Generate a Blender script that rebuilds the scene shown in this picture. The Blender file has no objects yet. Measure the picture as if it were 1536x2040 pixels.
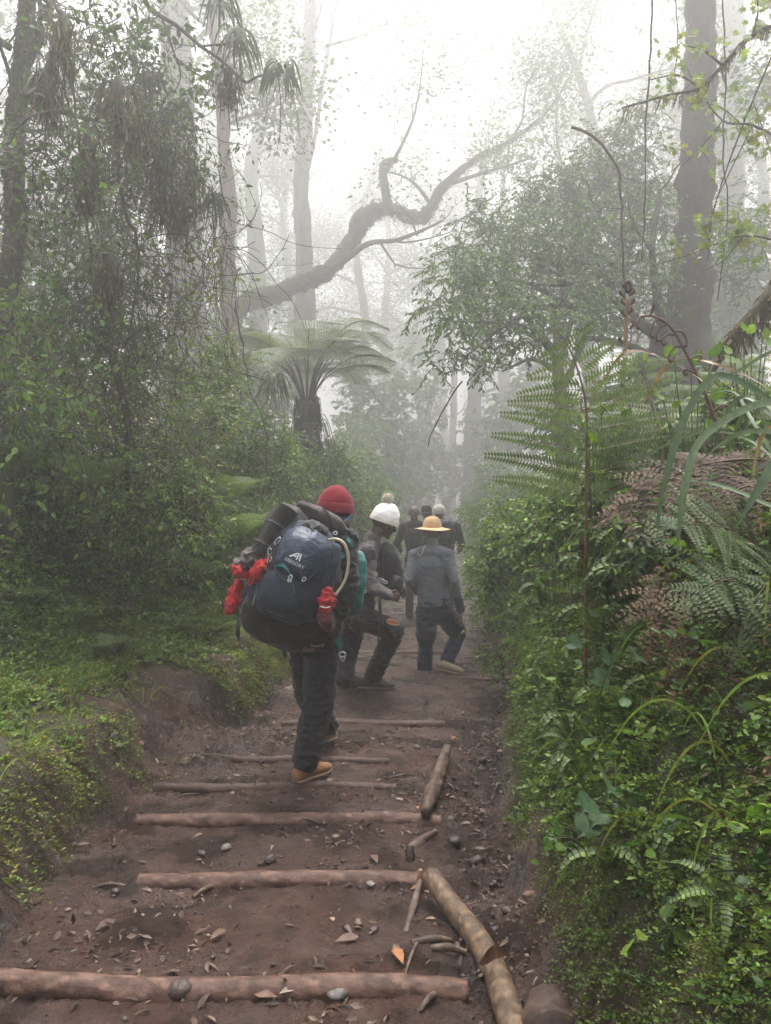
import bpy, bmesh, math, random
import numpy as np
from mathutils import Vector, Matrix
rng = np.random.default_rng(7)
random.seed(7)
SC = bpy.context.scene
COL = SC.collection
R = math.radians
PI = math.pi

# ------------------------------------------------------------------ camera
F_PX, CX, CY = 1534.0, 768.0, 1020.0
PITCH = math.atan(60.0 / F_PX)
CAM_Z = 1.6
cam_d = bpy.data.cameras.new("camera")
cam = bpy.data.objects.new("camera", cam_d)
COL.objects.link(cam)
cam_d.sensor_fit = 'HORIZONTAL'
cam_d.sensor_width = 36.0
cam_d.lens = 36.0 * F_PX / 1536.0
cam_d.clip_start = 0.05
cam_d.clip_end = 400.0
cam.location = (0, 0, CAM_Z)
cam.rotation_euler = (PI / 2 - PITCH, 0, 0)
SC.camera = cam
_ct, _st = math.cos(PITCH), math.sin(PITCH)


def P(px, py, d):
    """world point seen at photo pixel (px,py) at depth y = d"""
    u, v = (px - CX) / F_PX, (CY - py) / F_PX
    y = _ct + v * _st
    z = -_st + v * _ct
    k = d / y
    return np.array([u * k, d, CAM_Z + z * k])


def rm(d): return float(np.interp(d, [0, 7.5, 20, 50], [0, 7.5, 40, 92]))
def irm(d): return float(np.interp(d, [0, 7.5, 40, 92], [0, 7.5, 20, 50]))

     # how deep the far forest stands


def Q(px, py, d): return P(px, py, rm(d))


# ------------------------------------------------------------------ noise
_perm = np.random.default_rng(3).permutation(256)
_perm = np.concatenate([_perm, _perm, _perm])
_g3 = np.random.default_rng(4).normal(size=(256, 3))
_g3 /= np.linalg.norm(_g3, axis=1)[:, None]


def noise3(p):
    p = np.asarray(p, float)
    i = np.floor(p).astype(int)
    f = p - i
    i &= 255
    w = f * f * f * (f * (f * 6 - 15) + 10)
    out = 0.0
    for a in (0, 1):
        for b in (0, 1):
            for c in (0, 1):
                h = _perm[_perm[_perm[i[..., 0] + a] + i[..., 1] + b] + i[..., 2] + c]
                g = _g3[h]
                d = f - np.array([a, b, c])
                ww = (w[..., 0] if a else 1 - w[..., 0]) * (w[..., 1] if b else 1 - w[..., 1]) * (w[..., 2] if c else 1 - w[..., 2])
                out = out + ww * (g * d).sum(-1)
    return out * 1.6


def fbm(p, oct=4, gain=.5):
    s, a = 0, 1.0
    p = np.asarray(p, float)
    for k in range(oct):
        s = s + a * noise3(p * 2 ** k + 17.3 * k)
        a *= gain
    return s


def sstep(a, b, x):
    t = np.clip((np.asarray(x, float) - a) / (b - a), 0, 1)
    return t * t * (3 - 2 * t)


# ------------------------------------------------------------------ terrain height
_yl = [-10, 0, 2.67, 3.2, 4.0, 5.2, 6.8, 8, 12, 20, 40, 110]
_xl = [-1.2, -1.2, -1.32, -1.45, -1.48, -1.15, -.93, -.75, -.3, .75, 2.6, 8]
_yr = [-10, 0, 2.67, 3.95, 5.2, 7.0, 11, 24, 40, 110]
_xr = [.6, .55, .55, .64, .8, 1.27, 1.42, 2.5, 4.0, 10.5]


def xleft(y): return np.interp(y, _yl, _xl)
def xright(y): return np.interp(y, _yr, _xr)


LOGS = [  # y depth, px left, px right, py left, py right, radius
    (2.58, -60, 935, 1985, 1972, .062), (3.36, 268, 872, 1772, 1752, .058), (4.03, 262, 880, 1622, 1645, .058),
    (4.52, 300, 790, 1572, 1580, .045), (5.02, 398, 775, 1532, 1537, .04), (5.95, 560, 888, 1440, 1436, .05),
    (6.50, 562, 850, 1374, 1378, .055), (7.62, 880, 1045, 1352, 1350, .045), (9.1, 690, 955, 1292, 1288, .05),
    (10.7, 735, 960, 1249, 1247, .05), (12.6, 770, 960, 1212, 1211, .05), (14.8, 790, 955, 1181, 1181, .05)]
LY = [l[0] for l in LOGS]


def H(x, y, fine=True):
    x = np.asarray(x, float); y = np.asarray(y, float)
    x, y = np.broadcast_arrays(x, y)
    z = -.045 * y
    xl, xr = xleft(y), xright(y)
    q = np.stack([x, y, 0 * x], -1)
    n1 = noise3(q * .9 + 5)
    xl = xl + .10 * noise3(q * 1.7 + 31) + .05 * noise3(q * 5 + 3)
    xr = xr + .10 * noise3(q * 1.7 + 77) + .05 * noise3(q * 5 + 9)
    if fine:
        j_ = .035 * noise3(q * 13 + 2) + .02 * noise3(q * 27 + 8)
        xl = xl + j_; xr = xr - j_
    dl, dr = xl - x, x - xr
    # step up near y=6.5
    z = z + .10 * sstep(6.40, 6.47, y) * (1 - sstep(6.7, 8.2, y)) * (1 - sstep(.35, .8, x + .1 * n1))
    # treads: flush behind each log, hollow in front of it
    for a in LY:
        z = z - .032 * sstep(a - .45, a - .05, y) * (1 - sstep(a - .05, a + .02, y))
    # left bank
    ramp = sstep(4.55, 5.0, y) * (1 - sstep(5.45, 5.9, y))
    wl = .24 + .75 * ramp
    hl = (.46 + .12 * n1)
    z = z + hl * sstep(0, 1, dl / wl) + .20 * np.clip(dl - wl, 0, 4) + .05 * np.clip(dl - 4, 0, 40)
    # right bank
    far = sstep(8, 15, y)
    hr = (1.42 - .5 * far) * (1 + .12 * n1)
    wr = .72
    z = z + hr * sstep(0, 1, (dr + .03) / wr) ** .8 + .2 * np.clip(dr - wr, 0, 3) + .04 * np.clip(dr - 3, 0, 40)
    z = z - .05 * np.exp(-(dr + .18) ** 2 / .02) * (1 - sstep(6, 9, y))       # muddy gutter by the right bank
    if fine:
        on = 1 - sstep(0, .3, np.maximum(dl, dr))
        rough = .35 + .65 * sstep(-.35, -.05, np.maximum(dl, dr))
        z = z + .022 * fbm(q * 3.2, 3) * rough
        lump = np.abs(fbm(q * 11, 3, .6))
        z = z + (.036 * lump * rough + .007 * fbm(q * 38, 2) + .012 * np.clip(fbm(q * 21 + 9, 2) - .25, 0, 1)) * (.4 + .6 * on)
        z = z + .05 * fbm(q * 1.3 + 60, 3) * (1 - on)
        z = z + ramp * sstep(-.3, 0, dl) * (1 - sstep(.8, 1.1, dl)) * .07 * np.abs(fbm(q * 6 + 33, 4, .6))
        gut = np.exp(-(dr + .20) ** 2 / .03) * (1 - sstep(7, 10, y))
        z = z + gut * (.05 * np.abs(fbm(q * 8 + 70, 3)) - .02)
    return z


# ------------------------------------------------------------------ mesh building
class MB:
    def __init__(s):
        s.v, s.f, s.c, s.n = [], [], [], 0

    def add(s, V, Fs, col=(1, 1, 1)):
        V = np.asarray(V, float)
        col = np.asarray(col, float)
        if col.ndim == 1:
            col = np.broadcast_to(col, (len(V), 3))
        s.v.append(V); s.c.append(col)
        for f in (Fs if isinstance(Fs, list) else [Fs]):
            if len(f):
                s.f.append(np.asarray(f, int) + s.n)
        s.n += len(V)
        return s

    def tube(s, pts, rad, sides=5, col=(1, 1, 1), caps=True, flat=1.0, jit=0.0):
        p = np.asarray(pts, float); n = len(p)
        r = np.broadcast_to(np.asarray(rad, float), (n,))
        t = np.gradient(p, axis=0)
        t /= np.linalg.norm(t, axis=1)[:, None] + 1e-9
        u = np.zeros((n, 3))
        a = np.array([0, 0, 1.]) if abs(t[0][2]) < .9 else np.array([1., 0, 0])
        for i in range(n):
            a = a - t[i] * (a @ t[i])
            nn = np.linalg.norm(a)
            if nn < 1e-6:
                a = np.cross(t[i], [.3, .8, .5]); nn = np.linalg.norm(a)
            a = a / nn
            u[i] = a
        w = np.cross(t, u)
        th = np.linspace(0, 2 * PI, sides, endpoint=False)
        rr = r[:, None] * np.ones(sides)
        if jit:
            rr = rr * (1 + jit * rng.normal(size=rr.shape))
        V = p[:, None, :] + rr[..., None] * (np.cos(th)[None, :, None] * u[:, None, :] + flat * np.sin(th)[None, :, None] * w[:, None, :])
        V = V.reshape(-1, 3)
        i = np.arange(n - 1)[:, None] * sides; j = np.arange(sides)[None, :]; k = (j + 1) % sides
        q = np.stack([i + j, i + k, i + sides + k, i + sides + j], -1).reshape(-1, 4)
        fs = [q]
        col = np.asarray(col, float)
        if col.ndim == 2 and len(col) == n:
            col = np.repeat(col, sides, 0)
        if caps:
            V = np.vstack([V, p[0], p[-1]])
            if col.ndim == 2:
                col = np.vstack([col, col[:1], col[-1:]])
            m = n * sides
            jj = np.arange(sides); kk = (jj + 1) % sides
            fs.append(np.stack([kk, jj, 0 * jj + m], -1))
            fs.append(np.stack([(n - 1) * sides + jj, (n - 1) * sides + kk, 0 * jj + m + 1], -1))
        return s.add(V, fs, col)

    def leaves(s, T, pos, d, up, size, col, wid=None):
        """instances of a leaf template T=(V,F) along directions d with normals near up"""
        TV, TF = T
        pos = np.asarray(pos, float); N = len(pos)
        if N == 0:
            return s
        d = np.asarray(d, float); d = d / (np.linalg.norm(d, axis=1)[:, None] + 1e-9)
        up = np.broadcast_to(np.asarray(up, float), (N, 3))
        sd = np.cross(up, d)
        sd /= np.linalg.norm(sd, axis=1)[:, None] + 1e-9
        nn = np.cross(d, sd)
        size = np.broadcast_to(np.asarray(size, float), (N,))
        wid = size if wid is None else np.broadcast_to(np.asarray(wid, float), (N,))
        V = (pos[:, None, :] + TV[None, :, 0, None] * d[:, None, :] * size[:, None, None]
             + TV[None, :, 1, None] * sd[:, None, :] * wid[:, None, None]
             + TV[None, :, 2, None] * nn[:, None, :] * size[:, None, None])
        k = len(TV)
        off = (np.arange(N) * k)[:, None, None]
        fs = [(f[None] + off).reshape(-1, f.shape[1]) for f in TF]
        col = np.asarray(col, float)
        if col.ndim == 1:
            col = np.broadcast_to(col, (N, 3))
        return s.add(V.reshape(-1, 3), fs, np.repeat(col, k, 0))

    def mesh(s, name, mat, smooth=True, base=(0, 0, 0)):
        V = np.vstack(s.v) - np.asarray(base, float)
        C = np.vstack(s.c)
        me = bpy.data.meshes.new(name)
        tot = np.concatenate([np.full(len(f), f.shape[1]) for f in s.f])
        idx = np.concatenate([f.ravel() for f in s.f])
        me.vertices.add(len(V)); me.vertices.foreach_set("co", V.astype(np.float32).ravel())
        me.loops.add(len(idx)); me.loops.foreach_set("vertex_index", idx.astype(np.int32))
        me.polygons.add(len(tot))
        st = np.concatenate([[0], np.cumsum(tot)[:-1]])
        me.polygons.foreach_set("loop_start", st.astype(np.int32))
        me.polygons.foreach_set("loop_total", tot.astype(np.int32))
        me.polygons.foreach_set("use_smooth", np.full(len(tot), smooth))
        a = me.attributes.new("Col", 'FLOAT_COLOR', 'POINT')
        a.data.foreach_set("color", np.hstack([C, np.ones((len(C), 1))]).astype(np.float32).ravel())
        me.update(calc_edges=True)
        me.validate()
        if mat:
            me.materials.append(mat)
        return me

    def build(s, name, mat, parent=None, base=None, smooth=True, world=False):
        """link as one object; with a parent the coordinates are local to it (or world ones, world=True)"""
        if parent is not None:
            o = bpy.data.objects.new(name, s.mesh(name, mat, smooth, np.array(parent['_b']) if world else (0, 0, 0)))
            o['_b'] = list(parent['_b'])
            COL.objects.link(o); o.parent = parent
        else:
            b = np.zeros(3) if base is None else np.asarray(base, float)
            o = bpy.data.objects.new(name, s.mesh(name, mat, smooth))
            o.location = b
            o['_b'] = [float(q) for q in b]
            COL.objects.link(o)
        return o


def tag(o, label=None, cat=None, group=None, kind=None):
    if label: o['label'] = label
    if cat: o['category'] = cat
    if group: o['group'] = group
    if kind: o['kind'] = kind
    return o


def thing(name, label, cat, base, group=None):
    o = bpy.data.objects.new(name, None)
    o.empty_display_size = .1
    o.location = [float(q) for q in base]
    o['_b'] = [float(q) for q in base]
    COL.objects.link(o)
    return tag(o, label, cat, group)


def dup(o, loc, rz=0, sc=1, label=None, parent=None, rx=0, ry=0):
    c = o.copy(); COL.objects.link(c)
    if parent is None:
        c.location = [float(q) for q in loc]; c.rotation_euler = (rx, ry, rz); c.scale = (sc, sc, sc)
        if label: c['label'] = label
    else:
        c.parent = parent
    for ch in list(o.children):
        dup(ch, None, parent=c)
    return c


def catmull(pts, n=8):
    p = np.asarray(pts, float)
    p = np.vstack([2 * p[0] - p[1], p, 2 * p[-1] - p[-2]])
    out = []
    for i in range(1, len(p) - 2):
        t = np.linspace(0, 1, n, endpoint=False)[:, None]
        a, b, c, d = p[i - 1], p[i], p[i + 1], p[i + 2]
        out.append(.5 * (2 * b + (c - a) * t + (2 * a - 5 * b + 4 * c - d) * t ** 2 + (3 * b - a - 3 * c + d) * t ** 3))
    out.append(p[-2][None])
    return np.vstack(out)


# ------------------------------------------------------------------ materials
class NT:
    def __init__(s, name):
        s.m = bpy.data.materials.new(name); s.m.use_nodes = True
        s.t = s.m.node_tree; s.t.nodes.clear()
        s.out = s.n('ShaderNodeOutputMaterial')

    def n(s, typ, **kw):
        nd = s.t.nodes.new(typ)
        for k, v in kw.items():
            if k.startswith('i_'):
                nd.inputs[k[2:].replace('_', ' ')].default_value = v
            elif hasattr(nd, k):
                setattr(nd, k, v)
        return nd

    def l(s, a, b): s.t.links.new(a, b); return s

    def noise(s, vec, scale, detail=4, rough=.55, dist=0):
        nd = s.n('ShaderNodeTexNoise', i_Scale=scale, i_Detail=detail, i_Roughness=rough, i_Distortion=dist)
        if vec is not None: s.l(vec, nd.inputs['Vector'])
        return nd.outputs['Fac']

    def ramp(s, fac, stops):
        nd = s.n('ShaderNodeValToRGB'); e = nd.color_ramp.elements
        while len(e) < len(stops): e.new(.5)
        for k, (p, c) in zip(e, stops):
            k.position = p; k.color = (*c, 1) if hasattr(c, '__len__') else (c, c, c, 1)
        s.l(fac, nd.inputs['Fac'])
        return nd.outputs['Color']

    def mix(s, fac, a, b, mode='MIX'):
        nd = s.n('ShaderNodeMix', data_type='RGBA', blend_type=mode)
        for i, v in ((0, fac), (6, a), (7, b)):
            if hasattr(v, 'links') or hasattr(v, 'is_linked'): s.l(v, nd.inputs[i])
            else: nd.inputs[i].default_value = v if i == 0 else (*v, 1)
        return nd.outputs[2]

    def math(s, op, a, b=0.0, clamp=False):
        nd = s.n('ShaderNodeMath', operation=op); nd.use_clamp = clamp
        for i, v in ((0, a), (1, b)):
            if hasattr(v, 'is_linked'): s.l(v, nd.inputs[i])
            else: nd.inputs[i].default_value = v
        return nd.outputs[0]

    def bump(s, h, strength=.5, dist=.01, prev=None):
        nd = s.n('ShaderNodeBump', i_Strength=strength, i_Distance=dist)
        s.l(h, nd.inputs['Height'])
        if prev is not None: s.l(prev, nd.inputs['Normal'])
        return nd.outputs['Normal']

    def pbr(s, col, rough=.6, normal=None, spec=.5, metal=0, sheen=0):
        b = s.n('ShaderNodeBsdfPrincipled')
        for k, v in (('Base Color', col), ('Roughness', rough)):
            if hasattr(v, 'is_linked'): s.l(v, b.inputs[k])
            else: b.inputs[k].default_value = (*v, 1) if k == 'Base Color' else v
        b.inputs['Specular IOR Level'].default_value = spec
        b.inputs['Metallic'].default_value = metal
        if sheen:
            b.inputs['Sheen Weight'].default_value = sheen
            b.inputs['Sheen Roughness'].default_value = .5
        if normal is not None: s.l(normal, b.inputs['Normal'])
        return b.outputs[0]

    def done(s, sh):
        s.l(sh, s.out.inputs['Surface']); return s.m


def leaf_mat(name, trans=.35, rough=.42, spec=.5):
    k = NT(name)
    a = k.n('ShaderNodeAttribute', attribute_name='Col')
    tc = k.n('ShaderNodeTexCoord')
    nz = k.noise(tc.outputs['Object'], 38, 2)
    c = k.mix(1.0, a.outputs['Color'], k.ramp(nz, [(.3, .72), (.7, 1.25)]), 'MULTIPLY')
    p = k.pbr(c, rough, spec=spec)
    tr = k.n('ShaderNodeBsdfTranslucent')
    k.l(k.mix(1.0, c, (1.25, 1.3, .55), 'MULTIPLY'), tr.inputs['Color'])
    mx = k.n('ShaderNodeMixShader', i_Fac=trans)
    k.l(p, mx.inputs[1]); k.l(tr.outputs[0], mx.inputs[2])
    return k.done(mx.outputs[0])


def bark_mat(name, c1, c2, moss=.3, mosscol=(.05, .06, .018), scale=6, rough=.85):
    k = NT(name)
    tc = k.n('ShaderNodeTexCoord')
    mp = k.n('ShaderNodeMapping'); mp.inputs['Scale'].default_value = (1, 1, .3)
    k.l(tc.outputs['Object'], mp.inputs['Vector'])
    n1 = k.noise(mp.outputs[0], scale * 2.2, 6, .65)
    n2 = k.noise(tc.outputs['Object'], scale * .35, 4)
    c = k.ramp(n1, [(.3, c1), (.7, c2)])
    mf = k.ramp(n2, [(.62 - moss * .35, 0.0), (.74 - moss * .35, 1.0)])
    c = k.mix(mf, c, mosscol)
    return k.done(k.pbr(c, rough, k.bump(n1, .9, .03), spec=.25))


def cloth_mat(name, col, rough=.85, fine=420, var=.25, spec=.25, sheen=.15, wr=.6):
    k = NT(name)
    tc = k.n('ShaderNodeTexCoord')
    n1 = k.noise(tc.outputs['Object'], 7, 4)
    n2 = k.noise(tc.outputs['Object'], fine, 2)
    n3 = k.noise(tc.outputs['Object'], 16, 3, .5, 1.2)
    c = k.mix(1.0, col, k.ramp(n1, [(.25, 1 - var), (.75, 1 + var)]), 'MULTIPLY')
    nb = k.bump(n3, wr, .012)
    nb = k.bump(n2, .25, .001, nb)
    return k.done(k.pbr(c, rough, nb, spec=spec, sheen=sheen))


def plain_mat(name, col, rough=.5, metal=0, spec=.5, var=.15):
    k = NT(name)
    tc = k.n('ShaderNodeTexCoord')
    n1 = k.noise(tc.outputs['Object'], 25, 4)
    c = k.mix(1.0, col, k.ramp(n1, [(.25, 1 - var), (.75, 1 + var)]), 'MULTIPLY')
    return k.done(k.pbr(c, rough, metal=metal, spec=spec))


def mud_mat():
    k = NT('wet_mud')
    tc = k.n('ShaderNodeTexCoord'); o = tc.outputs['Object']
    a_ = k.n('ShaderNodeAttribute', attribute_name='Col')
    a = k.n('ShaderNodeSeparateColor'); k.l(a_.outputs['Color'], a.inputs[0])
    big = k.noise(o, 1.1, 5, .6)
    mid = k.noise(o, 9, 6, .65)
    fin = k.noise(o, 60, 5, .7)
    c = k.ramp(mid, [(.3, (.028, .0125, .0085)), (.5, (.074, .036, .025)), (.75, (.140, .075, .054))])
    c = k.mix(k.ramp(big, [(.4, 0.), (.65, .7)]), c, (.070, .043, .034))
    c = k.mix(k.ramp(fin, [(.56, 0.), (.68, .85)]), c, (.028, .017, .014))
    vor = k.n('ShaderNodeTexVoronoi', i_Scale=85.0); k.l(o, vor.inputs['Vector'])
    peb = k.ramp(vor.outputs['Distance'], [(.1, 1.), (.28, 0.)])
    pm = k.math('MULTIPLY', peb, k.ramp(k.noise(o, 5, 3), [(.5, 0.), (.65, 1.)]))
    c = k.mix(k.math('MULTIPLY', pm, .6), c, (.17, .135, .118))
    moss = k.mix(k.ramp(k.noise(o, 25, 4), [(.35, 0.), (.65, 1.)]), (.055, .060, .014), (.030, .045, .012))
    c = k.mix(a.outputs[1], c, k.mix(1.0, c, (.36, .34, .34), 'MULTIPLY'))
    mf = k.math('MULTIPLY', a.outputs[0], k.ramp(k.noise(o, 4, 5, .6), [(.36, 0.), (.56, 1.)]))
    c = k.mix(mf, c, moss)
    rough = k.math('ADD', k.ramp(k.noise(o, 3.3, 4), [(.35, .22), (.62, .52)]), k.math('MULTIPLY', mf, .35), True)
    rough = k.math('SUBTRACT', rough, k.math('MULTIPLY', a.outputs[1], .16), True)
    h = k.math('ADD', k.math('MULTIPLY', mid, 1.2), k.math('ADD', k.math('MULTIPLY', fin, .7), k.math('MULTIPLY', pm, .5)))
    return k.done(k.pbr(c, rough, k.bump(h, 1.0, .05), spec=.6))


M_LEAF = leaf_mat('leaf', .35, .5, .4)
M_LEAFD = leaf_mat('leaf_dry', .15, .7, .3)
M_GLOSS = leaf_mat('leaf_glossy', .25, .36, .5)
M_MUD = mud_mat()
M_TWIG = None


def vcol_mat(name, rough=.8, bump=.5, scale=60, spec=.3):
    k = NT(name)
    a = k.n('ShaderNodeAttribute', attribute_name='Col')
    tc = k.n('ShaderNodeTexCoord')
    n = k.noise(tc.outputs['Object'], scale, 5, .65)
    c = k.mix(1.0, a.outputs['Color'], k.ramp(n, [(.25, .55), (.75, 1.4)]), 'MULTIPLY')
    return k.done(k.pbr(c, rough, k.bump(n, bump, .01), spec=spec))


M_TWIG = vcol_mat('twig_bark')
M_STONE = vcol_mat('wet_stone', .45, .6, 40)
M_WOOD = vcol_mat('weathered_wood', .62, .8, 26)

# ------------------------------------------------------------------ world, sun, haze
SUN_EL, SUN_AZ = R(74), R(8)       # ahead of the camera, a little to the right
w = bpy.data.worlds.new("World"); SC.world = w; w.use_nodes = True
nt = w.node_tree; nt.nodes.clear()
sky = nt.nodes.new('ShaderNodeTexSky'); sky.sky_type = 'NISHITA'; sky.sun_disc = False
sky.sun_elevation = SUN_EL; sky.sun_rotation = SUN_AZ
sky.dust_density = 6.0; sky.air_density = 1.0; sky.ozone_density = 1.0
hs = nt.nodes.new('ShaderNodeHueSaturation'); hs.inputs['Saturation'].default_value = .12
bg = nt.nodes.new('ShaderNodeBackground'); bg.inputs['Strength'].default_value = .15
wo = nt.nodes.new('ShaderNodeOutputWorld')
nt.links.new(sky.outputs[0], hs.inputs['Color']); nt.links.new(hs.outputs[0], bg.inputs['Color']); nt.links.new(bg.outputs[0], wo.inputs['Surface'])
sl = bpy.data.lights.new('sun', 'SUN'); sl.energy = 1.5; sl.angle = R(25); sl.color = (1, .96, .9)
so = bpy.data.objects.new('sun', sl); COL.objects.link(so)
sd = Vector((math.sin(SUN_AZ) * math.cos(SUN_EL), math.cos(SUN_AZ) * math.cos(SUN_EL), math.sin(SUN_EL)))
so.rotation_euler = sd.to_track_quat('Z', 'Y').to_euler()
so.location = (0, 0, 30)

k = NT('mist')
vol = k.n('ShaderNodeVolumePrincipled')
vol.inputs['Color'].default_value = (.86, .845, .85, 1)
vol.inputs['Density'].default_value = .0185
vol.inputs['Anisotropy'].default_value = .72
k.l(vol.outputs[0], k.out.inputs['Volume'])
hz = MB()
X0, X1, Y0, Y1, Z0, Z1 = -60, 60, -8, 104, -9, 42
hz.add([(x, y, z) for x in (X0, X1) for y in (Y0, Y1) for z in (Z0, Z1)],
       np.array([(0, 1, 3, 2), (4, 6, 7, 5), (0, 4, 5, 1), (2, 3, 7, 6), (0, 2, 6, 4), (1, 5, 7, 3)]))
haze = tag(hz.build('haze', k.m, smooth=False), 'pale mist filling the forest', 'mist', kind='stuff')

SC.view_settings.view_transform = 'Standard'; SC.view_settings.look = 'None'
SC.view_settings.exposure = 1.75; SC.view_settings.gamma = 1.0
cy = SC.cycles
cy.max_bounces = 8; cy.diffuse_bounces = 3; cy.glossy_bounces = 2; cy.transmission_bounces = 4; cy.volume_bounces = 3
cy.caustics_reflective = False; cy.caustics_refractive = False
cy.sample_clamp_indirect = 8
cy.use_denoising = True

# ------------------------------------------------------------------ ground and trail
def graded(a, b, fa, fb, fine, grow, mx):
    lo = [fa]; st = fine
    while lo[-1] > a:
        st = min(st * grow, mx); lo.append(lo[-1] - st)
    hi = [fb]; st = fine
    while hi[-1] < b:
        st = min(st * grow, mx); hi.append(hi[-1] + st)
    return np.array(lo[::-1] + list(np.arange(fa + fine, fb, fine)) + hi)


gx = graded(-58, 58, -2.0, 1.7, .02, 1.09, 1.2); gx[0], gx[-1] = -58, 58
gy = graded(-6, 102, 1.9, 7.2, .022, 1.035, 1.2); gy[0], gy[-1] = -6, 102
GX, GY = np.meshgrid(gx, gy)
GZ = H(GX, GY)
q = np.stack([GX, GY, 0 * GX], -1)
onl = xleft(GY) - GX; onr = GX - xright(GY)
wetm = np.exp(-(onr + .20) ** 2 / .035) * (1 - sstep(7, 11, GY)) * sstep(-.35, .15, fbm(q * 2.7 + 4, 3)) + .85 * sstep(.02, .35, fbm(q * 2.1 + 90, 4)) * (onr < 0) * (onl < .1)
rampm = sstep(4.3, 5, GY) * (1 - sstep(5.6, 6.3, GY)) * sstep(-.4, 0, onl) * (1 - sstep(.7, 1.1, onl))
wetm = np.clip(wetm + .8 * rampm * sstep(-.2, .3, fbm(q * 3 + 55, 3)), 0, 1)
moss = np.maximum(sstep(.12, .4, onl), sstep(.02, .25, onr))
V = np.stack([GX, GY, GZ], -1).reshape(-1, 3)
ny, nx = GX.shape
ii, jj = np.meshgrid(np.arange(ny - 1), np.arange(nx - 1), indexing='ij')
fq = np.stack([ii * nx + jj, ii * nx + jj + 1, (ii + 1) * nx + jj + 1, (ii + 1) * nx + jj], -1).reshape(-1, 4)
mid = np.maximum(onl, onr)[:-1, :-1].ravel()
for nm, sel, lab in (('trail', mid < .06, None), ('ground', mid >= .06, None)):
    ff = fq[sel]
    us, inv = np.unique(ff, return_inverse=True)
    mb = MB().add(V[us], inv.reshape(-1, 4), np.stack([(moss * (1 - sstep(4.2, 4.6, GY) * (1 - sstep(6.4, 7.0, GY)) * (1 - sstep(.9, 1.4, onl)) * (onl > 0))).ravel()[us], wetm.ravel()[us], 0 * us], -1))
    tag(mb.build(nm, M_MUD), kind='structure')
# ================================================================== leaf templates (x along, y across, z normal)
def T(v, *f): return (np.array(v, float), [np.array(q, int) for q in f])


L_KITE = T([(0, 0, 0), (.45, .5, .1), (1, 0, -.05), (.45, -.5, .1)], [(0, 1, 2), (0, 2, 3)])
L_OVAL = T([(0, 0, 0), (.28, .42, .07), (.68, .36, .05), (1, 0, -.12), (.68, -.36, .05), (.28, -.42, .07), (.3, 0, 0), (.68, 0, -.03)],
           [(0, 6, 1), (0, 5, 6), (7, 3, 2), (7, 4, 3)], [(6, 7, 2, 1), (5, 4, 7, 6)])
L_LONG = T([(0, 0, 0), (.3, .5, .05), (.65, .42, .0), (1, 0, -.2), (.65, -.42, .0), (.3, -.5, .05), (.45, 0, -.03)],
           [(0, 6, 1), (0, 5, 6), (1, 6, 2), (5, 4, 6), (6, 3, 2), (6, 4, 3)])
_o = []
for i, (x, y) in enumerate([(.04, .12), (.12, .42), (.22, .40), (.28, .52), (.38, .44), (.46, .50), (.56, .38), (.64, .40), (.74, .26), (.82, .25), (.9, .1)]):
    _o.append((x, y, .06 + .03 * (i % 2)))
_v = [(0, 0, 0)] + [(x, y, z) for x, y, z in _o] + [(1.0, 0, -.1)] + [(x, -y, z) for x, y, z in _o[::-1]] + [(.25, 0, .0), (.6, 0, -.02)]
_t = []
_n = len(_v) - 2
for i in range(_n):
    j = (i + 1) % _n
    m = _n if (_v[i][0] + _v[j][0]) / 2 < .45 else _n + 1
    _t.append((m, j, i))
_t += [(_n, _n + 1, 6), (_n + 1, _n, _n - 6)]
L_SERR = T(_v, _t)
_v = [(0, 0, 0)]
for a, r in [(-128, .5), (-100, .28), (-72, .72), (-48, .34), (-26, .85), (-12, .42), (0, 1.), (12, .42), (26, .85), (48, .34), (72, .72), (100, .28), (128, .5)]:
    _v.append((.32 + r * .68 * math.cos(R(a)), r * .68 * math.sin(R(a)), .03 + .05 * math.cos(3 * R(a))))
_v.append((.32, 0, 0))
L_LOBE = T(_v, [(14, (i % 14), ((i + 1) % 14)) for i in range(14)])
L_STRIP = T([(0, -.5, 0), (0, .5, 0), (.5, .42, .06), (.5, -.42, .06), (1, 0, -.05)], [(2, 4, 3)], [(0, 3, 2, 1)])

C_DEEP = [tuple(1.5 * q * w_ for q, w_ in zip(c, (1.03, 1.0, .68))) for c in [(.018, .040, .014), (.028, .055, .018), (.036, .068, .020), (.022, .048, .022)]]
C_MID = [tuple(1.45 * q * w_ for q, w_ in zip(c, (1.03, 1.0, .68))) for c in [(.045, .095, .026), (.060, .115, .030), (.038, .085, .030), (.075, .125, .034)]]
C_LIGHT = [tuple(1.4 * q * w_ for q, w_ in zip(c, (1.03, 1.0, .68))) for c in [(.085, .150, .035), (.105, .170, .045), (.120, .175, .040), (.070, .130, .035)]]
C_YEL = [tuple(1.35 * q * w_ for q, w_ in zip(c, (1.03, 1.0, .68))) for c in [(.150, .165, .035), (.120, .145, .035), (.165, .150, .040), (.090, .120, .030)]]
C_OLIVE = [tuple(1.4 * q * w_ for q, w_ in zip(c, (1.03, 1.0, .68))) for c in [(.055, .062, .024), (.070, .075, .030), (.045, .050, .024), (.080, .070, .035)]]
C_BROWN = [tuple(1.3 * q for q in c) for c in [(.075, .045, .026), (.095, .055, .032), (.055, .034, .022), (.12, .08, .045)]]
C_PALE = [tuple(1.3 * q for q in c) for c in [(.13, .19, .075), (.16, .21, .08), (.11, .17, .065)]]


def pick(pal, n, var=.18):
    pal = np.asarray(pal)
    return pal[rng.integers(0, len(pal), n)] * (1 + var * rng.normal(size=(n, 1))).clip(.5, 1.6)


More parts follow.
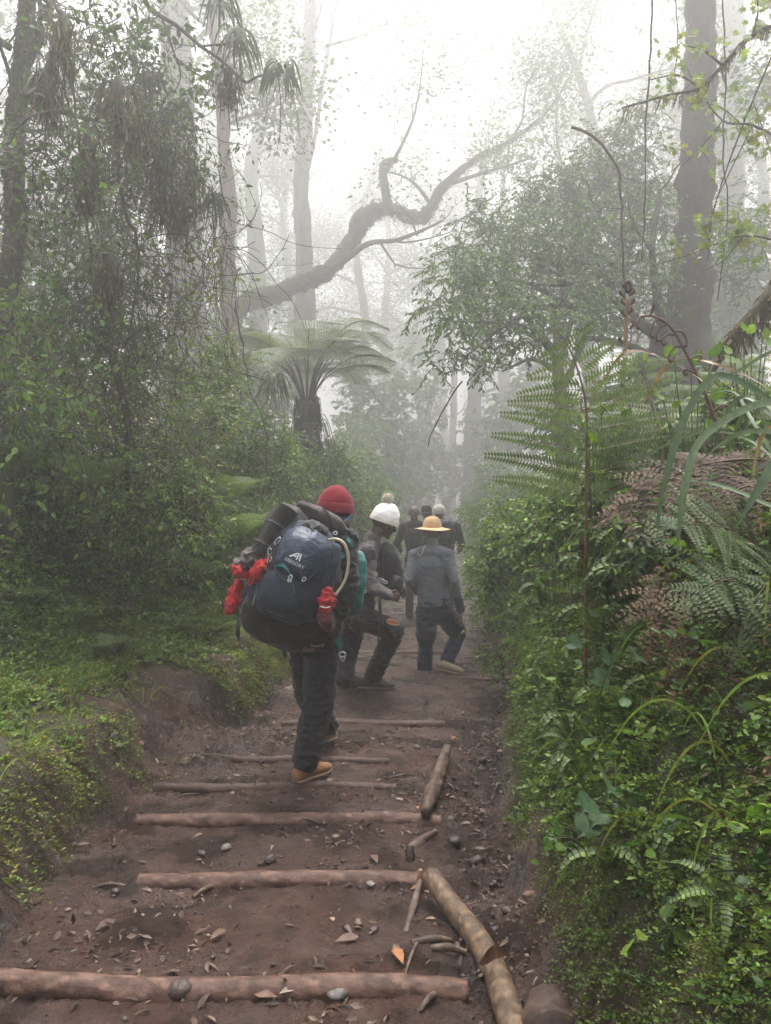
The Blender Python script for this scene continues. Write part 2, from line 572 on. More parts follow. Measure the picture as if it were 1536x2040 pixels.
def rdir(n, zb=0.0, zs=1.0):
    d = rng.normal(size=(n, 3)); d[:, 2] = d[:, 2] * zs + zb
    return d / np.linalg.norm(d, axis=1)[:, None]


def leafcloud(mb, centres, rad, n, size, tmpl, pal, droop=-.3, flat=.8, asp=.55, sv=.3, shell=False):
    """n leaves round each centre; normals mostly up"""
    c = np.repeat(np.asarray(centres, float), n, 0); N = len(c)
    off = rng.normal(size=(N, 3)) * np.array([1, 1, .8])
    if shell:
        off /= np.linalg.norm(off, axis=1)[:, None] + 1e-9; off *= rng.uniform(.5, 1.1, (N, 1)) * 1.4
    rad = np.repeat(np.broadcast_to(np.asarray(rad, float), (len(centres),)), n)
    p = c + off * rad[:, None] * .6
    d = off + rng.normal(size=(N, 3)) * .7; d[:, 2] = d[:, 2] * .5 + droop
    up = rdir(N, flat, .6)
    s = size * (1 + sv * rng.normal(size=N)).clip(.45, 1.8)
    mb.leaves(tmpl, p, d, up, s, pick(pal, N), s * asp)
    return mb


# ------------------------------------------------------------------ fronds
def frond(mb, stem, width, npin, pal, up=(0, 0, 1), stemcol=(.10, .075, .04), r=.006, start=.22, bip=12, droop=.25, shape=.35, pinw=.34, sweep=.5, tmpl=None, gap=0.0, pkink=0.0):
    """a pinnate frond along the curve stem; bip>0: every pinna carries that many pairs of pinnules"""
    s = catmull(stem, 10); L = np.concatenate([[0], np.cumsum(np.linalg.norm(np.diff(s, axis=0), axis=1))]); tot = L[-1]
    mb.tube(s, np.linspace(r, r * .25, len(s)), 4, stemcol)
    t = np.linspace(start, .985, npin)
    at = np.stack([np.interp(t * tot, L, s[:, k]) for k in range(3)], -1)
    tg = np.gradient(s, axis=0); tg = np.stack([np.interp(t * tot, L, tg[:, k]) for k in range(3)], -1)
    tg /= np.linalg.norm(tg, axis=1)[:, None]
    up = np.asarray(up, float)
    sd = np.cross(tg, up); sd /= np.linalg.norm(sd, axis=1)[:, None] + 1e-9
    nn = np.cross(sd, tg)
    u = (t - start) / (1 - start)
    ln = width * (np.sin(PI * np.clip(u * (1 - shape) + shape, 0, 1) ** 1.0) ** .8 * .97 + .03) * (1 + .08 * rng.normal(size=npin))
    sp = tot * (1 - start) / npin
    for sg in (-1, 1):
        keep = rng.random(npin) >= gap
        a, dd, l_, n_ = at[keep], (sg * sd + sweep * tg)[keep], ln[keep], nn[keep]
        dd = dd / np.linalg.norm(dd, axis=1)[:, None]
        dd = dd + pkink * rng.normal(size=dd.shape)
        m = len(a)
        if bip:
            for i in range(m):
                k = max(4, int(bip * l_[i] / width))
                v = np.linspace(.06, 1, k)
                pp = a[i] + dd[i] * l_[i] * v[:, None]; pp[:, 2] -= droop * l_[i] * v ** 2
                tl = dd[i] + np.array([0, 0, -1.]) * (2 * droop * v)[:, None]
                tl /= np.linalg.norm(tl, axis=1)[:, None]
                mb.tube(pp[[0, k // 2, k - 1]], [r * .28, r * .22, r * .12], 3, np.asarray(stemcol) * .8 + np.array(pal[0]) * .3, caps=False)
                w_ = np.cross(tl, n_[i]); w_ /= np.linalg.norm(w_, axis=1)[:, None]
                pl = min(pinw * sp * 2.2, l_[i] * .3) * (1 - .75 * v ** 1.5) + .003
                cc = pick(pal, 1, .12)
                for s2 in (-1, 1):
                    mb.leaves(tmpl or L_KITE, pp, s2 * w_ + .45 * tl, np.broadcast_to(n_[i], pp.shape), pl, np.repeat(cc, k, 0) * (1 + .1 * rng.normal(size=(k, 1))).clip(.6, 1.4), np.minimum(pl * .62, l_[i] / k * .95))
        else:
            dz = dd.copy(); dz[:, 2] -= droop
            mb.leaves(tmpl or L_STRIP, a, dz, n_, l_, pick(pal, m, .12), np.full(m, sp * .85))
    return mb


def arch(base, az, length, rise, droop=.6, n=5, side=0.0):
    """an arching stem from base"""
    t = np.linspace(0, 1, n)
    h = length * (t - .25 * t ** 2 * (1 + droop))
    p = np.zeros((n, 3))
    hor = length * (math.cos(rise) * t + .15 * t ** 2)
    ver = length * (math.sin(rise) * t - droop * t ** 2.2)
    p[:, 0] = math.sin(az) * hor + side * t ** 2 * math.cos(az); p[:, 1] = math.cos(az) * hor - side * t ** 2 * math.sin(az); p[:, 2] = ver
    return np.asarray(base, float) + p


# ------------------------------------------------------------------ branching tree parts
def wander(p0, d0, length, n=6, wob=.18, pull=(0, 0, 0)):
    p = [np.asarray(p0, float)]; d = np.asarray(d0, float) / np.linalg.norm(d0)
    for i in range(n):
        d = d + wob * rng.normal(size=3) + np.asarray(pull) / n
        d /= np.linalg.norm(d)
        p.append(p[-1] + d * length / n)
    return np.array(p)


def grow(mb, pts, r0, r1, level, tips, col, sides=6, kids=(5, 5, 4), lk=.55, spread=1.0, upb=.25, start=.35):
    n = len(pts)
    mb.tube(pts, np.linspace(r0, r1, n), max(3, sides), col, jit=.05 if r0 > .05 else 0)
    if level == 0:
        tips.append((pts[-1], pts[-1] - pts[-2], np.linalg.norm(pts[-1] - pts[0])))
        tips.append((pts[n // 2 + 1], pts[-1] - pts[-2], np.linalg.norm(pts[-1] - pts[0])))
        return
    ln = np.linalg.norm(np.diff(pts, axis=0), axis=1).sum()
    k = kids[-level] if level <= len(kids) else 5
    for j in range(k):
        t = start + (1 - start) * (j + rng.random()) / k
        x = t * (n - 1); i = min(int(x), n - 2); f = x - i
        p = pts[i] * (1 - f) + pts[i + 1] * f
        tg = pts[i + 1] - pts[i]; tg = tg / np.linalg.norm(tg)
        d = tg * .6 + spread * rdir(1)[0]; d[2] += upb
        l_ = ln * lk * rng.uniform(.6, 1.15) * (1 - .35 * t)
        rr = (r0 + (r1 - r0) * t) * .55
        grow(mb, wander(p, d, l_, 5, .22), rr, rr * .35, level - 1, tips, col, sides - 1, kids, lk, spread, upb, .25)
    if level >= 1:
        tips.append((pts[-1], pts[-1] - pts[-2], ln * .3))


def crown_leaves(mb, tips, per, rad, size, tmpl, pal, keep=1.0, asp=.5, droop=-.25):
    c = np.array([t[0] for t in tips])
    if keep < 1:
        c = c[rng.random(len(c)) < keep]
    leafcloud(mb, c, rad, per, size, tmpl, pal, droop, .7, asp)


BARK_GREY = bark_mat('grey_bark', (.05, .042, .036), (.12, .10, .088), .25)
BARK_MOSS = bark_mat('mossy_bark', (.035, .030, .022), (.075, .065, .045), .85, (.045, .052, .018))
BARK_DARK = bark_mat('dark_bark', (.020, .016, .013), (.055, .044, .036), .3)
BARK_FIBRE = bark_mat('fibrous_bark', (.018, .014, .011), (.05, .036, .026), .15, scale=14)


def tree(name, label, base, trunk, radii, bark, limbs, leaf=None, group=None, cat='tree', sides=12, moss=0, keep=1.0):
    """trunk: world polyline; limbs: list of (polyline, r0, r1, level)"""
    th = thing(name, label, cat, base, group)
    b = np.asarray(base, float)
    mb = MB(); tips = []
    tp = catmull(trunk, 9)
    fac = b[1] / irm(b[1])
    radii = [q * fac for q in radii]
    rr = np.interp(np.linspace(0, 1, len(tp)), np.linspace(0, 1, len(radii)), radii)
    rr = rr * (1 + .13 * noise3(tp * [.8, .8, 1.6] + 3) + .08 * noise3(tp * 3.1))
    mb.tube(tp - b, rr, sides, (1, 1, 1), jit=.16 if moss > 4000 else .08)
    for pl, r0, r1, lv in limbs:
        grow(mb, catmull(np.asarray(pl) - b, 4), r0, r1, lv, tips, (1, 1, 1), 7)
    o = bpy.data.objects.new('trunk', mb.mesh('trunk', bark)); COL.objects.link(o); o.parent = th
    if leaf and tips:
        lb = MB(); crown_leaves(lb, tips, keep=keep, **leaf)
        o = bpy.data.objects.new('crown', lb.mesh('crown', M_LEAF)); COL.objects.link(o); o.parent = th
    if moss:
        lb = MB()
        mossbeard(lb, tp - b, rr, moss)
        o = bpy.data.objects.new('moss', lb.mesh('moss', M_LEAFD)); COL.objects.link(o); o.parent = th; o['kind'] = 'stuff'
    return th


def mossbeard(lb, pts, rad, n, length=.12, pal=C_OLIVE):
    i = rng.integers(0, len(pts) - 1, n); f = rng.random((n, 1))
    p = pts[i] * (1 - f) + pts[i + 1] * f
    d = rdir(n)
    p = p + d * np.asarray(rad)[i][:, None] * .95
    dd = d * .6; dd[:, 2] -= .8
    s = length * rng.uniform(.3, 1.3, n) * np.where(d[:, 2] < 0, 1.3, .6)
    lb.leaves(L_STRIP, p, dd, rdir(n), s, pick(pal, n), s * .09)


def auto_limbs(pts, zfrom, n, length, r, level, out=1.0, up=.5, dirs=None):
    res = []
    pts = np.asarray(pts, float)
    z = pts[:, 2]
    for j in range(n):
        t = zfrom + (1 - zfrom) * (j + .5 * rng.random()) / n
        x = t * (len(pts) - 1); i = min(int(x), len(pts) - 2); f = x - i
        p = pts[i] * (1 - f) + pts[i + 1] * f
        a = rng.uniform(0, 2 * PI) if dirs is None else dirs[j % len(dirs)] + rng.normal() * .3
        d = np.array([math.cos(a) * out, math.sin(a) * out, up])
        res.append((wander(p, d, length * rng.uniform(.7, 1.2) * (1.15 - .4 * t), 5, .18), r, r * .35, level))
    return res


LF_FAR = dict(per=60, rad=.8, size=.115, tmpl=L_KITE, pal=C_MID + C_DEEP, asp=.6)
LF_MIDD = dict(per=26, rad=.42, size=.10, tmpl=L_KITE, pal=C_MID + C_DEEP, asp=.55)


def zg(x, y): return float(H(x, y, False))


def gp(px, d):
    """foot of a plant standing at column px, depth d"""
    d = rm(d)
    x = P(px, 900, d)[0]
    return np.array([x, d, zg(x, d) - .03])


# ================================================================== the forest trees
def trunk_px(pts, d, foot=True):
    w = [Q(x, y, d if len(q) == 0 else q[0]) for x, y, *q in pts]
    if foot:
        b = w[0].copy(); b[2] = zg(b[0], b[1]) - .1
        if b[2] < w[0][2]: w = [b] + w
    return np.array(w)


# big pale trunk on the left, deep in the mist
t1 = trunk_px([(372, 700), (365, 480), (358, 300), (350, 100), (340, -150), (335, -400)], 14.5)
tree('tree', 'broad straight grey trunk standing in mist behind the vine tangle on the left', t1[0], t1,
     [.5, .36, .33, .31, .29, .27, .25], BARK_GREY, auto_limbs(t1, .62, 6, 4.0, .10, 2), LF_FAR, sides=16, moss=700, keep=.6)
# broken reddish trunk
t2 = trunk_px([(458, 660), (450, 520), (455, 410), (447, 300), (440, 180), (425, 60), (400, -120)], 11.5)
tree('tree', 'slim pinkish trunk with hanging roots left of the tree fern', t2[0], t2,
     [.16, .13, .12, .12, .10, .09, .08, .06], bark_mat('pink_bark', (.09, .055, .042), (.19, .135, .11), .3), auto_limbs(t2, .6, 5, 2.6, .05, 2), LF_FAR, moss=500, keep=.5)
t3 = trunk_px([(515, 640), (510, 480), (500, 350), (520, 250), (545, 120), (560, -80)], 22)
tree('tree', 'thin twisting trunk between the pinkish trunk and the forked trunk', t3[0], t3,
     [.3, .25, .22, .2, .18, .15, .1], BARK_GREY, auto_limbs(t3, .45, 7, 4, .1, 2), LF_FAR, keep=.8)
# forked trunk
t4 = trunk_px([(608, 690), (607, 520), (600, 380), (608, 250), (616, 100), (618, -60), (615, -300)], 16.5)
fork = catmull([Q(606, 360, 16.5),  Q(628, 270, 16.6),  Q(645, 150, 16.7),  Q(668, 20, 16.8),  Q(700, -150, 17)], 6)
tree('tree', 'tall forked trunk rising straight behind the tree fern', t4[0], t4,
     [.25, .22, .19, .175, .155, .14, .12, .10], BARK_GREY,
     [(fork, .10, .05, 2)] + [(catmull([Q(655, 90, 16.7),  Q(720, 70, 17),  Q(790, 30, 17.5),  Q(850, -20, 18)], 4), .07, .03, 2)] + auto_limbs(t4, .7, 5, 3.2, .07, 2), LF_FAR, keep=.55, sides=14, moss=500)
# mossy leaning tree arching over the path
t5 = trunk_px([(455, 720), (480, 612), (560, 582), (650, 540), (700, 480), (725, 435), (770, 415), (840, 432), (885, 370), (950, 315), (1010, 285), (1080, 235)], 13.5)
l5 = [(catmull([Q(775, 418, 13.5),  Q(768, 380, 13.4),  Q(764, 330, 13.4),  Q(790, 318, 13.3)], 4), .15, .10, 0),
      (catmull([Q(772, 340, 13.4),  Q(800, 290, 13.4),  Q(825, 230, 13.5),  Q(838, 160, 13.6),  Q(845, 80, 13.8)], 4), .06, .02, 2),
      (catmull([Q(625, 560, 13.5),  Q(690, 515, 13.2),  Q(735, 485, 13.1),  Q(790, 478, 13),  Q(850, 455, 13),  Q(880, 440, 13)], 4), .11, .03, 1),
      (catmull([Q(885, 370, 13.5),  Q(960, 345, 13.4),  Q(1010, 330, 13.3),  Q(1060, 315, 13.2)], 4), .07, .02, 2),
      (catmull([Q(860, 410, 13.5),  Q(830, 370, 13.5),  Q(800, 350, 13.6),  Q(760, 340, 13.7)], 4), .06, .02, 1),
      (catmull([Q(1080, 235, 13.5),  Q(1120, 180, 13.6),  Q(1150, 120, 13.8)], 4), .05, .02, 2),
      (catmull([Q(1010, 285, 13.5),  Q(1040, 240, 13.5),  Q(1050, 170, 13.6),  Q(1090, 110, 13.7)], 4), .05, .02, 2)]
tree('tree', 'mossy crooked tree leaning to the right and arching across the path', t5[0], t5,
     [.19, .18, .155, .15, .135, .12, .17, .11, .10, .075, .055, .045, .03], BARK_MOSS, l5, dict(per=30, rad=.6, size=.12, tmpl=L_KITE, pal=C_MID, asp=.55), moss=9000, keep=.9)
# right big dark trunk
t6 = trunk_px([(1352, 740), (1372, 600), (1383, 470), (1388, 330), (1394, 180), (1396, 40), (1398, -200), (1402, -420)], 9.0)
l6 = [(catmull([Q(1350, 720, 9),  Q(1310, 670, 8.9),  Q(1270, 640, 8.8),  Q(1225, 600, 8.7),  Q(1180, 575, 8.6),  Q(1120, 560, 8.4)], 4), .11, .04, 1),
      (catmull([Q(1345, 760, 9),  Q(1320, 650, 8.8),  Q(1305, 560, 8.8),  Q(1300, 480, 8.8),  Q(1315, 380, 8.9)], 4), .09, .03, 1),
      (catmull([Q(1340, 740, 9),  Q(1280, 700, 8.8),  Q(1220, 680, 8.6),  Q(1160, 672, 8.5)], 4), .07, .03, 0)]
tree('tree', 'big dark straight trunk with flared roots at the right of the path', t6[0], t6,
     [.55, .42, .24, .21, .19, .175, .17, .16, .14], BARK_DARK, l6, dict(per=14, rad=.35, size=.09, tmpl=L_KITE, pal=C_MID, asp=.5), sides=14, moss=1500, keep=.7)
# second pale trunk right edge
t6b = trunk_px([(1455, 620), (1458, 300), (1462, 0), (1466, -250)], 17)
tree('tree', 'pale misty trunk at the right edge behind the big dark trunk', t6b[0], t6b, [.32, .27, .25, .22, .18], BARK_GREY, auto_limbs(t6b, .4, 7, 3.6, .07, 2), LF_FAR)

# far trees in the mist: each grown for itself; first four added to shade it
far = [(-120, 13, .35, 13, 'added tree beyond the left edge, its crown over the thicket shading the mist'), (330, 19, .35, 14, 'added misty tree right behind the broad grey trunk, its crown shading the mist'), (1660, 12, .35, 13, 'added tree beyond the right edge, its crown over the bank shading the mist'), (1190, 17, .3, 13, 'added misty tree behind the right shrub tree crown, shading the mist'), (900, 36, .3, 13, 'slender far tree right over the path end'),
       (935, 26, .42, 15, 'straight far trunk beside the misty end of the path'), (830, 30, .22, 14, 'thin far trunk just left of the misty path end'),
       (858, 33, .2, 14, 'thin pale trunk touching the path end in deep mist'), (700, 27, .3, 14, 'far tree with thin trunk between fern and path'),
       (1010, 30, .4, 16, 'far tree crown rising pale behind the leaning mossy tree'), (1130, 26, .35, 13, 'pale far tree above the leafy dark shrub tree'),
       (780, 38, .4, 17, 'faintest tall tree in the centre of the mist'), (560, 34, .4, 17, 'faint tree behind the forked trunk to its left'),
       (480, 28, .35, 15, 'misty tree behind the pinkish trunk'), (250, 24, .4, 15, 'misty tree behind the tangle at far left'),
       (120, 20, .35, 14, 'grey tree behind the hanging moss at far left'), (1230, 34, .4, 13, 'pale round crowned tree behind the right shrub tree'),
       (1330, 22, .3, 14, 'misty tree between the two right trunks'), (1520, 20, .35, 14, 'misty tree cut by the right edge'),
       (20, 27, .4, 16, 'pale tree cut by the left edge behind the slim trunk'), (890, 44, .4, 15, 'faint tree closing the far end of the path')]
for k_, (px, d, r, h, lab) in enumerate(far):
    b = gp(px, d)
    h = min(h * 1.6 + max(0, b[1] - 40) * .25, 36.0)
    lean = rng.normal(size=2) * 1.3
    tr = np.array([b, b + [lean[0] * .2, lean[1] * .2, h * .25], b + [lean[0] * .8, lean[1] * .5, h * .5], b + [lean[0] * .3, lean[1], h * .75], b + [lean[0] * 1.8, lean[1], h]])
    gapk = px in (780, 1130, 830)
    tree('tree', lab, b, tr, [r * .75, r * .6, r * .5, r * .36, r * .16], BARK_GREY,
         auto_limbs(tr, .3 if not gapk else .55, 9, h * .3, r * .3, 2, up=.35), dict(per=60, rad=.85 * h / 22, size=.13 * max(1, h / 24), tmpl=L_KITE, pal=C_MID + C_DEEP, asp=.6), keep=(.9 if abs(px - 800) > 260 else .6) if not gapk else .4)
# ================================================================== leafy shrub tree on the right
def blob_points(blobs, n, noise_s=1.6, thr=-.05):
    out = []
    wts = np.array([b[1][0] * b[1][1] * b[1][2] for b in blobs]); wts = wts / wts.sum()
    for (c, r), w_ in zip(blobs, wts):
        m = int(n * w_ * 2.2) + 8
        d = rdir(m) * (rng.random((m, 1)) ** .45)
        p = np.asarray(c) + d * np.asarray(r)
        p = p[noise3(p * noise_s) > thr]
        out.append(p[:int(n * w_) + 2])
    return np.vstack(out)


def PR(px, py, d, rx, ry, rd):
    """ellipsoid blob: centre pixel, depth, radii in pixels and metres"""
    d = rm(d)
    return (P(px, py, d), (rx * d / F_PX, rd, ry * d / F_PX))


def hanging_twigs(lb, tb, cents, n, length, size, pal, tmpl=L_LONG, asp=.32, col=(.05, .04, .03), droop=.8):
    """drooping leafy twigs at each centre"""
    for c in cents:
        for j in range(n):
            d = rdir(1)[0]; d[2] = d[2] * .4 + .05
            pl = wander(c, d, length * rng.uniform(.6, 1.3), 5, .2, (0, 0, -droop))
            tb.tube(pl, np.linspace(.006, .002, len(pl)), 3, col, caps=False)
            m = int(rng.integers(9, 15))
            t = np.linspace(.15, 1, m) * (len(pl) - 1); i = np.minimum(t.astype(int), len(pl) - 2); f = (t - i)[:, None]
            p = pl[i] * (1 - f) + pl[i + 1] * f
            tg = pl[i + 1] - pl[i]; tg /= np.linalg.norm(tg, axis=1)[:, None]
            sd = np.cross(tg, [0, 0, 1.]) * np.where(np.arange(m) % 2, 1, -1)[:, None]
            dd = sd + tg * .7 + rng.normal(size=(m, 3)) * .25; dd[:, 2] -= .35
            s = size * rng.uniform(.65, 1.25, m)
            lb.leaves(tmpl, p, dd, rdir(m, .9, .5), s, pick(pal, m), s * asp)


b7 = gp(1130, 8.6)
th = thing('shrub_tree', 'dense small leaved dark green tree filling the right side above the path', 'tree', b7)
blobs = [PR(1150, 440, 9.2, 130, 130, .9), PR(1050, 520, 8.8, 150, 120, 1.0), PR(1230, 560, 8.8, 120, 130, .9), PR(940, 560, 8.3, 90, 110, .7),
         PR(1010, 640, 8.0, 140, 80, .7), PR(900, 640, 7.8, 60, 70, .5), PR(1090, 380, 9.3, 70, 60, .6), PR(1210, 340, 9.4, 110, 80, .8), PR(1290, 400, 9.4, 70, 110, .6),
         PR(950, 460, 8.8, 60, 60, .5), PR(1130, 620, 8.3, 120, 70, .7), PR(915, 720, 7.7, 50, 50, .35), PR(1000, 740, 7.9, 60, 45, .4), PR(1250, 250, 9.6, 70, 60, .6), PR(1470, 480, 9.5, 60, 110, .6)]
cp = blob_points(blobs, 1500, 1.9, -.12)
lb, tb = MB(), MB()
hanging_twigs(lb, tb, cp - b7, 2, .36, .068, C_DEEP + C_MID, asp=.36)
stem = catmull([b7, Q(1120, 820, 8.6), Q(1110, 700, 8.7), Q(1130, 580, 8.8), Q(1150, 460, 9)], 5)
tb.tube(stem - b7, np.linspace(.12, .03, len(stem)), 8, (.05, .04, .032))
for (c, r) in blobs:
    s0 = stem[rng.integers(6, len(stem) - 2)]
    pl = catmull([s0, s0 * .5 + np.asarray(c) * .5 + [0, 0, .15], c], 5)
    tb.tube(pl - b7, np.linspace(.045, .01, len(pl)), 5, (.05, .04, .032))
tb.build('trunk', M_TWIG, th); lb.build('crown', M_LEAF, th)

# dark bushy mass below it, and mid-distance bushes in the mist
def bush(name, label, px, d, blobs, n, size, pal, tw=2, ln=.3, tmpl=L_OVAL, asp=.5, cat='bush', group=None, thr=-.2, droop=.5, low=.38):
    b = gp(px, d)
    th = thing(name, label, cat, b, group)
    lb, tb = MB(), MB()
    cp = blob_points(blobs, n, 1.6, thr)
    lo = cp[rng.random(len(cp)) < low].copy()
    g_ = H(lo[:, 0], lo[:, 1], False); lo[:, 2] = g_ + .1 + (lo[:, 2] - g_ - .1) * rng.random(len(lo))
    cp = np.vstack([cp, lo])
    fz = rm(d) / d
    hanging_twigs(lb, tb, cp - b, tw, ln * fz, size * fz, pal, tmpl, asp, droop=droop)
    for i in range(8):
        c = cp[rng.integers(len(cp))] - b
        pl = catmull([rng.normal(size=3) * [.12, .12, 0], c * .5 + rng.normal(size=3) * .12, c], 4)
        tb.tube(pl, np.linspace(.010, .003, len(pl)), 4, (.075, .062, .042))
    tb.build('stem', M_TWIG, th); lb.build('foliage', M_LEAF, th)
    return th


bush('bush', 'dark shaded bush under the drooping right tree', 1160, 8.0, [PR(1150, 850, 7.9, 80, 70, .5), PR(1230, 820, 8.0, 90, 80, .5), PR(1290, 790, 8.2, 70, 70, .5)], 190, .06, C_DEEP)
bush('bush', 'pale green bush on the bank at the misty bend of the path', 985, 10.5, [PR(985, 1020, 10.5, 50, 50, .4), PR(1040, 990, 10.0, 50, 60, .5), PR(950, 1045, 11.5, 28, 35, .35), PR(1080, 1000, 9.5, 40, 60, .4)], 200, .05, C_MID + C_LIGHT)
bush('bush', 'misty bush behind the group of far hikers', 930, 17, [PR(935, 1010, 17, 30, 40, .6), PR(985, 960, 17, 50, 60, .8)], 120, .10, C_MID)
bush('bush', 'misty shrub left of the far hikers', 770, 13.5, [PR(760, 1010, 13.5, 50, 60, .6), PR(715, 960, 13, 60, 70, .7), PR(690, 900, 13.5, 50, 50, .6)], 190, .085, C_MID + C_LIGHT)
bush('bush', 'tall misty thicket between tree fern and path', 740, 18, [PR(740, 800, 18, 70, 110, 1.2), PR(700, 880, 17, 70, 70, 1.0), PR(780, 900, 18, 50, 90, .9), PR(820, 760, 18.5, 60, 70, .9)], 260, .13, C_MID)
bush('bush', 'misty thicket right of the far path end', 1020, 19, [PR(1010, 850, 19, 60, 80, 1), PR(1060, 790, 19, 60, 90, 1), PR(990, 940, 18, 60, 50, .8)], 220, .13, C_MID + C_DEEP)
bush('bush', 'dim thicket closing the misty path end', 900, 26, [PR(900, 930, 26, 70, 60, 1.2), PR(850, 860, 26, 50, 80, 1.2), PR(960, 880, 26, 50, 90, 1.2)], 260, .16, C_MID + C_DEEP)
bush('bush', 'dim thicket far left of the path end', 790, 22, [PR(790, 960, 22, 60, 60, 1.2), PR(820, 880, 22, 40, 70, 1.0)], 200, .14, C_MID + C_DEEP)
bush('bush', 'leafy bush around the foot of the tree fern', 640, 9.0, [PR(590, 940, 9.0, 60, 50, .4), PR(650, 930, 9.2, 50, 45, .4), PR(560, 880, 9.4, 45, 50, .3)], 190, .05, C_MID + C_LIGHT[:2])
bush('bush', 'grey green thicket behind the pinkish trunk', 460, 15, [PR(440, 700, 15, 110, 90, 1.2), PR(530, 780, 15, 80, 100, 1.0), PR(380, 780, 14, 100, 100, 1.0)], 330, .11, C_MID + C_DEEP)
bush('bush', 'misty thicket behind the big dark trunk', 1450, 13, [PR(1440, 640, 13, 90, 120, 1.0), PR(1500, 520, 13, 80, 120, 1.0), PR(1400, 720, 12.5, 110, 60, .9)], 300, .10, C_MID)

# leafy bushes on top of the right bank
for args in [('leafy bush at the outer end of the right bank top', 1250, 4.1, [PR(1185, 1000, 4.1, 75, 85, .25), PR(1130, 1060, 4.2, 50, 70, .22)], 130, .042, C_MID + C_LIGHT[:2]),
             ('bush on the bank top beyond the bracken frond', 1190, 5.4, [PR(1115, 1000, 5.4, 60, 65, .3), PR(1060, 1070, 5.4, 45, 60, .25)], 130, .045, C_MID + C_LIGHT),
             ('light green bush hanging over the path before the misty bend', 1110, 6.8, [PR(1025, 1060, 6.8, 55, 60, .3), PR(985, 1120, 6.8, 40, 50, .25)], 130, .045, C_LIGHT + C_MID),
             ('lush bush under the upright brown fern stalk', 1270, 3.5, [PR(1270, 950, 3.5, 80, 75, .22), PR(1230, 1030, 3.4, 60, 60, .2)], 130, .042, C_MID + C_LIGHT),
             ('bush of lime leaves behind the arching sedge blades', 1400, 3.6, [PR(1390, 870, 3.6, 90, 70, .25), PR(1480, 830, 3.6, 80, 70, .25)], 130, .045, C_LIGHT + C_MID),
             ('shaded bush behind the withered brown fern', 1450, 2.9, [PR(1440, 1000, 2.9, 110, 60, .2), PR(1330, 1060, 2.95, 80, 60, .2)], 120, .038, C_DEEP + C_MID),
             ('bush of small leaves above the muddy bend of the path', 1030, 8.6, [PR(975, 1110, 8.6, 35, 45, .25), PR(1010, 1060, 8.6, 40, 45, .3)], 110, .05, C_LIGHT + C_MID)]:
    bush('bush', *args, thr=-.5, ln=.2)

# ================================================================== tree fern
b8 = gp(612, 9.6)
th = thing('tree_fern', 'large tree fern with a flat spreading crown beside the path', 'tree fern', b8)
tb, fb, db = MB(), MB(), MB()
top = Q(612, 800, 9.6) - b8
tb.tube(catmull([(0, 0, 0), top * .5, top * .85, top], 5), [.26] * 5 + [.24] * 5 + [.20] * 6, 12, (1, 1, 1), jit=.1)
for i in range(420):
    a = rng.uniform(0, 2 * PI); h = rng.uniform(.1, 1) * top[2]
    p0 = np.array([math.cos(a) * .15, math.sin(a) * .15, h]) + top * [1, 1, 0] * h / top[2]
    tb.tube([p0, p0 + [math.cos(a) * .06, math.sin(a) * .06, .10], p0 + [math.cos(a) * .09, math.sin(a) * .09, -.15]], [.014, .010, .005], 3, (.7, .6, .5), caps=False)
for i in range(25):
    az = 2 * PI * i / 25 + rng.normal() * .14
    sc_ = rng.uniform(.85, 1.1) * 1.2; lo = rng.uniform(.55, 1.08)
    prof = np.array([(.05, -.1), (.20, .38), (.42, .76), (.76, 1.06), (1.14, 1.17), (1.52, 1.12 - .12 * (i % 2))]) * sc_
    prof[:, 1] *= lo
    prof[:, 0] *= rng.uniform(.8, 1.06); prof[:, 1] -= rng.uniform(0, .42) * (prof[:, 0] / 1.5) ** 2
    st = top + np.stack([np.sin(az) * prof[:, 0], np.cos(az) * prof[:, 0], prof[:, 1]], -1)
    frond(fb, st, .54, 42, [(.17, .22, .12), (.20, .25, .14), (.13, .18, .09)], (0, 0, 1), (.025, .02, .016), .015, .42, 13, .16, .25, .42)
for i in range(34):
    az = rng.uniform(0, 2 * PI); z0 = top[2] * rng.uniform(.75, .97)
    p0 = np.array([top[0] * .9 + math.sin(az) * .13, top[1] * .9 + math.cos(az) * .13, z0])
    o_ = rng.uniform(.25, .45)
    db.tube(catmull([p0, p0 + [math.sin(az) * .18, math.cos(az) * .18, .06], p0 + [math.sin(az) * o_ * .9, math.cos(az) * o_ * .9, -.4], p0 + [math.sin(az) * o_, math.cos(az) * o_, -.95]], 4), .008, 3, (.05, .036, .025))
tb.build('trunk', BARK_FIBRE, th); fb.build('frond', M_LEAF, th); db.build('dead_frond', M_TWIG, th)
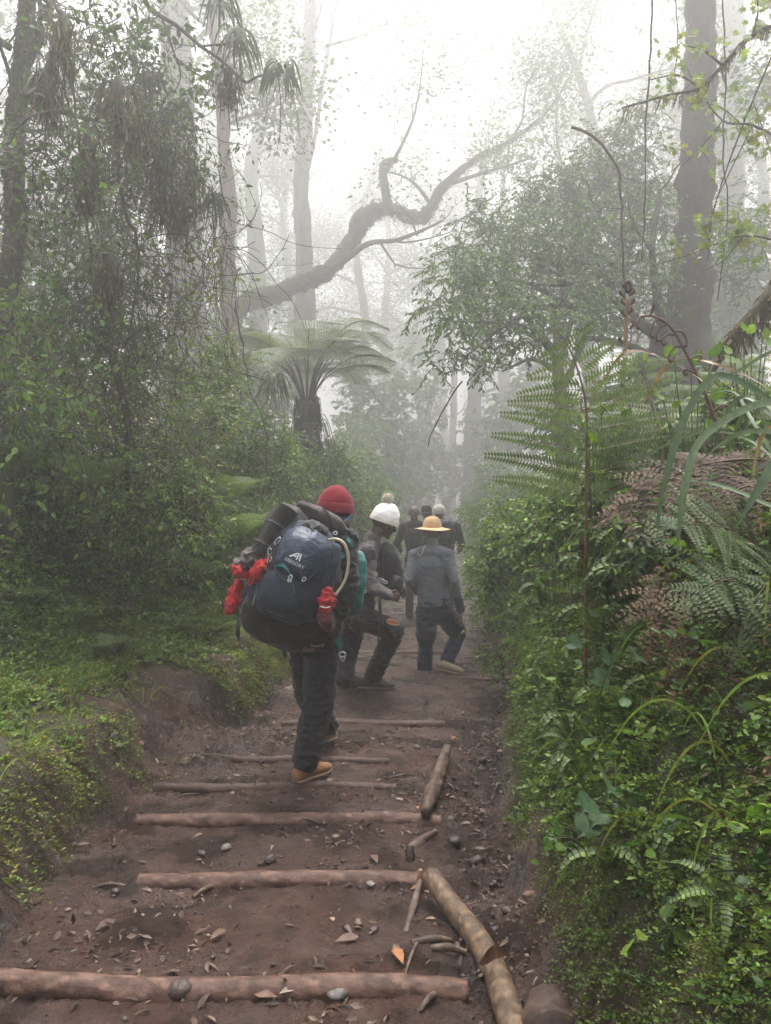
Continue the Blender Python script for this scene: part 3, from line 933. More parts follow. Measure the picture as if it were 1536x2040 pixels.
# ================================================================== undergrowth
def sprigs(mb, base, d, length, m, size, tmpl, pal, asp=.55, droop=.25, stem=None, sv=.25, up=.9, fan=.8):
    """leafy shoots, all at once: base (N,3), direction (N,3)"""
    N = len(base)
    if N == 0: return
    d = d / np.linalg.norm(d, axis=1)[:, None]
    length = np.broadcast_to(np.asarray(length, float), (N,))
    size = np.broadcast_to(np.asarray(size, float), (N,))
    t = (np.arange(m) + rng.random((N, m))) / m * .9 + .1
    p = base[:, None] + d[:, None] * (length[:, None] * t)[..., None]
    p[..., 2] -= droop * length[:, None] * t ** 2
    az = (np.arange(m) * 2.4)[None] + rng.uniform(0, 6.28, (N, 1))
    o = np.stack([np.cos(az), np.sin(az), rng.normal(size=(N, m)) * .25 + .1], -1)
    dd = o * fan + d[:, None] * .45
    sz = size[:, None] * (1.15 - .5 * t) * (1 + sv * rng.normal(size=(N, m))).clip(.5, 1.7)
    c = pick(pal, N)[:, None] * (1 + .12 * rng.normal(size=(N, m, 1))).clip(.6, 1.4)
    mb.leaves(tmpl, p.reshape(-1, 3), dd.reshape(-1, 3), rdir(N * m, up, .5), sz.ravel(), c.reshape(-1, 3), sz.ravel() * asp)
    if stem is not None:
        e = d * 1.0; e[:, 2] -= droop * .8
        mb.leaves(L_STRIP, base, e, rdir(N), length, np.broadcast_to(np.asarray(stem), (N, 3)), .004 + 0 * length)


def strap(mb, pts, width, col, twist=0.0, fold=.25):
    s = catmull(pts, 8); n_ = len(s)
    t = np.gradient(s, axis=0); t /= np.linalg.norm(t, axis=1)[:, None]
    side = np.cross(t, [0, -1., .25]); side /= np.linalg.norm(side, axis=1)[:, None]
    nn = np.cross(side, t)
    u = np.linspace(0, 1, n_)
    w_ = width * .5 * np.minimum(1, np.minimum(.45 + u * 3, (1.001 - u) * 3.0))[:, None]
    V = np.stack([s - side * w_, s + nn * w_ * -fold, s + side * w_], 1).reshape(-1, 3)
    i = np.arange(n_ - 1)[:, None] * 3
    q_ = np.concatenate([i + [0, 1, 4, 3], i + [1, 2, 5, 4]])
    cc = np.asarray(col, float) * (1 + .06 * rng.normal(size=(len(V), 1)))
    mb.add(V, q_, cc)


def nrm(x, y, e=.03):
    hx = (H(x + e, y, False) - H(x - e, y, False)) / (2 * e); hy = (H(x, y + e, False) - H(x, y - e, False)) / (2 * e)
    n = np.stack([-hx, -hy, np.ones_like(hx)], -1)
    return n / np.linalg.norm(n, axis=1)[:, None], np.sqrt(1 + hx ** 2 + hy ** 2)


def scatter(n, xr, yr, cond, view=.62):
    """random ground points by surface area inside the (slightly widened) field of view"""
    x = rng.uniform(*xr, n * 24); y = yr[0] + (yr[1] - yr[0]) * rng.random(n * 24)
    ok = (np.abs(x) < view * y + .8) & cond(x, y)
    x, y = x[ok], y[ok]
    nn, a = nrm(x, y)
    k = rng.random(len(x)) < a / 3.0
    x, y, nn = x[k][:n], y[k][:n], nn[k][:n]
    return np.stack([x, y, H(x, y, False)], -1), nn


def DL(x, y): return xleft(y) - x
def DR(x, y): return x - xright(y)


def patch(p, s=1.3, o=0.): return noise3(p * s + o)


# ---- left: small pale creeping ground cover
mb = MB()
p, n = scatter(60000, (-5.5, -.6), (2.6, 11), lambda x, y: (DL(x, y) > .16 + .20 * sstep(4.2, 3.0, y) + .14 * noise3(np.stack([x * 4, y * 4, 0 * x], -1))) & (DL(x, y) < 3.0) & ~((y > 4.5) & (y < 5.8) & (DL(x, y) < .75 + .2 * noise3(np.stack([x * 3, y * 3, 0 * x], -1)))))
p[:, 2] += np.clip(.13 * noise3(p * [2.6, 2.6, 0] + 5) + .02, 0, 1) * sstep(.2, .8, DL(p[:, 0], p[:, 1]))
kk_ = (noise3(p * 1.9 + 70) + .5 * noise3(p * 6 + 4) < .30) & ((p[:, 1] > 4.2) | (rng.random(len(p)) < .75)); p, n = p[kk_], n[kk_]
k_ = patch(p, 1.1) > -.12
sprigs(mb, p[k_], n[k_] * .5 + rdir(k_.sum(), .5) * .7, rng.uniform(.05, .13, k_.sum()), 7, .021, L_KITE, [tuple(1.08 * q for q in c) for c in C_LIGHT + C_YEL + C_MID[:2]], .6, .4)
sprigs(mb, p[~k_], n[~k_] * .5 + rdir((~k_).sum(), .5) * .7, rng.uniform(.05, .14, (~k_).sum()), 7, .017, L_KITE, [tuple(1.1 * q for q in c) for c in C_YEL + C_LIGHT[:2]] + C_OLIVE + [(.16, .11, .05)], .6, .4)
p, n = scatter(6000, (-2.2, -.5), (3.3, 9.0), lambda x, y: (DL(x, y) > .0) & (DL(x, y) < .3))
k_ = patch(p, 3.0, 14) > .0
sprigs(mb, p[k_], n[k_] * .7 + rdir(k_.sum(), -.2) * .7, rng.uniform(.02, .08, k_.sum()), 6, .012, L_KITE, C_OLIVE + C_YEL[2:], .6, .8)
tag(mb.build('ground_cover', M_LEAF), 'pale green and yellow creeping ground cover on the left bank', 'ground cover', kind='stuff')

mb2 = MB()
p, n = scatter(2000, (-2.6, -.5), (2.4, 10), lambda x, y: (rng.random(len(x)) < np.where(y < 4.6, .35, 1)) & (y > 3.0) & (DL(x, y) > .10) & (DL(x, y) < .45) & ~((y > 4.5) & (y < 5.8)))
sprigs(mb2, p, n * .35 + np.array([.9, -.3, .15]) + rdir(len(p)) * .45, rng.uniform(.08, .22, len(p)), 10, .02, L_KITE, C_YEL + C_LIGHT + C_OLIVE[3:], .55, .7, (.07, .06, .03))
p, n = scatter(420, (-4.5, -.8), (2.8, 8), lambda x, y: (DL(x, y) > .25) & (DL(x, y) < 2.0))
for q_ in p:
    az_ = rng.uniform(0, 6.28); l_ = rng.uniform(.12, .38); t_ = np.linspace(0, 1, 5)[:, None]
    strap(mb2, q_ + np.array([math.cos(az_), math.sin(az_), 0]) * l_ * .55 * t_ + np.array([0, 0, 1.]) * l_ * (1.2 * t_ - 1.0 * t_ ** 2), .006, pick(C_LIGHT + C_YEL + C_OLIVE[3:], 1)[0])
tag(mb2.build('ground_cover', M_LEAF), 'trailing shoots hanging over the cut edge of the left bank', 'ground cover', kind='stuff')

# ---- left: taller sprigs and small fern like shoots through the carpet
mb = MB()
p, n = scatter(7000, (-5.5, -.6), (3.0, 10), lambda x, y: (DL(x, y) > .3) & (DL(x, y) < 2.2) & ~((y > 4.5) & (y < 5.8) & (DL(x, y) < .7)))
h_ = .06 + .30 * sstep(.2, 1.6, DL(p[:, 0], p[:, 1])); k_ = patch(p, 1.7, 3) > 0
sprigs(mb, p[k_], n[k_] * .6 + rdir(k_.sum(), .4) * .7, h_[k_] * rng.uniform(.7, 1.6, k_.sum()), 9, .034, L_OVAL, C_LIGHT + C_PALE + C_MID[1:2], .55, .35, (.06, .06, .03))
sprigs(mb, p[~k_], n[~k_] * .5 + rdir((~k_).sum(), .5) * .8, h_[~k_] * rng.uniform(.8, 1.8, (~k_).sum()), 13, .026, L_LONG, C_LIGHT + C_YEL[:2], .3, .6, (.06, .06, .03))
tag(mb.build('undergrowth', M_LEAF), 'leafy shoots standing in the left ground cover', 'undergrowth', kind='stuff')

# ---- left: leafier green layer behind it, rising into the thicket
mb = MB()
p, n = scatter(21000, (-8, -1.2), (3.4, 12), lambda x, y: (DL(x, y) > 1.15 + .5 * noise3(np.stack([x, y, 0 * x], -1))) & (DL(x, y) < 5.0))
h = sstep(.9, 2.5, DL(p[:, 0], p[:, 1])) * (1.15 + .35 * patch(p, .9, 4))
q_ = p.copy(); q_[:, 2] += h * rng.random(len(p)) ** .8
pk = patch(q_, 1.5, 9)
for sel, pal, sz, tm, asp in ((pk > .08, C_LIGHT + C_YEL[3:] + C_PALE, .042, L_OVAL, .55), ((pk <= .08) & (pk > -.15), C_MID + C_LIGHT + C_LIGHT, .045, L_OVAL, .6), (pk <= -.15, C_DEEP[1:3] + C_MID, .05, L_LONG, .34)):
    m_ = sel.sum()
    sprigs(mb, q_[sel], n[sel] * .4 + rdir(m_, .35), rng.uniform(.12, .3, m_), 9, sz, tm, pal, asp, .35, (.06, .05, .03))
tag(mb.build('undergrowth', M_LEAF), 'mixed green undergrowth rising behind the left bank', 'undergrowth', kind='stuff')

# ---- right bank: moss and tiny leaves low down
mb = MB()
p, n = scatter(30000, (.3, 3.0), (1.5, 9), lambda x, y: (DR(x, y) > .04 + .07 * noise3(np.stack([x * 5, y * 5, 0 * x], -1))) & (DR(x, y) < .75))
k_ = patch(p, 2.2, 3) + .35 * rng.normal(size=len(p)) > -.1
sprigs(mb, p[k_], n[k_] * .7 + rdir(k_.sum(), .2) * .6, rng.uniform(.03, .10, k_.sum()), 6, .014, L_KITE, C_MID + C_OLIVE + C_YEL[3:], .62, .6)
k_ = ~k_ & (rng.random(len(p)) < .7)
sprigs(mb, p[k_], n[k_] * .6 + rdir(k_.sum(), -.1) * .5, rng.uniform(.04, .12, k_.sum()), 5, .011, L_KITE, C_OLIVE + C_BROWN[:1] + C_YEL[3:], .55, .8)
tag(mb.build('bank_moss', M_LEAF), 'olive moss and tiny leaves on the foot of the right bank', 'moss', kind='stuff')

# ---- right bank: leafy cover
mb = MB()
p, n = scatter(13000, (.55, 4.5), (1.45, 10), lambda x, y: (DR(x, y) > .16 + .10 * noise3(np.stack([x * 3, y * 3, 0 * x], -1)) + .10 * sstep(3.2, 2.2, y)) & (DR(x, y) < 2.6))
near = p[:, 1]
hh = sstep(.3, .9, DR(p[:, 0], p[:, 1])) * (.30 + .22 * patch(p, 1.4, 4)) * np.where(near < 3, .75, 1)
q_ = p.copy(); q_[:, 2] += np.clip(hh, 0, 1) * rng.random(len(p)) ** .7
pk = patch(q_, 2.4, 21)
for sel, pal, sz, tm, asp in ((pk > .22, C_LIGHT + C_YEL[3:] + C_MID[1:2], .033, L_OVAL, .5), ((pk <= .22) & (pk > -.02), C_MID + C_LIGHT, .042, L_OVAL, .62), ((pk <= -.02) & (pk > -.25), C_MID + C_LIGHT[:1], .02, L_KITE, .5), (pk <= -.25, C_DEEP[1:] + C_MID, .045, L_LONG, .36)):
    m_ = sel.sum()
    sprigs(mb, q_[sel], n[sel] * .75 + rdir(m_, .25) * .8, rng.uniform(.08, .2, m_), 10, sz * (.62 + .38 * sstep(1.9, 3.4, q_[sel][:, 1])), tm, pal, asp, .4, (.055, .045, .025))
p, n = scatter(240, (.6, 3.5), (1.5, 6), lambda x, y: (DR(x, y) > .28) & (DR(x, y) < 1.8))     # scattered larger toothed leaves
p[:, 2] += .05 + .30 * sstep(.3, .9, DR(p[:, 0], p[:, 1])) * rng.random(len(p))
sprigs(mb, p, n * .8 + rdir(len(p), .3) * .6, rng.uniform(.10, .22, len(p)), 4, .056, L_SERR, C_LIGHT[:2] + C_MID + [(.10, .16, .08)], .8, .3, (.07, .07, .03))
p, n = scatter(3600, (.5, 3.2), (1.5, 8), lambda x, y: (DR(x, y) > .12) & (DR(x, y) < 1.6))     # feathery fine shoots
p[:, 2] += .25 * sstep(.3, .9, DR(p[:, 0], p[:, 1])) * rng.random(len(p))
sprigs(mb, p, n * .9 + rdir(len(p), .1) * .7, rng.uniform(.10, .20, len(p)), 20, .015, L_KITE, C_LIGHT + C_MID + C_YEL[3:], .5, .6, (.06, .06, .03), fan=1.0)
p, n = scatter(260, (.6, 3.0), (1.7, 7), lambda x, y: (DR(x, y) > .2) & (DR(x, y) < 1.4))     # thin grass blades
for q_ in p:
    az_ = rng.uniform(PI * .8, PI * 1.9); l_ = rng.uniform(.25, .6); t_ = np.linspace(0, 1, 5)[:, None]
    strap(mb, q_ + np.array([math.cos(az_), math.sin(az_), 0]) * l_ * .6 * t_ + np.array([0, 0, 1.]) * l_ * (1.1 * t_ - 1.25 * t_ ** 2), .007, pick(C_LIGHT + C_YEL[:1], 1)[0])
p, n = scatter(900, (.7, 3.5), (1.6, 6), lambda x, y: (DR(x, y) > .35) & (DR(x, y) < 1.6))   # dead leaves caught among the green
p[:, 2] += rng.uniform(.02, .25, len(p))
sprigs(mb, p, n * .5 + rdir(len(p), -.2), rng.uniform(.08, .22, len(p)), 8, .03, L_LONG, C_BROWN, .3, .7, (.05, .03, .02))
tag(mb.build('undergrowth', M_LEAF), 'mixed green undergrowth covering the right bank', 'undergrowth', kind='stuff')

# ---- far undergrowth on both sides of the misty path
mb = MB()
for xr_, cond in (((-14, 2), lambda x, y: (DL(x, y) > .1) & (DL(x, y) < 9)), ((1, 16), lambda x, y: (DR(x, y) > .05) & (DR(x, y) < 9))):
    p, n = scatter(4200, xr_, (8.5, 30), cond)
    dd_ = np.where(xr_[0] < 0, DL(p[:, 0], p[:, 1]), DR(p[:, 0], p[:, 1]))
    q_ = p.copy(); q_[:, 2] += (sstep(0, 2.2, dd_) * (1.0 + .5 * patch(p, .6)) + .1) * rng.random(len(p))
    m_ = len(p)
    sprigs(mb, q_, n * .5 + rdir(m_, .3), rng.uniform(.25, .5, m_), 11, .085, L_OVAL, C_MID + C_LIGHT[:2] + C_DEEP, .5, .35, (.05, .045, .03))
tag(mb.build('undergrowth', M_LEAF), 'misty undergrowth along the far path', 'undergrowth', kind='stuff')


# ================================================================== single plants
def rel(pts, b): return np.asarray(pts) - b


def fern_thing(label, base, stems, width, npin, pal, name='fern', cat='fern', mat=None, **kw):
    """stems: list of world curves"""
    th = thing(name, label, cat, base)
    for st in stems:
        fb = MB(); frond(fb, rel(st, base), width, npin, pal, **kw)
        fb.build('frond', mat or M_LEAF, th)
    return th


PAL_FERN = [(.085, .125, .05), (.10, .145, .06), (.07, .11, .045)]
PAL_BRK = [(.12, .17, .065), (.10, .15, .05), (.14, .18, .08)]
PAL_DEAD = [(.085, .056, .037), (.105, .071, .048), (.062, .039, .027)]
PAL_LIME = [(.13, .20, .05), (.15, .22, .06), (.11, .18, .045)]
PAL_YEL = [(.20, .22, .06), (.24, .24, .07), (.16, .20, .05)]

b = gp(1172, 3.3)
fern_thing('tall bracken frond with long level leaflets above the right bank', b,
           [[b, P(1168, 940, 3.3), P(1168, 820, 3.3), P(1155, 750, 3.28), P(1130, 685, 3.25), P(1105, 655, 3.2)]], .44, 9, PAL_BRK,
           up=(0, -.9, .35), stemcol=(.16, .085, .05), r=.0075, start=.60, bip=30, droop=.10, shape=.5, pinw=.30, sweep=.30)
b = gp(1330, 3.2)
fern_thing('bracken fern with level fronds behind the curled brown stalk', b,
           [[b, P(1320, 900, 3.3), P(1300, 800, 3.5), P(1270, 720, 3.6), P(1230, 690, 3.7)], [b, P(1400, 900, 3.4), P(1450, 780, 3.5), P(1500, 720, 3.5), P(1550, 705, 3.5)]], .36, 10, PAL_BRK,
           up=(0, -.30, .95), stemcol=(.14, .09, .045), r=.006, start=.42, bip=26, droop=.12, shape=.4, pinw=.30, sweep=.3)
b = gp(1580, 2.5)
fern_thing('grey green fern hanging over the right bank beside the frame edge', b,
           [[b, P(1560, 1120, 2.4), P(1470, 1060, 2.3), P(1370, 1045, 2.2), P(1285, 1075, 2.15)], [b, P(1570, 1170, 2.3), P(1490, 1150, 2.2), P(1410, 1170, 2.1), P(1345, 1230, 2.05)],
            [b, P(1590, 1120, 2.4), P(1540, 1150, 2.2), P(1490, 1220, 2.1), P(1450, 1330, 2.05)]], .17, 22, PAL_FERN,
           up=(0, -.75, .66), stemcol=(.12, .09, .05), r=.004, start=.2, bip=16, droop=.12, shape=.3, pinw=.42, sweep=.45, gap=.10, pkink=.16)
fern_thing('withered brown fern frond lying across the right bank', gp(1560, 2.6),
           [[P(1580, 925, 2.5), P(1480, 915, 2.5), P(1370, 935, 2.5), P(1270, 990, 2.5), P(1185, 1055, 2.5)], [P(1580, 960, 2.4), P(1500, 965, 2.4), P(1420, 1000, 2.4), P(1370, 1060, 2.4)]],
           .15, 24, PAL_DEAD, name='dead_fern', mat=M_LEAFD, up=(0, -.6, .8), stemcol=(.13, .08, .06), r=.005, start=.08, bip=11, droop=.55, shape=.25, pinw=.40, sweep=.5, pkink=.3)
fern_thing('rusty dead fern hanging in the shade of the right bank', gp(1330, 3.0),
           [[P(1330, 1130, 2.75), P(1310, 1180, 2.6), P(1300, 1250, 2.5), P(1290, 1330, 2.45)], [P(1380, 1150, 2.7), P(1380, 1230, 2.5), P(1350, 1330, 2.4), P(1330, 1420, 2.35)]],
           .10, 18, C_BROWN, name='dead_fern', mat=M_LEAFD, up=(0, -.6, .8), stemcol=(.09, .05, .03), r=.003, start=.1, bip=8, droop=.7, shape=.3, pinw=.45, pkink=.4)
fern_thing('yellow green fern in the lower right corner', gp(1540, 1.95),
           [[P(1560, 1930, 1.9), P(1500, 1925, 1.85), P(1430, 1905, 1.8), P(1370, 1890, 1.78)], [P(1570, 2010, 1.85), P(1500, 1990, 1.8), P(1440, 1950, 1.76), P(1400, 1925, 1.75)]],
           .075, 18, PAL_YEL, up=(0, -.7, .7), r=.0025, start=.08, bip=9, droop=.15, shape=.35, pinw=.46)
fern_thing('bright green fern at the right edge above the yellow fern', gp(1560, 2.1),
           [[P(1570, 1880, 2.0), P(1520, 1850, 1.95), P(1480, 1850, 1.9), P(1445, 1875, 1.88)], [P(1580, 1850, 2.0), P(1550, 1880, 1.92), P(1530, 1920, 1.88)]],
           .075, 16, PAL_LIME, up=(0, -.6, .8), r=.0025, start=.1, bip=9, droop=.2, shape=.35, pinw=.46)
sm = [(1195, 1395, 2.85), (1240, 1330, 2.8), (1330, 1375, 2.6), (1262, 1515, 2.5), (1390, 1600, 2.3), (1430, 1390, 2.5), (1205, 1720, 2.25), (1480, 1470, 2.3), (1500, 1290, 2.45), (1150, 1530, 2.7),
      (1350, 1680, 2.15), (1180, 1230, 3.1), (1110, 1290, 3.6), (1225, 1085, 3.1), (1160, 1130, 3.3), (1080, 1180, 4.2), (1240, 1150, 2.95), (1475, 1680, 2.15), (1130, 1440, 3.0)]
where = ['below the brown hanging fern', 'under the long sedge blades', 'right of the middle of the bank', 'above the pale serrated leaf', 'beside the yellow leaf', 'at the right edge in the shade', 'low on the bank by the loose log', 'at the right edge half way down', 'under the grey green fern', 'on the mossy foot of the bank',
         'among the serrated leaves low down', 'below the bank top', 'on the outer bank edge', 'just under the bank top bushes', 'on the front of the bank top', 'where the bank meets the mist', 'between the two sedge blades', 'beside the right edge near the bottom', 'on the mossy edge above the path']
for (px, py, d), w_ in zip(sm, where):
    c = P(px, py, d); th_b = c + [.05, .12, -.1]
    st = []
    for j in range(int(rng.integers(3, 6))):
        a = rng.uniform(-1.3, 1.3) + PI
        o = np.array([math.sin(a), math.cos(a) * .6, 0])
        L_ = rng.uniform(.10, .19)
        st.append([th_b + rng.normal(size=3) * .02, c + o * L_ * .3 + [0, 0, .04], c + o * L_ * .75 + [0, 0, .045], c + o * L_ * 1.1 + [0, 0, .0]])
    fern_thing('small bright fern ' + w_, th_b, st, .045, 15, PAL_LIME + PAL_FERN, up=(0, -.5, .85), stemcol=(.09, .08, .03), r=.0016, start=.12, bip=0, droop=.15, shape=.4, sweep=.25)

# fern fronds among the left undergrowth
lf = [(280, 1190, 7.0, .5, .15, PAL_FERN, 'fern frond leaning out of the left undergrowth'), (290, 1270, 6.2, .45, .14, PAL_FERN, 'feathery fern on the left bank above the muddy ramp'), (190, 915, 6.0, .6, .2, PAL_LIME, 'bright feathery fern high in the left thicket'),
      (30, 880, 5.0, .6, .2, PAL_FERN, 'fern at the left edge beside the grass clump'), (480, 1030, 7.4, .6, .2, PAL_LIME, 'light green fern behind the big backpack'), (470, 950, 8.2, .6, .2, PAL_LIME, 'light green fern below the tree fern'),
      (420, 1110, 7.0, .6, .19, PAL_FERN, 'fern left of the big backpack'), (120, 1080, 6.4, .5, .16, PAL_FERN, 'dark fern half way up the left side'), (350, 1010, 7.6, .55, .18, PAL_FERN, 'fern in the middle of the left thicket'), (540, 1020, 8.6, .5, .18, PAL_LIME, 'bright fern just above the rolled mat'),
      (60, 1215, 6.0, .4, .12, PAL_FERN, 'low fern at the left edge'), (420, 1225, 6.6, .45, .14, PAL_LIME, 'fern beside the red jacket sleeve')]
lf += [(150, 1190, 5.9, .34, .11, PAL_LIME, 'light fern in front of the dark shrubs at far left'), (230, 1240, 5.6, .30, .09, PAL_FERN, 'small fern left of the muddy ramp'), (350, 1215, 6.3, .34, .11, PAL_LIME, 'light fern behind the muddy ramp'),
       (400, 1270, 6.2, .26, .08, PAL_FERN, 'little fern just left of the dangling webbing'), (60, 1310, 4.8, .28, .09, PAL_LIME, 'low bright fern at the left edge of the bank'), (140, 1350, 4.7, .22, .07, PAL_FERN, 'tiny fern above the left cut bank'),
       (330, 1160, 7.0, .40, .13, PAL_LIME, 'fern halfway between the ramp and the shrubs'), (470, 1180, 7.4, .36, .11, PAL_FERN, 'fern partly hidden by the hanging red sleeve'), (20, 1150, 5.6, .42, .13, PAL_FERN, 'fern cut by the left edge under the grass clump'),
       (250, 1100, 7.2, .45, .14, PAL_LIME, 'upright light fern at the foot of the left thicket'), (500, 1290, 7.0, .22, .07, PAL_LIME, 'small fern behind the porter legs on the bank edge')]
for px, py, d, L_, wd, pal, lab in lf:
    c = P(px, py, d); bb = c - [0, 0, .25]
    st = [arch(bb, az + rng.normal() * .2, L_ * rng.uniform(.8, 1.15), R(rng.uniform(48, 68)), .42, 6) for az in np.linspace(0, 2 * PI, 8)[:-1]]
    fern_thing(lab, bb, st, wd, 18, pal, up=(0, 0, 1), r=.004, start=.15, bip=10, droop=.18, shape=.3, pinw=.44)


proto = None
p, n = scatter(90, (.6, 2.8), (1.7, 6.5), lambda x, y: (DR(x, y) > .22) & (DR(x, y) < 1.5))
p = p[:34]
for q_ in p:
    q_ = q_ + [-.04, -.04, .10]
    if proto is None:
        st = [q_ + np.array([[0, 0, -.06], [math.sin(a) * .05, math.cos(a) * .05, .03], [math.sin(a) * .12, math.cos(a) * .12, .035], [math.sin(a) * .18, math.cos(a) * .18, -.01]]) for a in np.linspace(0, 5.4, 6)]
        proto = fern_thing('small green fern among the leaves of the right bank', q_, st, .042, 16, PAL_LIME + PAL_FERN, stemcol=(.09, .08, .03), r=.0016, start=.12, bip=0, droop=.15, shape=.4, sweep=.25)
        proto['group'] = 'small ferns among the leaves of the right bank'
    else:
        dup(proto, q_, rng.uniform(0, 6.28), rng.uniform(.7, 1.35), rx=rng.uniform(-.2, .5), ry=-.35)


# broad serrated leaves on the right bank
def leaf_plant(label, base, items, tmpl, pal, size, asp=.75, name='broad_leaf_plant', cat='plant', mat=None, stemcol=(.07, .08, .03)):
    """items: world positions of leaves; a stalk goes from base to each"""
    th = thing(name, label, cat, base)
    sb, lb = MB(), MB()
    for q_ in items:
        q_ = np.asarray(q_)
        mid_ = (q_ + base) / 2 + [0, 0, .03]
        sb.tube(catmull([np.zeros(3), mid_ - base, q_ - base], 4), .0025, 4, stemcol, caps=False)
    it = np.array(items) - base
    n_ = len(it)
    dirs = it * 1.0; dirs[:, 2] = dirs[:, 2] * .2 - .05 * np.linalg.norm(dirs, axis=1)
    dirs += rng.normal(size=(n_, 3)) * .04 + [0, -.06, -.02]
    s = size * rng.uniform(.65, 1.2, n_)
    lb.leaves(tmpl, it, dirs, rdir(n_, 1.4, .4) + [0, -.5, 0], s, pick(pal, n_, .12), s * asp)
    sb.build('stem', M_TWIG, th); lb.build('leaves', mat or M_LEAF, th)
    return th


C_NET = [(.065, .115, .060), (.08, .135, .07), (.055, .10, .05)]
bl = [(1230, 1600, 2.45, .11, 5, C_NET, 'pale serrated leaves in the middle of the right bank'), (1470, 1570, 2.15, .10, 6, C_NET, 'large serrated leaves near the right edge'), (1290, 1345, 2.6, .085, 5, C_NET, 'serrated leaves under the hanging sedge blades'),
      (1395, 1775, 2.1, .09, 6, C_NET, 'serrated leaves low in the right corner'), (1320, 1150, 2.9, .07, 5, C_MID, 'dark heart leaves under the bank top'), (1100, 1350, 3.3, .06, 5, C_LIGHT, 'light leaves on the outer edge of the right bank'),
      (1240, 1450, 2.7, .07, 6, C_MID, 'green leaves below the dead fern'), (1450, 1320, 2.4, .08, 6, C_NET, 'shaded broad leaves at the right edge'), (1150, 1650, 2.5, .055, 5, C_MID, 'small broad leaves on the mossy foot of the bank'), (1330, 1870, 2.05, .06, 6, C_LIGHT, 'light rounded leaves above the yellow fern'), (1200, 1250, 3.0, .075, 6, C_NET, 'broad leaves on the shoulder of the bank'), (1500, 1430, 2.2, .085, 5, C_NET, 'broad leaves by the right edge above the serrated ones')]
for px, py, d, s, n_, pal, lab in bl:
    c = P(px, py, d); bb = c + [.06, .12, -.14]
    its = [c + np.array([rng.uniform(-.13, .13), rng.uniform(-.1, .06), rng.uniform(-.09, .1)]) for _ in range(n_ + 2)]
    leaf_plant(lab, bb, its, L_SERR, pal, s * 1.05, .85)
leaf_plant('single yellowed leaf among the green of the right bank', P(1470, 1620, 2.12) + [.02, .05, -.05], [P(1475, 1615, 2.1)], L_SERR, [(.32, .28, .05)], .055, 1.0, mat=M_LEAF)
lp = [(1250, 760, 3.7, .06, 5, PAL_LIME, 'lime green leaves behind the brown stalk'), (1300, 790, 3.6, .06, 6, PAL_LIME, 'bright lime leaves right of the brown stalk'), (1490, 690, 3.3, .065, 5, PAL_LIME, 'bright lobed leaves at the right edge above the sedge'), (1385, 745, 3.2, .07, 4, C_MID, 'dark lobed leaves under the curled stalk'), (1200, 860, 3.4, .07, 6, C_LIGHT, 'light leaves at the left end of the bank top'),
      (1130, 920, 4.0, .065, 7, C_LIGHT, 'light lanceolate shoot on the bank top'), (1110, 940, 4.5, .06, 7, C_PALE, 'pale shoot where the bank top meets the mist')]
for px, py, d, s, n_, pal, lab in lp:
    c = P(px, py, d); bb = gp(px, d)
    its = [c + np.array([rng.uniform(-.12, .12), rng.uniform(-.1, .1), rng.uniform(-.15, .08)]) for _ in range(n_ + 4)]
    leaf_plant(lab, bb, its, L_SERR if n_ < 7 else L_LONG, pal, s, .8 if n_ < 7 else .35)


# ---- sedge with long strap leaves at the right edge


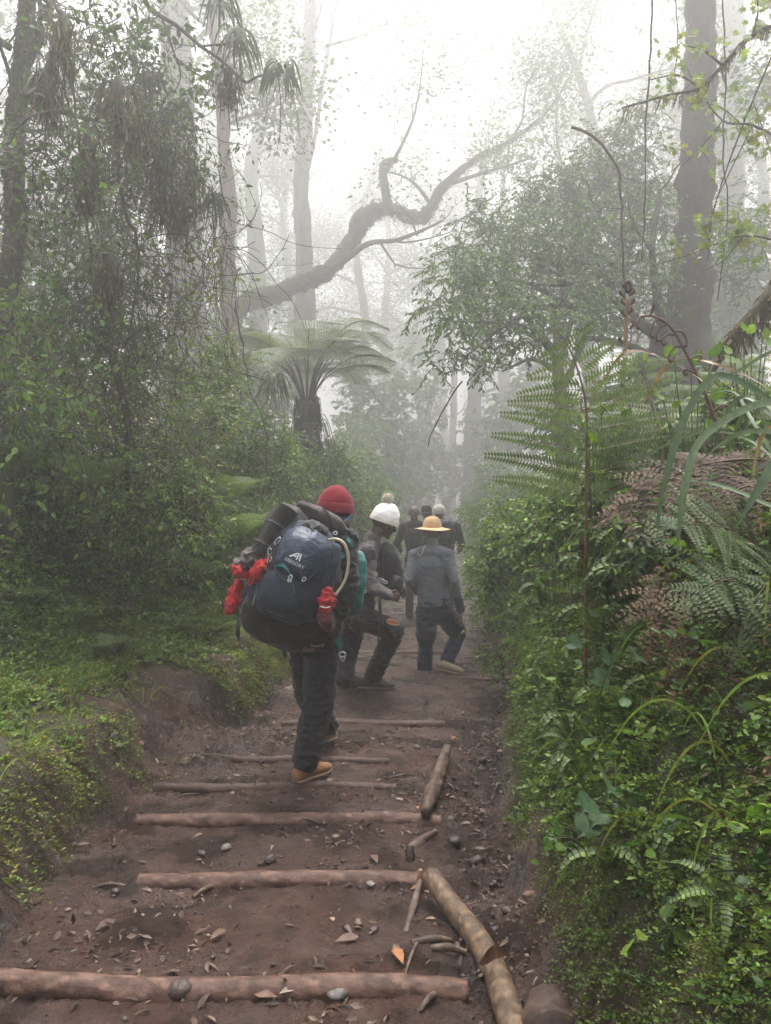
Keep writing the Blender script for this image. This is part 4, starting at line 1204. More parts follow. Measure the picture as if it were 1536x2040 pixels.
b = P(1600, 1010, 2.45); b[2] = zg(b[0], b[1])
th = thing('sedge_clump', 'clump of long arching strap leaves hanging over the right bank', 'sedge', b)
SG = (.040, .078, .022)
bl = [([P(1600, 860, 2.4), P(1525, 790, 2.35), P(1430, 748, 2.3), P(1370, 820, 2.25), P(1335, 920, 2.2), P(1312, 1030, 2.18), P(1312, 1110, 2.16)], .034, SG),
      ([P(1620, 815, 2.4), P(1536, 800, 2.35), P(1455, 830, 2.3), P(1390, 885, 2.25), P(1365, 970, 2.2), P(1352, 1060, 2.18), P(1350, 1130, 2.16)], .036, (.075, .12, .05)),
      ([P(1640, 760, 2.3), P(1580, 860, 2.2), P(1520, 960, 2.1), P(1460, 1060, 2.05)], .045, (.035, .075, .018)),
      ([P(1620, 900, 2.4), P(1540, 830, 2.5), P(1480, 790, 2.6), P(1440, 840, 2.6), P(1420, 900, 2.6)], .022, SG),
      ([P(1620, 700, 2.5), P(1540, 700, 2.5), P(1470, 740, 2.5), P(1430, 750, 2.5)], .018, (.07, .11, .045)),
      ([P(1600, 980, 2.4), P(1500, 880, 2.6), P(1400, 860, 2.7), P(1300, 900, 2.8), P(1230, 960, 2.8)], .016, (.08, .12, .05)),
      ([P(1600, 930, 2.4), P(1480, 930, 2.5), P(1400, 960, 2.6), P(1340, 930, 2.7), P(1280, 940, 2.8)], .014, (.07, .11, .045)),
      ([P(1600, 1000, 2.3), P(1500, 840, 2.5), P(1460, 780, 2.7), P(1400, 790, 2.9)], .022, (.05, .09, .035)),
      ([P(1620, 1010, 2.3), P(1560, 850, 2.4), P(1500, 800, 2.6), P(1450, 900, 2.7), P(1430, 990, 2.7)], .022, (.05, .09, .03)),
      ([P(1620, 960, 2.3), P(1560, 870, 2.35), P(1470, 865, 2.4), P(1380, 930, 2.45)], .024, (.085, .13, .055)),
      ([P(1620, 1050, 2.2), P(1520, 1000, 2.3), P(1430, 965, 2.4), P(1340, 955, 2.5), P(1290, 985, 2.5)], .02, (.10, .15, .065)),
      ([P(1210, 1480, 2.55), P(1190, 1420, 2.55), P(1215, 1330, 2.55), P(1270, 1230, 2.6), P(1330, 1180, 2.7)], .013, SG),
      ([P(1600, 860, 2.5), P(1536, 850, 2.4), P(1508, 900, 2.38), P(1500, 960, 2.35)], .018, (.20, .13, .03)),
      ([P(1600, 1160, 2.3), P(1500, 1140, 2.3), P(1420, 1190, 2.25), P(1370, 1260, 2.2)], .026, (.035, .07, .02))]
for pl, wd, col in bl:
    m_ = MB(); strap(m_, np.asarray(pl) - b, wd * .62, col); m_.build('blade', M_GLOSS, th)
b = gp(1170, 3.75)
th = thing('sedge_clump', 'two reddish bent sedge stalks arching over the right bank top', 'sedge', b)
for pl in ([b, P(1168, 930, 3.75), P(1172, 820, 3.7), P(1205, 755, 3.6), P(1245, 703, 3.4), P(1300, 705, 3.75), P(1380, 745, 2.9), P(1430, 790, 2.8)],
           [P(1250, 960, 3.7), P(1265, 870, 3.6), P(1290, 795, 3.5), P(1335, 722, 3.3), P(1400, 718, 2.9), P(1480, 745, 2.8), P(1540, 780, 2.7)]):
    m_ = MB(); s = np.asarray(pl) - b; n_ = len(s)
    cc = np.array([(.17, .065, .035)] * 4 + [(.20, .13, .05)] * (n_ - 4))
    strap(m_, s, .013, (.19, .10, .05)); m_.build('blade', M_GLOSS, th)

# ---- brown coiled fern stalk and the unfurling one
b = gp(1238, 3.75)
th = thing('fern_stalk', 'upright brown fern stalk with coiled tip and dark knobs', 'fern stalk', b)
sb = MB(); pl = catmull([b, P(1238, 900, 3.75), P(1243, 760, 3.75), P(1248, 640, 3.75), P(1250, 595, 3.75)], 6) - b
sb.tube(pl, np.linspace(.014, .009, len(pl)), 8, (.20, .135, .075))
sb.build('stem', M_WOOD, th)
kb = MB()
a_ = np.linspace(0, 2.2 * PI, 22)
cc = P(1250, 575, 3.75) - b
kb.tube(np.stack([cc[0] - .020 * np.cos(a_) * np.linspace(1, .35, 22) - .0, cc[1] - .01 + 0 * a_, cc[2] + .034 * np.sin(a_) * np.linspace(1, .35, 22)], -1), np.linspace(.011, .007, 22), 7, (.055, .03, .022), jit=.12)
kb.build('coil', M_WOOD, th)
for px, py in [(1240, 588), (1258, 585), (1243, 605), (1258, 605), (1254, 622), (1244, 627), (1258, 651), (1238, 680), (1254, 705), (1236, 725), (1252, 755), (1232, 785), (1250, 812), (1246, 845)]:
    kb = MB(); c = P(px, py, 3.72) - b; s_ = np.sign(px - 1248) or 1
    kb.tube(catmull([c + [-s_ * .008, 0, -.01], c, c + [s_ * .012, -.004, .012], c + [s_ * .006, -.004, .024]], 3), [.004, .005, .006, .007, .0075, .008, .0075, .007, .006, .004], 6, (.07, .035, .026))
    kb.build('knob', M_WOOD, th)
b = gp(1440, 2.95)
th = thing('fern_stalk', 'unfurling dark fern stalk with curled side shoots bending left', 'fern stalk', b)
sb = MB(); pl = catmull([b, P(1440, 900, 2.95), P(1415, 810, 2.95), P(1388, 745, 2.95), P(1360, 690, 2.95), P(1335, 650, 2.95), P(1300, 630, 2.95), P(1270, 632, 2.95)], 6) - b
sb.tube(pl, np.linspace(.009, .0045, len(pl)), 7, (.10, .062, .04)); sb.build('stem', M_WOOD, th)
for j, (px, py, sx, sy) in enumerate([(1388, 745, -25, -8), (1375, 715, 22, -6), (1362, 690, -30, 20), (1350, 668, -32, 8), (1330, 648, -22, 22), (1315, 636, -18, 26), (1295, 630, 8, -26), (1285, 631, -16, 14), (1405, 785, -22, -4), (1420, 820, 20, -14), (1430, 860, -20, 22), (1345, 660, 24, 20)]):
    kb = MB()
    kb.tube(catmull([P(px, py, 2.95) - b, P(px + sx * .6, py + sy * .3 - 4, 2.94) - b, P(px + sx, py + sy, 2.93) - b, P(px + sx * .9, py + sy + 10, 2.93) - b, P(px + sx * .7, py + sy + 8, 2.93) - b], 4), np.linspace(.004, .0055, 17), 5, (.075, .042, .034), jit=.15)
    kb.build('curled_shoot', M_WOOD, th)
# ================================================================== left thicket
VC = [(.055, .042, .030), (.075, .055, .038), (.040, .032, .026), (.09, .075, .055)]


def line(*a):
    """catmull curve through photo points (px,py,depth)"""
    return catmull([P(*q) for q in a], 6)


b = gp(5, 6.0)
s_ = np.vstack([b[None], line((2, 690, 6.0), (14, 580, 6.0), (30, 460, 6.0), (28, 350, 6.0), (32, 230, 6.0), (45, 110, 6.0), (55, 10, 6.0), (75, -150, 6.0), (80, -300, 6.0))])
fk = line((40, 150, 6.0), (70, 90, 6.05), (95, 30, 6.1), (130, -80, 6.2))
lim = [line((55, 200, 6.05), (120, 222, 6.2), (190, 240, 6.2), (260, 250, 6.2), (330, 290, 6.3)), line((20, 95, 6.0), (-60, 40, 6.0), (-140, -40, 6.0)), line((25, 262, 6.0), (100, 258, 6.2), (180, 240, 6.2)), line((38, 200, 6.0), (10, 120, 5.9), (-10, 60, 5.8))]
tree('tree', 'slim dark trunk at the left edge forking near the top', b, s_, [.085, .078, .075, .073, .068, .063, .06, .05], bark_mat('brown_bark', (.045, .034, .024), (.10, .078, .058), .45),
     [(fk, .048, .028, 1), (lim[0], .024, .008, 2), (lim[1], .03, .015, 1), (lim[2], .016, .006, 1), (lim[3], .02, .01, 0)], dict(per=8, rad=.16, size=.05, tmpl=L_OVAL, pal=C_DEEP + C_MID, asp=.5), sides=10, moss=700, keep=.7)


def tuft(mb, c, n, L_, wd, pal, hang=.6, up=.5):
    """a tuft of long drooping strap leaves"""
    for j in range(n):
        az = rng.uniform(0, 2 * PI); el = rng.uniform(-.3, 2.0) * up
        l_ = L_ * rng.uniform(.45, 1.25)
        h = np.array([math.cos(az), math.sin(az), 0])
        t = np.linspace(0, 1, 6)[:, None]
        pts = c + h * l_ * (t * .62 - .10 * t ** 2) + np.array([0, 0, 1.]) * l_ * (el * t - (el + hang) * t ** 2)
        strap(mb, pts, wd * rng.uniform(.7, 1.2), pick(pal, 1)[0])


PAL_EPI = [(.035, .055, .025), (.05, .075, .03), (.065, .09, .04)]
for px, py, d, L_, n, lab, anc in [
    (565, 145, 6.0, .34, 46, 'strap leaved tuft hanging at the tip of the bare branch, farthest right', [(492, 165, 6), (520, 150, 6), (560, 150, 6)]),
    (470, 75, 6.0, .36, 50, 'strap leaved tuft on the bare branch above the hanging moss', [(430, 90, 6), (465, 85, 6)]),
    (440, 5, 6.0, .34, 40, 'strap leaved tuft cut by the top edge', [(400, 10, 6.2), (440, 12, 6)]),
    (425, 395, 6.2, .26, 42, 'strap leaved tuft trailing roots in front of the pinkish trunk', [(380, 420, 6.5), (425, 402, 6.2)]),
    (545, 760, 8.6, .42, 50, 'drooping strap leaved tuft left of the tree fern trunk', [(470, 740, 8.4), (545, 762, 8.6)]),
    (78, 165, 5.0, .27, 46, 'dark strap leaved tuft beside the slim left trunk', [(50, 190, 4.6), (78, 170, 5)]),
    (355, 215, 6.4, .30, 40, 'strap leaved tuft at the right end of the mossy branch', [(330, 240, 6.2), (355, 220, 6.4)]),
    (215, 185, 5.6, .22, 40, 'strap leaved tuft in the middle of the mossy branch', [(190, 240, 5.2), (215, 190, 5.6)]),
    (300, 150, 5.8, .24, 44, 'leafy tuft above the mossy branch', [(300, 250, 5.7), (300, 155, 5.8)]),
    (60, 950, 5.8, .85, 60, 'arching grass clump at the left edge', [(50, 990, 4.6), (60, 955, 4.6)]),
    (105, 1290, 5.2, .2, 30, 'small dry grass tuft on the left bank', [(105, 1310, 4.9), (105, 1294, 4.9)]),
    (580, 915, 8.6, .6, 40, 'pale grass tuft below the tree fern', [(580, 940, 9.0), (580, 918, 9.0)])]:
    c = P(px, py, d) if py < 800 else gp(px, d) + [0, 0, .05]
    th = thing('epiphyte' if py < 800 else 'grass_tuft', lab, 'epiphyte' if py < 800 else 'grass', c)
    lb, sb = MB(), MB()
    tuft(lb, np.zeros(3), int(n * .8), L_, .015 if py < 800 else .008, PAL_EPI if py < 800 else C_LIGHT + C_OLIVE[:1], .7, .8)
    sb.tube(line(*anc) - c if py < 800 else [[0, 0, -.05], [0, 0, .02], [0, 0, .05]], .010, 5, VC[0])
    if py < 800:
        for j in range(16):
            o = rng.normal(size=3) * [.03, .03, .02]
            sb.tube(wander(o, [rng.normal() * .2, rng.normal() * .2, -1], L_ * rng.uniform(.5, 1.6), 5, .15, (0, 0, -.5)), .0025, 3, VC[1], caps=False)
    lb.build('leaves', M_LEAF, th); sb.build('root' if py < 800 else 'stem', M_TWIG, th)

# bare branch carrying the tufts
c = P(290, 15, 6.0)
th = thing('branch', 'long bare branch sloping down across the top left', 'branch', c)
sb = MB(); sb.tube(line((270, -40, 6.0), (300, 18, 6), (350, 50, 6), (400, 92, 6), (440, 120, 6), (490, 165, 6)) - c, np.linspace(.022, .010, 31), 6, VC[0], jit=.1)
for a in ([(320, 30, 6), (345, 100, 6.1), (360, 150, 6.1), (345, 190, 6.1)], [(345, 110, 6.1), (380, 140, 6.1), (430, 165, 6.1), (470, 175, 6.1)], [(400, 92, 6), (450, 90, 6), (520, 110, 6)], [(440, 118, 6), (470, 150, 5.9), (480, 190, 5.9)]):
    sb.tube(line(*a) - c, np.linspace(.009, .004, 6 * (len(a) - 1) + 1), 5, VC[0], jit=.1)
sb.build('wood', M_TWIG, th)
lb = MB(); cl_ = [P(x, y, 6) - c for x, y in [(395, 135), (405, 155), (430, 160), (330, 55), (300, 60), (380, 150), (415, 170), (340, 60)]]
leafcloud(lb, cl_, .10, 6, .075, L_OVAL, C_DEEP, -.4, .5, .5); lb.build('leaves', M_LEAF, th)

# hanging moss beards
for i, (px, py, d, L_, lab) in enumerate([(100, 130, 5.0, .55, 'long dark moss beard beside the slim trunk'), (235, 170, 5.3, .5, 'moss beard under the mossy branch'), (270, 215, 5.6, .6, 'thick moss beard at the centre of the mossy branch'),
                                          (175, 270, 5.2, .75, 'long brown moss beard below the mossy branch'), (320, 300, 6.0, .8, 'wide hanging moss curtain at the right of the tangle'), (350, 400, 6.4, .35, 'dark moss lump in front of the broad misty trunk'),
                                          (455, 150, 6.1, .25, 'moss sleeve hanging under the second tuft'), (125, 40, 5.0, .4, 'moss lump at the fork of the slim trunk'), (380, 330, 6.5, .6, 'moss curtain edge beside the bright sky'), (215, 520, 5.6, .5, 'dark moss hanging low in the tangle')]):
    c = P(px, py, d); lb = MB()
    n = 210
    o = rng.normal(size=(n, 3)) * [.07, .07, .04]; o[:, 2] -= rng.random(n) * L_ * .6
    o[:, :2] *= (1 - .6 * np.clip(-o[:, 2:3] / L_, 0, 1))
    dd = rng.normal(size=(n, 3)) * .25; dd[:, 2] = -1
    s = rng.uniform(.08, .26, n)
    lb.leaves(L_STRIP, o, dd, rdir(n), s, pick(C_OLIVE + C_OLIVE + C_BROWN[:1], n) * .8, s * .05)
    lb.tube([[0, 0, .05], [0, 0, -L_ * .2], [.01, 0, -L_ * .7]], [.03, .035, .012], 7, (.045, .042, .025), jit=.3)
    tag(lb.build('hanging_moss', M_LEAFD, base=c), lab, 'moss')


# vine tangles
def tangle(label, blobs, nst, ln, nleaf, size, pal, tmpl=L_OVAL, asp=.6, droop=1.2, rad=.004, name='vine_tangle'):
    cp = blob_points(blobs, nst, .8, -.6)
    base = cp.mean(0); base[2] = zg(base[0], base[1])
    th = thing(name, label, 'vines', base)
    sb, lb = MB(), MB()
    for q_ in cp:
        d0 = rdir(1)[0]; d0[2] = -abs(d0[2]) * .8
        pl = wander(q_, d0, ln * rng.uniform(.4, 1.3), 8, .26, (0, 0, -droop if rng.random() < .75 else .7))
        pl = catmull(pl, 2) - base
        sb.tube(pl, rad * rng.uniform(.5, 1.6) * np.linspace(1, .5, len(pl)), 3, pick(VC, 1)[0], caps=False)
        m = int(rng.poisson(nleaf))
        if m:
            i = rng.integers(2, len(pl), m); p = pl[i] + rng.normal(size=(m, 3)) * .035
            dd = rng.normal(size=(m, 3)); dd[:, 2] -= .6
            s = size * rng.uniform(.55, 1.3, m)
            lb.leaves(tmpl, p, dd, rdir(m, .8, .6), s, pick(pal, m), s * asp)
    sb.build('stems', M_TWIG, th); lb.build('leaves', M_LEAF, th)
    return th


tangle('tangle of thin hanging vines with few leaves left of the broad misty trunk', [PR(260, 520, 6.2, 130, 190, .8), PR(330, 330, 6.4, 70, 120, .5)], 190, 1.0, 4, .05, C_MID[:2] + C_DEEP + C_OLIVE)
tangle('dark leafy vine mass low in the left tangle', [PR(190, 580, 5.8, 80, 100, .4), PR(240, 640, 6.0, 70, 90, .4)], 130, .6, 12, .055, C_DEEP, L_LONG, .3)
tangle('leafy vine mass around the mossy branch', [PR(270, 250, 5.9, 110, 80, .5), PR(330, 300, 6.2, 60, 110, .4)], 150, .65, 14, .055, C_DEEP + C_OLIVE[:2], L_LONG, .36)
tangle('bushy vines in front of the slim left trunk', [PR(110, 350, 5.2, 100, 110, .5), PR(60, 300, 5.4, 60, 100, .5)], 110, .7, 9, .05, C_DEEP + C_MID[:2])
tangle('thin twig tangle with yellow green leaves before the pinkish trunk', [PR(400, 600, 6.8, 70, 150, .5), PR(440, 520, 7.0, 30, 120, .4)], 70, .9, 5, .05, C_LIGHT + C_YEL[:2])
tangle('brown twig tangle at the centre of the left thicket', [PR(250, 800, 6.5, 150, 130, .7), PR(330, 880, 7.0, 100, 90, .6)], 210, .8, 9, .04, C_OLIVE + C_MID + C_YEL[:1])
tangle('leafy vines at the left edge of the thicket', [PR(60, 760, 5.0, 80, 140, .5), PR(50, 620, 5.4, 60, 90, .5)], 150, .7, 11, .06, C_MID + C_LIGHT[:1])
tangle('vines hanging from the top edge left of the bare branch', [PR(180, 60, 5.6, 110, 80, .6), PR(280, 90, 5.9, 70, 90, .5)], 110, .7, 9, .055, C_DEEP + C_MID[:1])
tangle('long hanging roots below the tuft by the pinkish trunk', [PR(440, 470, 6.3, 30, 60, .15)], 36, 1.1, 0.4, .03, C_OLIVE, droop=2.5, rad=.003)
tangle('fine vines behind the slim left trunk', [PR(150, 450, 7.5, 150, 250, .8)], 120, 1.3, 7, .06, C_MID + C_DEEP[:2])

# shrubs of the thicket
bush('bush', 'grey leafed bush behind the thicket at the far left', 100, 8.0, [PR(100, 480, 8.0, 150, 120, .6), PR(230, 420, 8.3, 90, 110, .6), PR(60, 620, 7.8, 110, 100, .5)], 150, .07, C_DEEP + C_MID[:1])
bush('bush', 'dark bush with large leaves low at the left edge', 60, 6.3, [PR(60, 1000, 6.4, 110, 130, .4), PR(40, 860, 6.2, 80, 90, .4), PR(130, 1120, 6.5, 100, 70, .35)], 230, .06, C_MID + C_DEEP[2:], low=.15)
bush('bush', 'mid green bush in the middle of the left thicket', 280, 6.4, [PR(280, 980, 6.4, 140, 110, .4), PR(180, 900, 6.4, 100, 100, .4), PR(370, 1050, 6.4, 90, 90, .35), PR(240, 1130, 6.6, 120, 60, .3)], 360, .05, C_LIGHT + C_MID[:2] + C_OLIVE[3:], low=.15)
bush('bush', 'bright green bush between the thicket and the tree fern', 490, 8.2, [PR(480, 900, 8.2, 110, 100, .5), PR(560, 960, 8.4, 70, 60, .4), PR(410, 830, 8.0, 70, 100, .4)], 300, .05, C_LIGHT + C_MID)
bush('bush', 'leafy bush left of the tree fern trunk with yellow leaves', 430, 8.0, [PR(420, 760, 8.2, 80, 100, .4), PR(380, 860, 7.6, 80, 90, .4)], 200, .05, C_MID + C_YEL[:1])
bush('bush', 'dark green bush behind the ground cover at left', 200, 7.0, [PR(190, 1120, 7.0, 120, 80, .35), PR(300, 1140, 7.2, 90, 70, .35)], 250, .05, C_LIGHT + C_MID, low=.1)
bush('bush', 'light bush beside the rolled mat', 520, 7.8, [PR(520, 1040, 7.9, 70, 60, .35), PR(450, 1080, 7.4, 60, 70, .35), PR(610, 1000, 8.8, 50, 45, .3)], 190, .042, C_LIGHT + C_MID)
bush('bush', 'bush behind the two front walkers', 700, 10.5, [PR(700, 1010, 10.5, 60, 60, .45), PR(660, 960, 10.5, 60, 50, .4), PR(740, 1060, 10.5, 35, 40, .3)], 200, .055, C_MID + C_LIGHT)
bush('bush', 'grey green bush at the left edge behind the vines', 30, 7.0, [PR(20, 700, 7.0, 110, 150, .5), PR(150, 760, 7.2, 110, 120, .5), PR(270, 740, 7.4, 100, 110, .5)], 280, .06, C_MID + C_LIGHT[:1] + C_OLIVE)

# long single vines
for pts, r, lab in [([(470, 600, 6.6), (485, 700, 6.6), (500, 780, 6.6), (530, 850, 6.6), (530, 930, 6.6), (520, 1000, 6.6)], .006, 'single bare vine hanging before the tree fern'),
                    ([(110, 0, 5.4), (150, 200, 5.5), (170, 400, 5.6), (185, 560, 5.7), (200, 720, 5.8), (230, 900, 6)], .010, 'thick bare vine running down through the left tangle'),
                    ([(215, 690, 6.3), (245, 790, 6.2), (255, 880, 6.2), (252, 980, 6.2)], .035, 'short dark brown stem low in the left thicket'),
                    ([(230, 200, 5.6), (245, 420, 5.8), (270, 470, 5.9), (275, 560, 6.0), (250, 700, 6.1)], .016, 'pale bent stem in the left tangle'),
                    ([(150, 880, 5.2), (170, 970, 5.2), (205, 1080, 5.2)], .006, 'straight pale stalk leaning in the left undergrowth'),
                    ([(400, 560, 6.8), (330, 650, 6.6), (250, 720, 6.4), (180, 760, 6.2)], .006, 'thin vine slanting down to the left'),
                    ([(310, 640, 6.6), (370, 640, 6.6), (420, 600, 6.6), (470, 620, 6.6), (480, 700, 6.6)], .005, 'looping vine right of the tangle'),
                    ([(1300, -20, 5.8), (1294, 120, 5.8), (1286, 260, 5.8), (1284, 420, 5.8), (1278, 520, 5.8)], .009, 'thin vertical vine left of the big dark trunk'),
                    ([(1345, -20, 5.8), (1350, 80, 5.8), (1340, 200, 5.9)], .005, 'short vine at the top edge left of the big trunk'),
                    ([(1138, 253, 6.4), (1165, 262, 6.4), (1200, 290, 6.4), (1230, 335, 6.4), (1238, 400, 6.4), (1240, 480, 6.4), (1245, 600, 6.4)], .014, 'broken curved bare branch in front of the shrub tree'),
                    ([(1168, 360, 6.3), (1180, 400, 6.3), (1210, 414, 6.3), (1240, 415, 6.4)], .005, 'pale hooked twig beside the broken curved branch'),
                    ([(920, 760, 6.6), (880, 820, 6.6), (850, 890, 6.6)], .008, 'bare twig hanging over the path'),
                    ([(1440, 0, 5.6), (1445, 180, 5.6), (1440, 300, 5.7), (1450, 420, 5.8), (1430, 600, 5.9)], .007, 'vine right of the big dark trunk')]:
    c = P(*pts[0])
    mb = MB(); l_ = line(*pts) - c + noise3(line(*pts) * 9)[:, None] * np.array([.02, .02, .01])
    mb.tube(l_, np.linspace(r, r * .6, len(l_)), 6, VC[1] if r < .02 else VC[2], jit=.1)
    tag(mb.build('vine' if r < .012 else 'bare_stem', M_TWIG, base=c), lab, 'vine' if r < .012 else 'stem')

# top right: bare mossy branches and lobed pale leaves
for pts, r, kids, lab in [([(1580, 40, 5.2), (1500, 70, 5.3), (1440, 130, 5.4), (1395, 175, 5.5), (1330, 190, 5.6), (1240, 215, 5.8)], .020, [[(1440, 130, 5.4), (1400, 100, 5.4), (1360, 90, 5.5)], [(1500, 70, 5.3), (1510, 20, 5.3), (1505, -30, 5.3)], [(1395, 175, 5.5), (1350, 150, 5.6), (1290, 160, 5.7)]], 'mossy branch reaching in from the upper right corner'),
                          ([(1580, 290, 5.0), (1500, 250, 5.2), (1440, 240, 5.4), (1390, 175, 5.6), (1360, 120, 5.7)], .009, [[(1440, 240, 5.4), (1400, 290, 5.4), (1350, 340, 5.5)], [(1500, 250, 5.2), (1460, 330, 5.2), (1420, 420, 5.3), (1410, 500, 5.3)]], 'thin bare branch bending at the right edge'),
                          ([(1560, 60, 5.1), (1500, 200, 5.2), (1450, 330, 5.3), (1420, 430, 5.4), (1410, 520, 5.5)], .007, [[(1500, 200, 5.2), (1540, 330, 5.2), (1536, 460, 5.2)], [(1480, 250, 5.2), (1430, 210, 5.3), (1380, 215, 5.4)]], 'long thin branch slanting down beside the big dark trunk'),
                          ([(1580, 490, 5.0), (1500, 470, 5.1), (1440, 480, 5.3), (1380, 505, 5.5), (1300, 530, 5.8)], .007, [[(1500, 470, 5.1), (1450, 440, 5.2), (1400, 450, 5.3)], [(1480, 472, 5.1), (1440, 520, 5.2), (1400, 540, 5.3)]], 'level thin branch crossing the foot of the big trunk')]:
    c = P(*pts[0]); th = thing('branch', lab, 'branch', c)
    sb, lb = MB(), MB(); l_ = line(*pts) - c
    sb.tube(l_, np.linspace(r, r * .35, len(l_)), 6, VC[0], jit=.12)
    alll = [l_]
    for kd in kids:
        kl = line(*kd) - c; sb.tube(kl, np.linspace(r * .5, r * .2, len(kl)), 5, VC[0], jit=.1); alll.append(kl)
    if r > .015: mossbeard(lb, l_, np.full(len(l_), r), 260, .09)
    for kl in alll:
        n_ = 7
        i = rng.integers(1, len(kl), n_)
        q_ = kl[i] + rng.normal(size=(n_, 3)) * .06
        for a, e in zip(kl[i], q_): sb.tube([a, (a + e) / 2 + [0, 0, .02], e], .0022, 3, VC[1], caps=False)
        m = 4
        pp = np.repeat(q_, m, 0) + rng.normal(size=(n_ * m, 3)) * .035
        lb.leaves(L_LOBE, pp, rdir(n_ * m, -.3), rdir(n_ * m, .9, .5), rng.uniform(.05, .10, n_ * m), pick(C_PALE + C_YEL[:2], n_ * m), rng.uniform(.05, .09, n_ * m))
    sb.build('wood', M_TWIG, th); lb.build('leaves', M_LEAF, th)
c = P(1560, 550, 4.6); th = thing('branch', 'thick mossy branch rising at the right edge above the sedge', 'branch', c)
sb, lb = MB(), MB(); l_ = line((1640, 480, 4.5), (1580, 545, 4.6), (1525, 610, 4.7), (1470, 665, 4.8), (1440, 700, 4.9), (1415, 760, 5.0), (1400, 860, 5.0)) - c
rr_ = np.interp(np.linspace(0, 1, len(l_)), [0, .3, .45, .52, .6, 1], [.085, .07, .05, .042, .02, .014])
sb.tube(l_, rr_, 9, (.075, .062, .038), jit=.12)
mossbeard(lb, l_[:24], rr_[:24], 900, .11, C_OLIVE + C_BROWN[:2]); sb.build('wood', M_TWIG, th); lb.build('moss', M_LEAFD, th)
# ================================================================== things on the trail
def wood_tube(name, label, cat, pts, rad, cols, sides=24, group=None, rough=.06, tear=None, knots=0):
    pts = catmull(pts, 10); n = len(pts)
    c = pts[n // 2].copy()
    r = np.interp(np.linspace(0, 1, n), np.linspace(0, 1, len(rad)), rad)
    mb = MB(); mb.tube(pts - c, r, sides, cols[0])
    V = mb.v[0]; q_ = V + c
    ax = np.vstack([np.repeat(pts - c, sides, 0), pts[:1] - c, pts[-1:] - c])
    dv = V - ax
    f = 1 + rough * fbm(q_ * [7, 14, 14], 4, .6) + rough * .5 * noise3(q_ * [30, 60, 60])
    mb.v[0] = ax + dv * f[:, None]
    m = sstep(-.2, .35, fbm(q_ * [8, 16, 16] + 11, 4, .6))[:, None]
    m2 = sstep(.05, .4, fbm(q_ * [14, 40, 40] + 40, 3))[:, None]
    cc = np.asarray(cols[0]) * (1 - m) + np.asarray(cols[1]) * m
    if len(cols) > 2: cc = cc * (1 - m2) + np.asarray(cols[2]) * m2
    mb.c[0] = cc
    return tag(mb.build(name, M_WOOD, base=c), label, cat, group)


LOGLAB = ['nearest muddy log step across the bottom of the path', 'second log step, pinkish and worn, ending beside the loose log', 'third log step, pinkish, with a muddy hollow before it', 'fourth log step, low and covered in mud under the tan boot',
          'fifth log step, thin, behind the tan boot', 'sixth log step with a dark right end below the mud riser', 'log step on top of the mud riser under the grey boot', 'short log step right of the grey boot', 'muddy log step beyond the grey shirted walker, nearest of those', 'log step beyond the walker in tan hat, second one',
          'log step at the feet of the far group', 'farthest log step in the mist']
for (y, xa, xb, ya, yb, r), lab in zip(LOGS, LOGLAB):
    r *= .82
    ts = np.linspace(0, 1, 13); gs, xs = [], []
    for t in ts:
        x = P(xa + (xb - xa) * t, 1000, y)[0]
        xx_, yy_ = np.meshgrid(np.linspace(x - .12, x + .12, 7), np.linspace(y - .10, y + .10, 7))
        gs.append(min(float(np.percentile(H(xx_, yy_), 60)), -.045 * y + .03)); xs.append(x)
    gs = np.array(gs); fit = np.polyval(np.polyfit(ts, gs, 2), ts)
    gs = .75 * fit + .25 * gs + (.020 if y < 4.2 else .010) - r * .92
    pts = [[x, y + .02 * math.sin(5 * t + y), g + .004 * math.sin(9 * t + 3 * y)] for x, t, g in zip(xs, ts, gs)]
    far_ = y > 4.2
    wood_tube('log_step', lab, 'log', pts, [r * .9, r * .97, r, r * .95, r, r * .9], [(.055, .028, .020), (.085, .046, .034), (.135, .078, .057)] if not far_ else [(.048, .026, .019), (.075, .043, .033)])

wood_tube('loose_log', 'pale brown debarked log lying along the right of the path', 'log',
          [P(858, 1758, 3.22) + [0, 0, .03], P(900, 1805, 3.05) + [0, 0, .0], P(950, 1870, 2.86), P(985, 1935, 2.68), P(1012, 2010, 2.5), P(1040, 2100, 2.32)],
          [.042, .044, .046, .047, .048, .048], [(.070, .046, .031), (.105, .070, .045), (.18, .115, .07)], rough=.05)
c = P(985, 1915, 2.70)
mb = MB()
for j in range(3):
    s = [P(955 + 6 * j, 1925 - 6 * j, 2.66), P(985, 1905 - 5 * j, 2.62), P(1015, 1905 + 2 * j, 2.64)]
    strap(mb, np.asarray(s) - c + [0, -.015, .015], .028, (.15, .08, .05))
tag(mb.build('bark_peel', M_WOOD, base=c), 'curled strip of peeling bark on the loose log', 'bark')
wood_tube('rotten_log', 'dark rotting log lying along the path towards the walkers', 'log', [P(848, 1618, 4.0) + [0, 0, -.005], P(862, 1575, 4.35) + [0, 0, .0], P(880, 1525, 4.75) + [0, 0, .01], P(893, 1488, 5.05)], [.026, .043, .040, .026],
          [(.035, .022, .017), (.075, .048, .034), (.13, .088, .06)], rough=.2, sides=20)
wood_tube('rotten_log', 'stubby muddy log end sunk into the lower right of the path', 'log', [P(1110, 2085, 2.28), P(1100, 2040, 2.40), P(1092, 2000, 2.52)], [.10, .095, .07], [(.05, .033, .026), (.075, .048, .038)], rough=.15)
wood_tube('stick', 'short thick stick lying at the left foot of the bank', 'stick', [P(110, 1915, 2.88) + [0, 0, .03], P(145, 1930, 2.80) + [0, 0, .03], P(185, 1955, 2.70) + [0, 0, .02]], [.024, .026, .022], [(.06, .04, .03), (.09, .06, .045)])
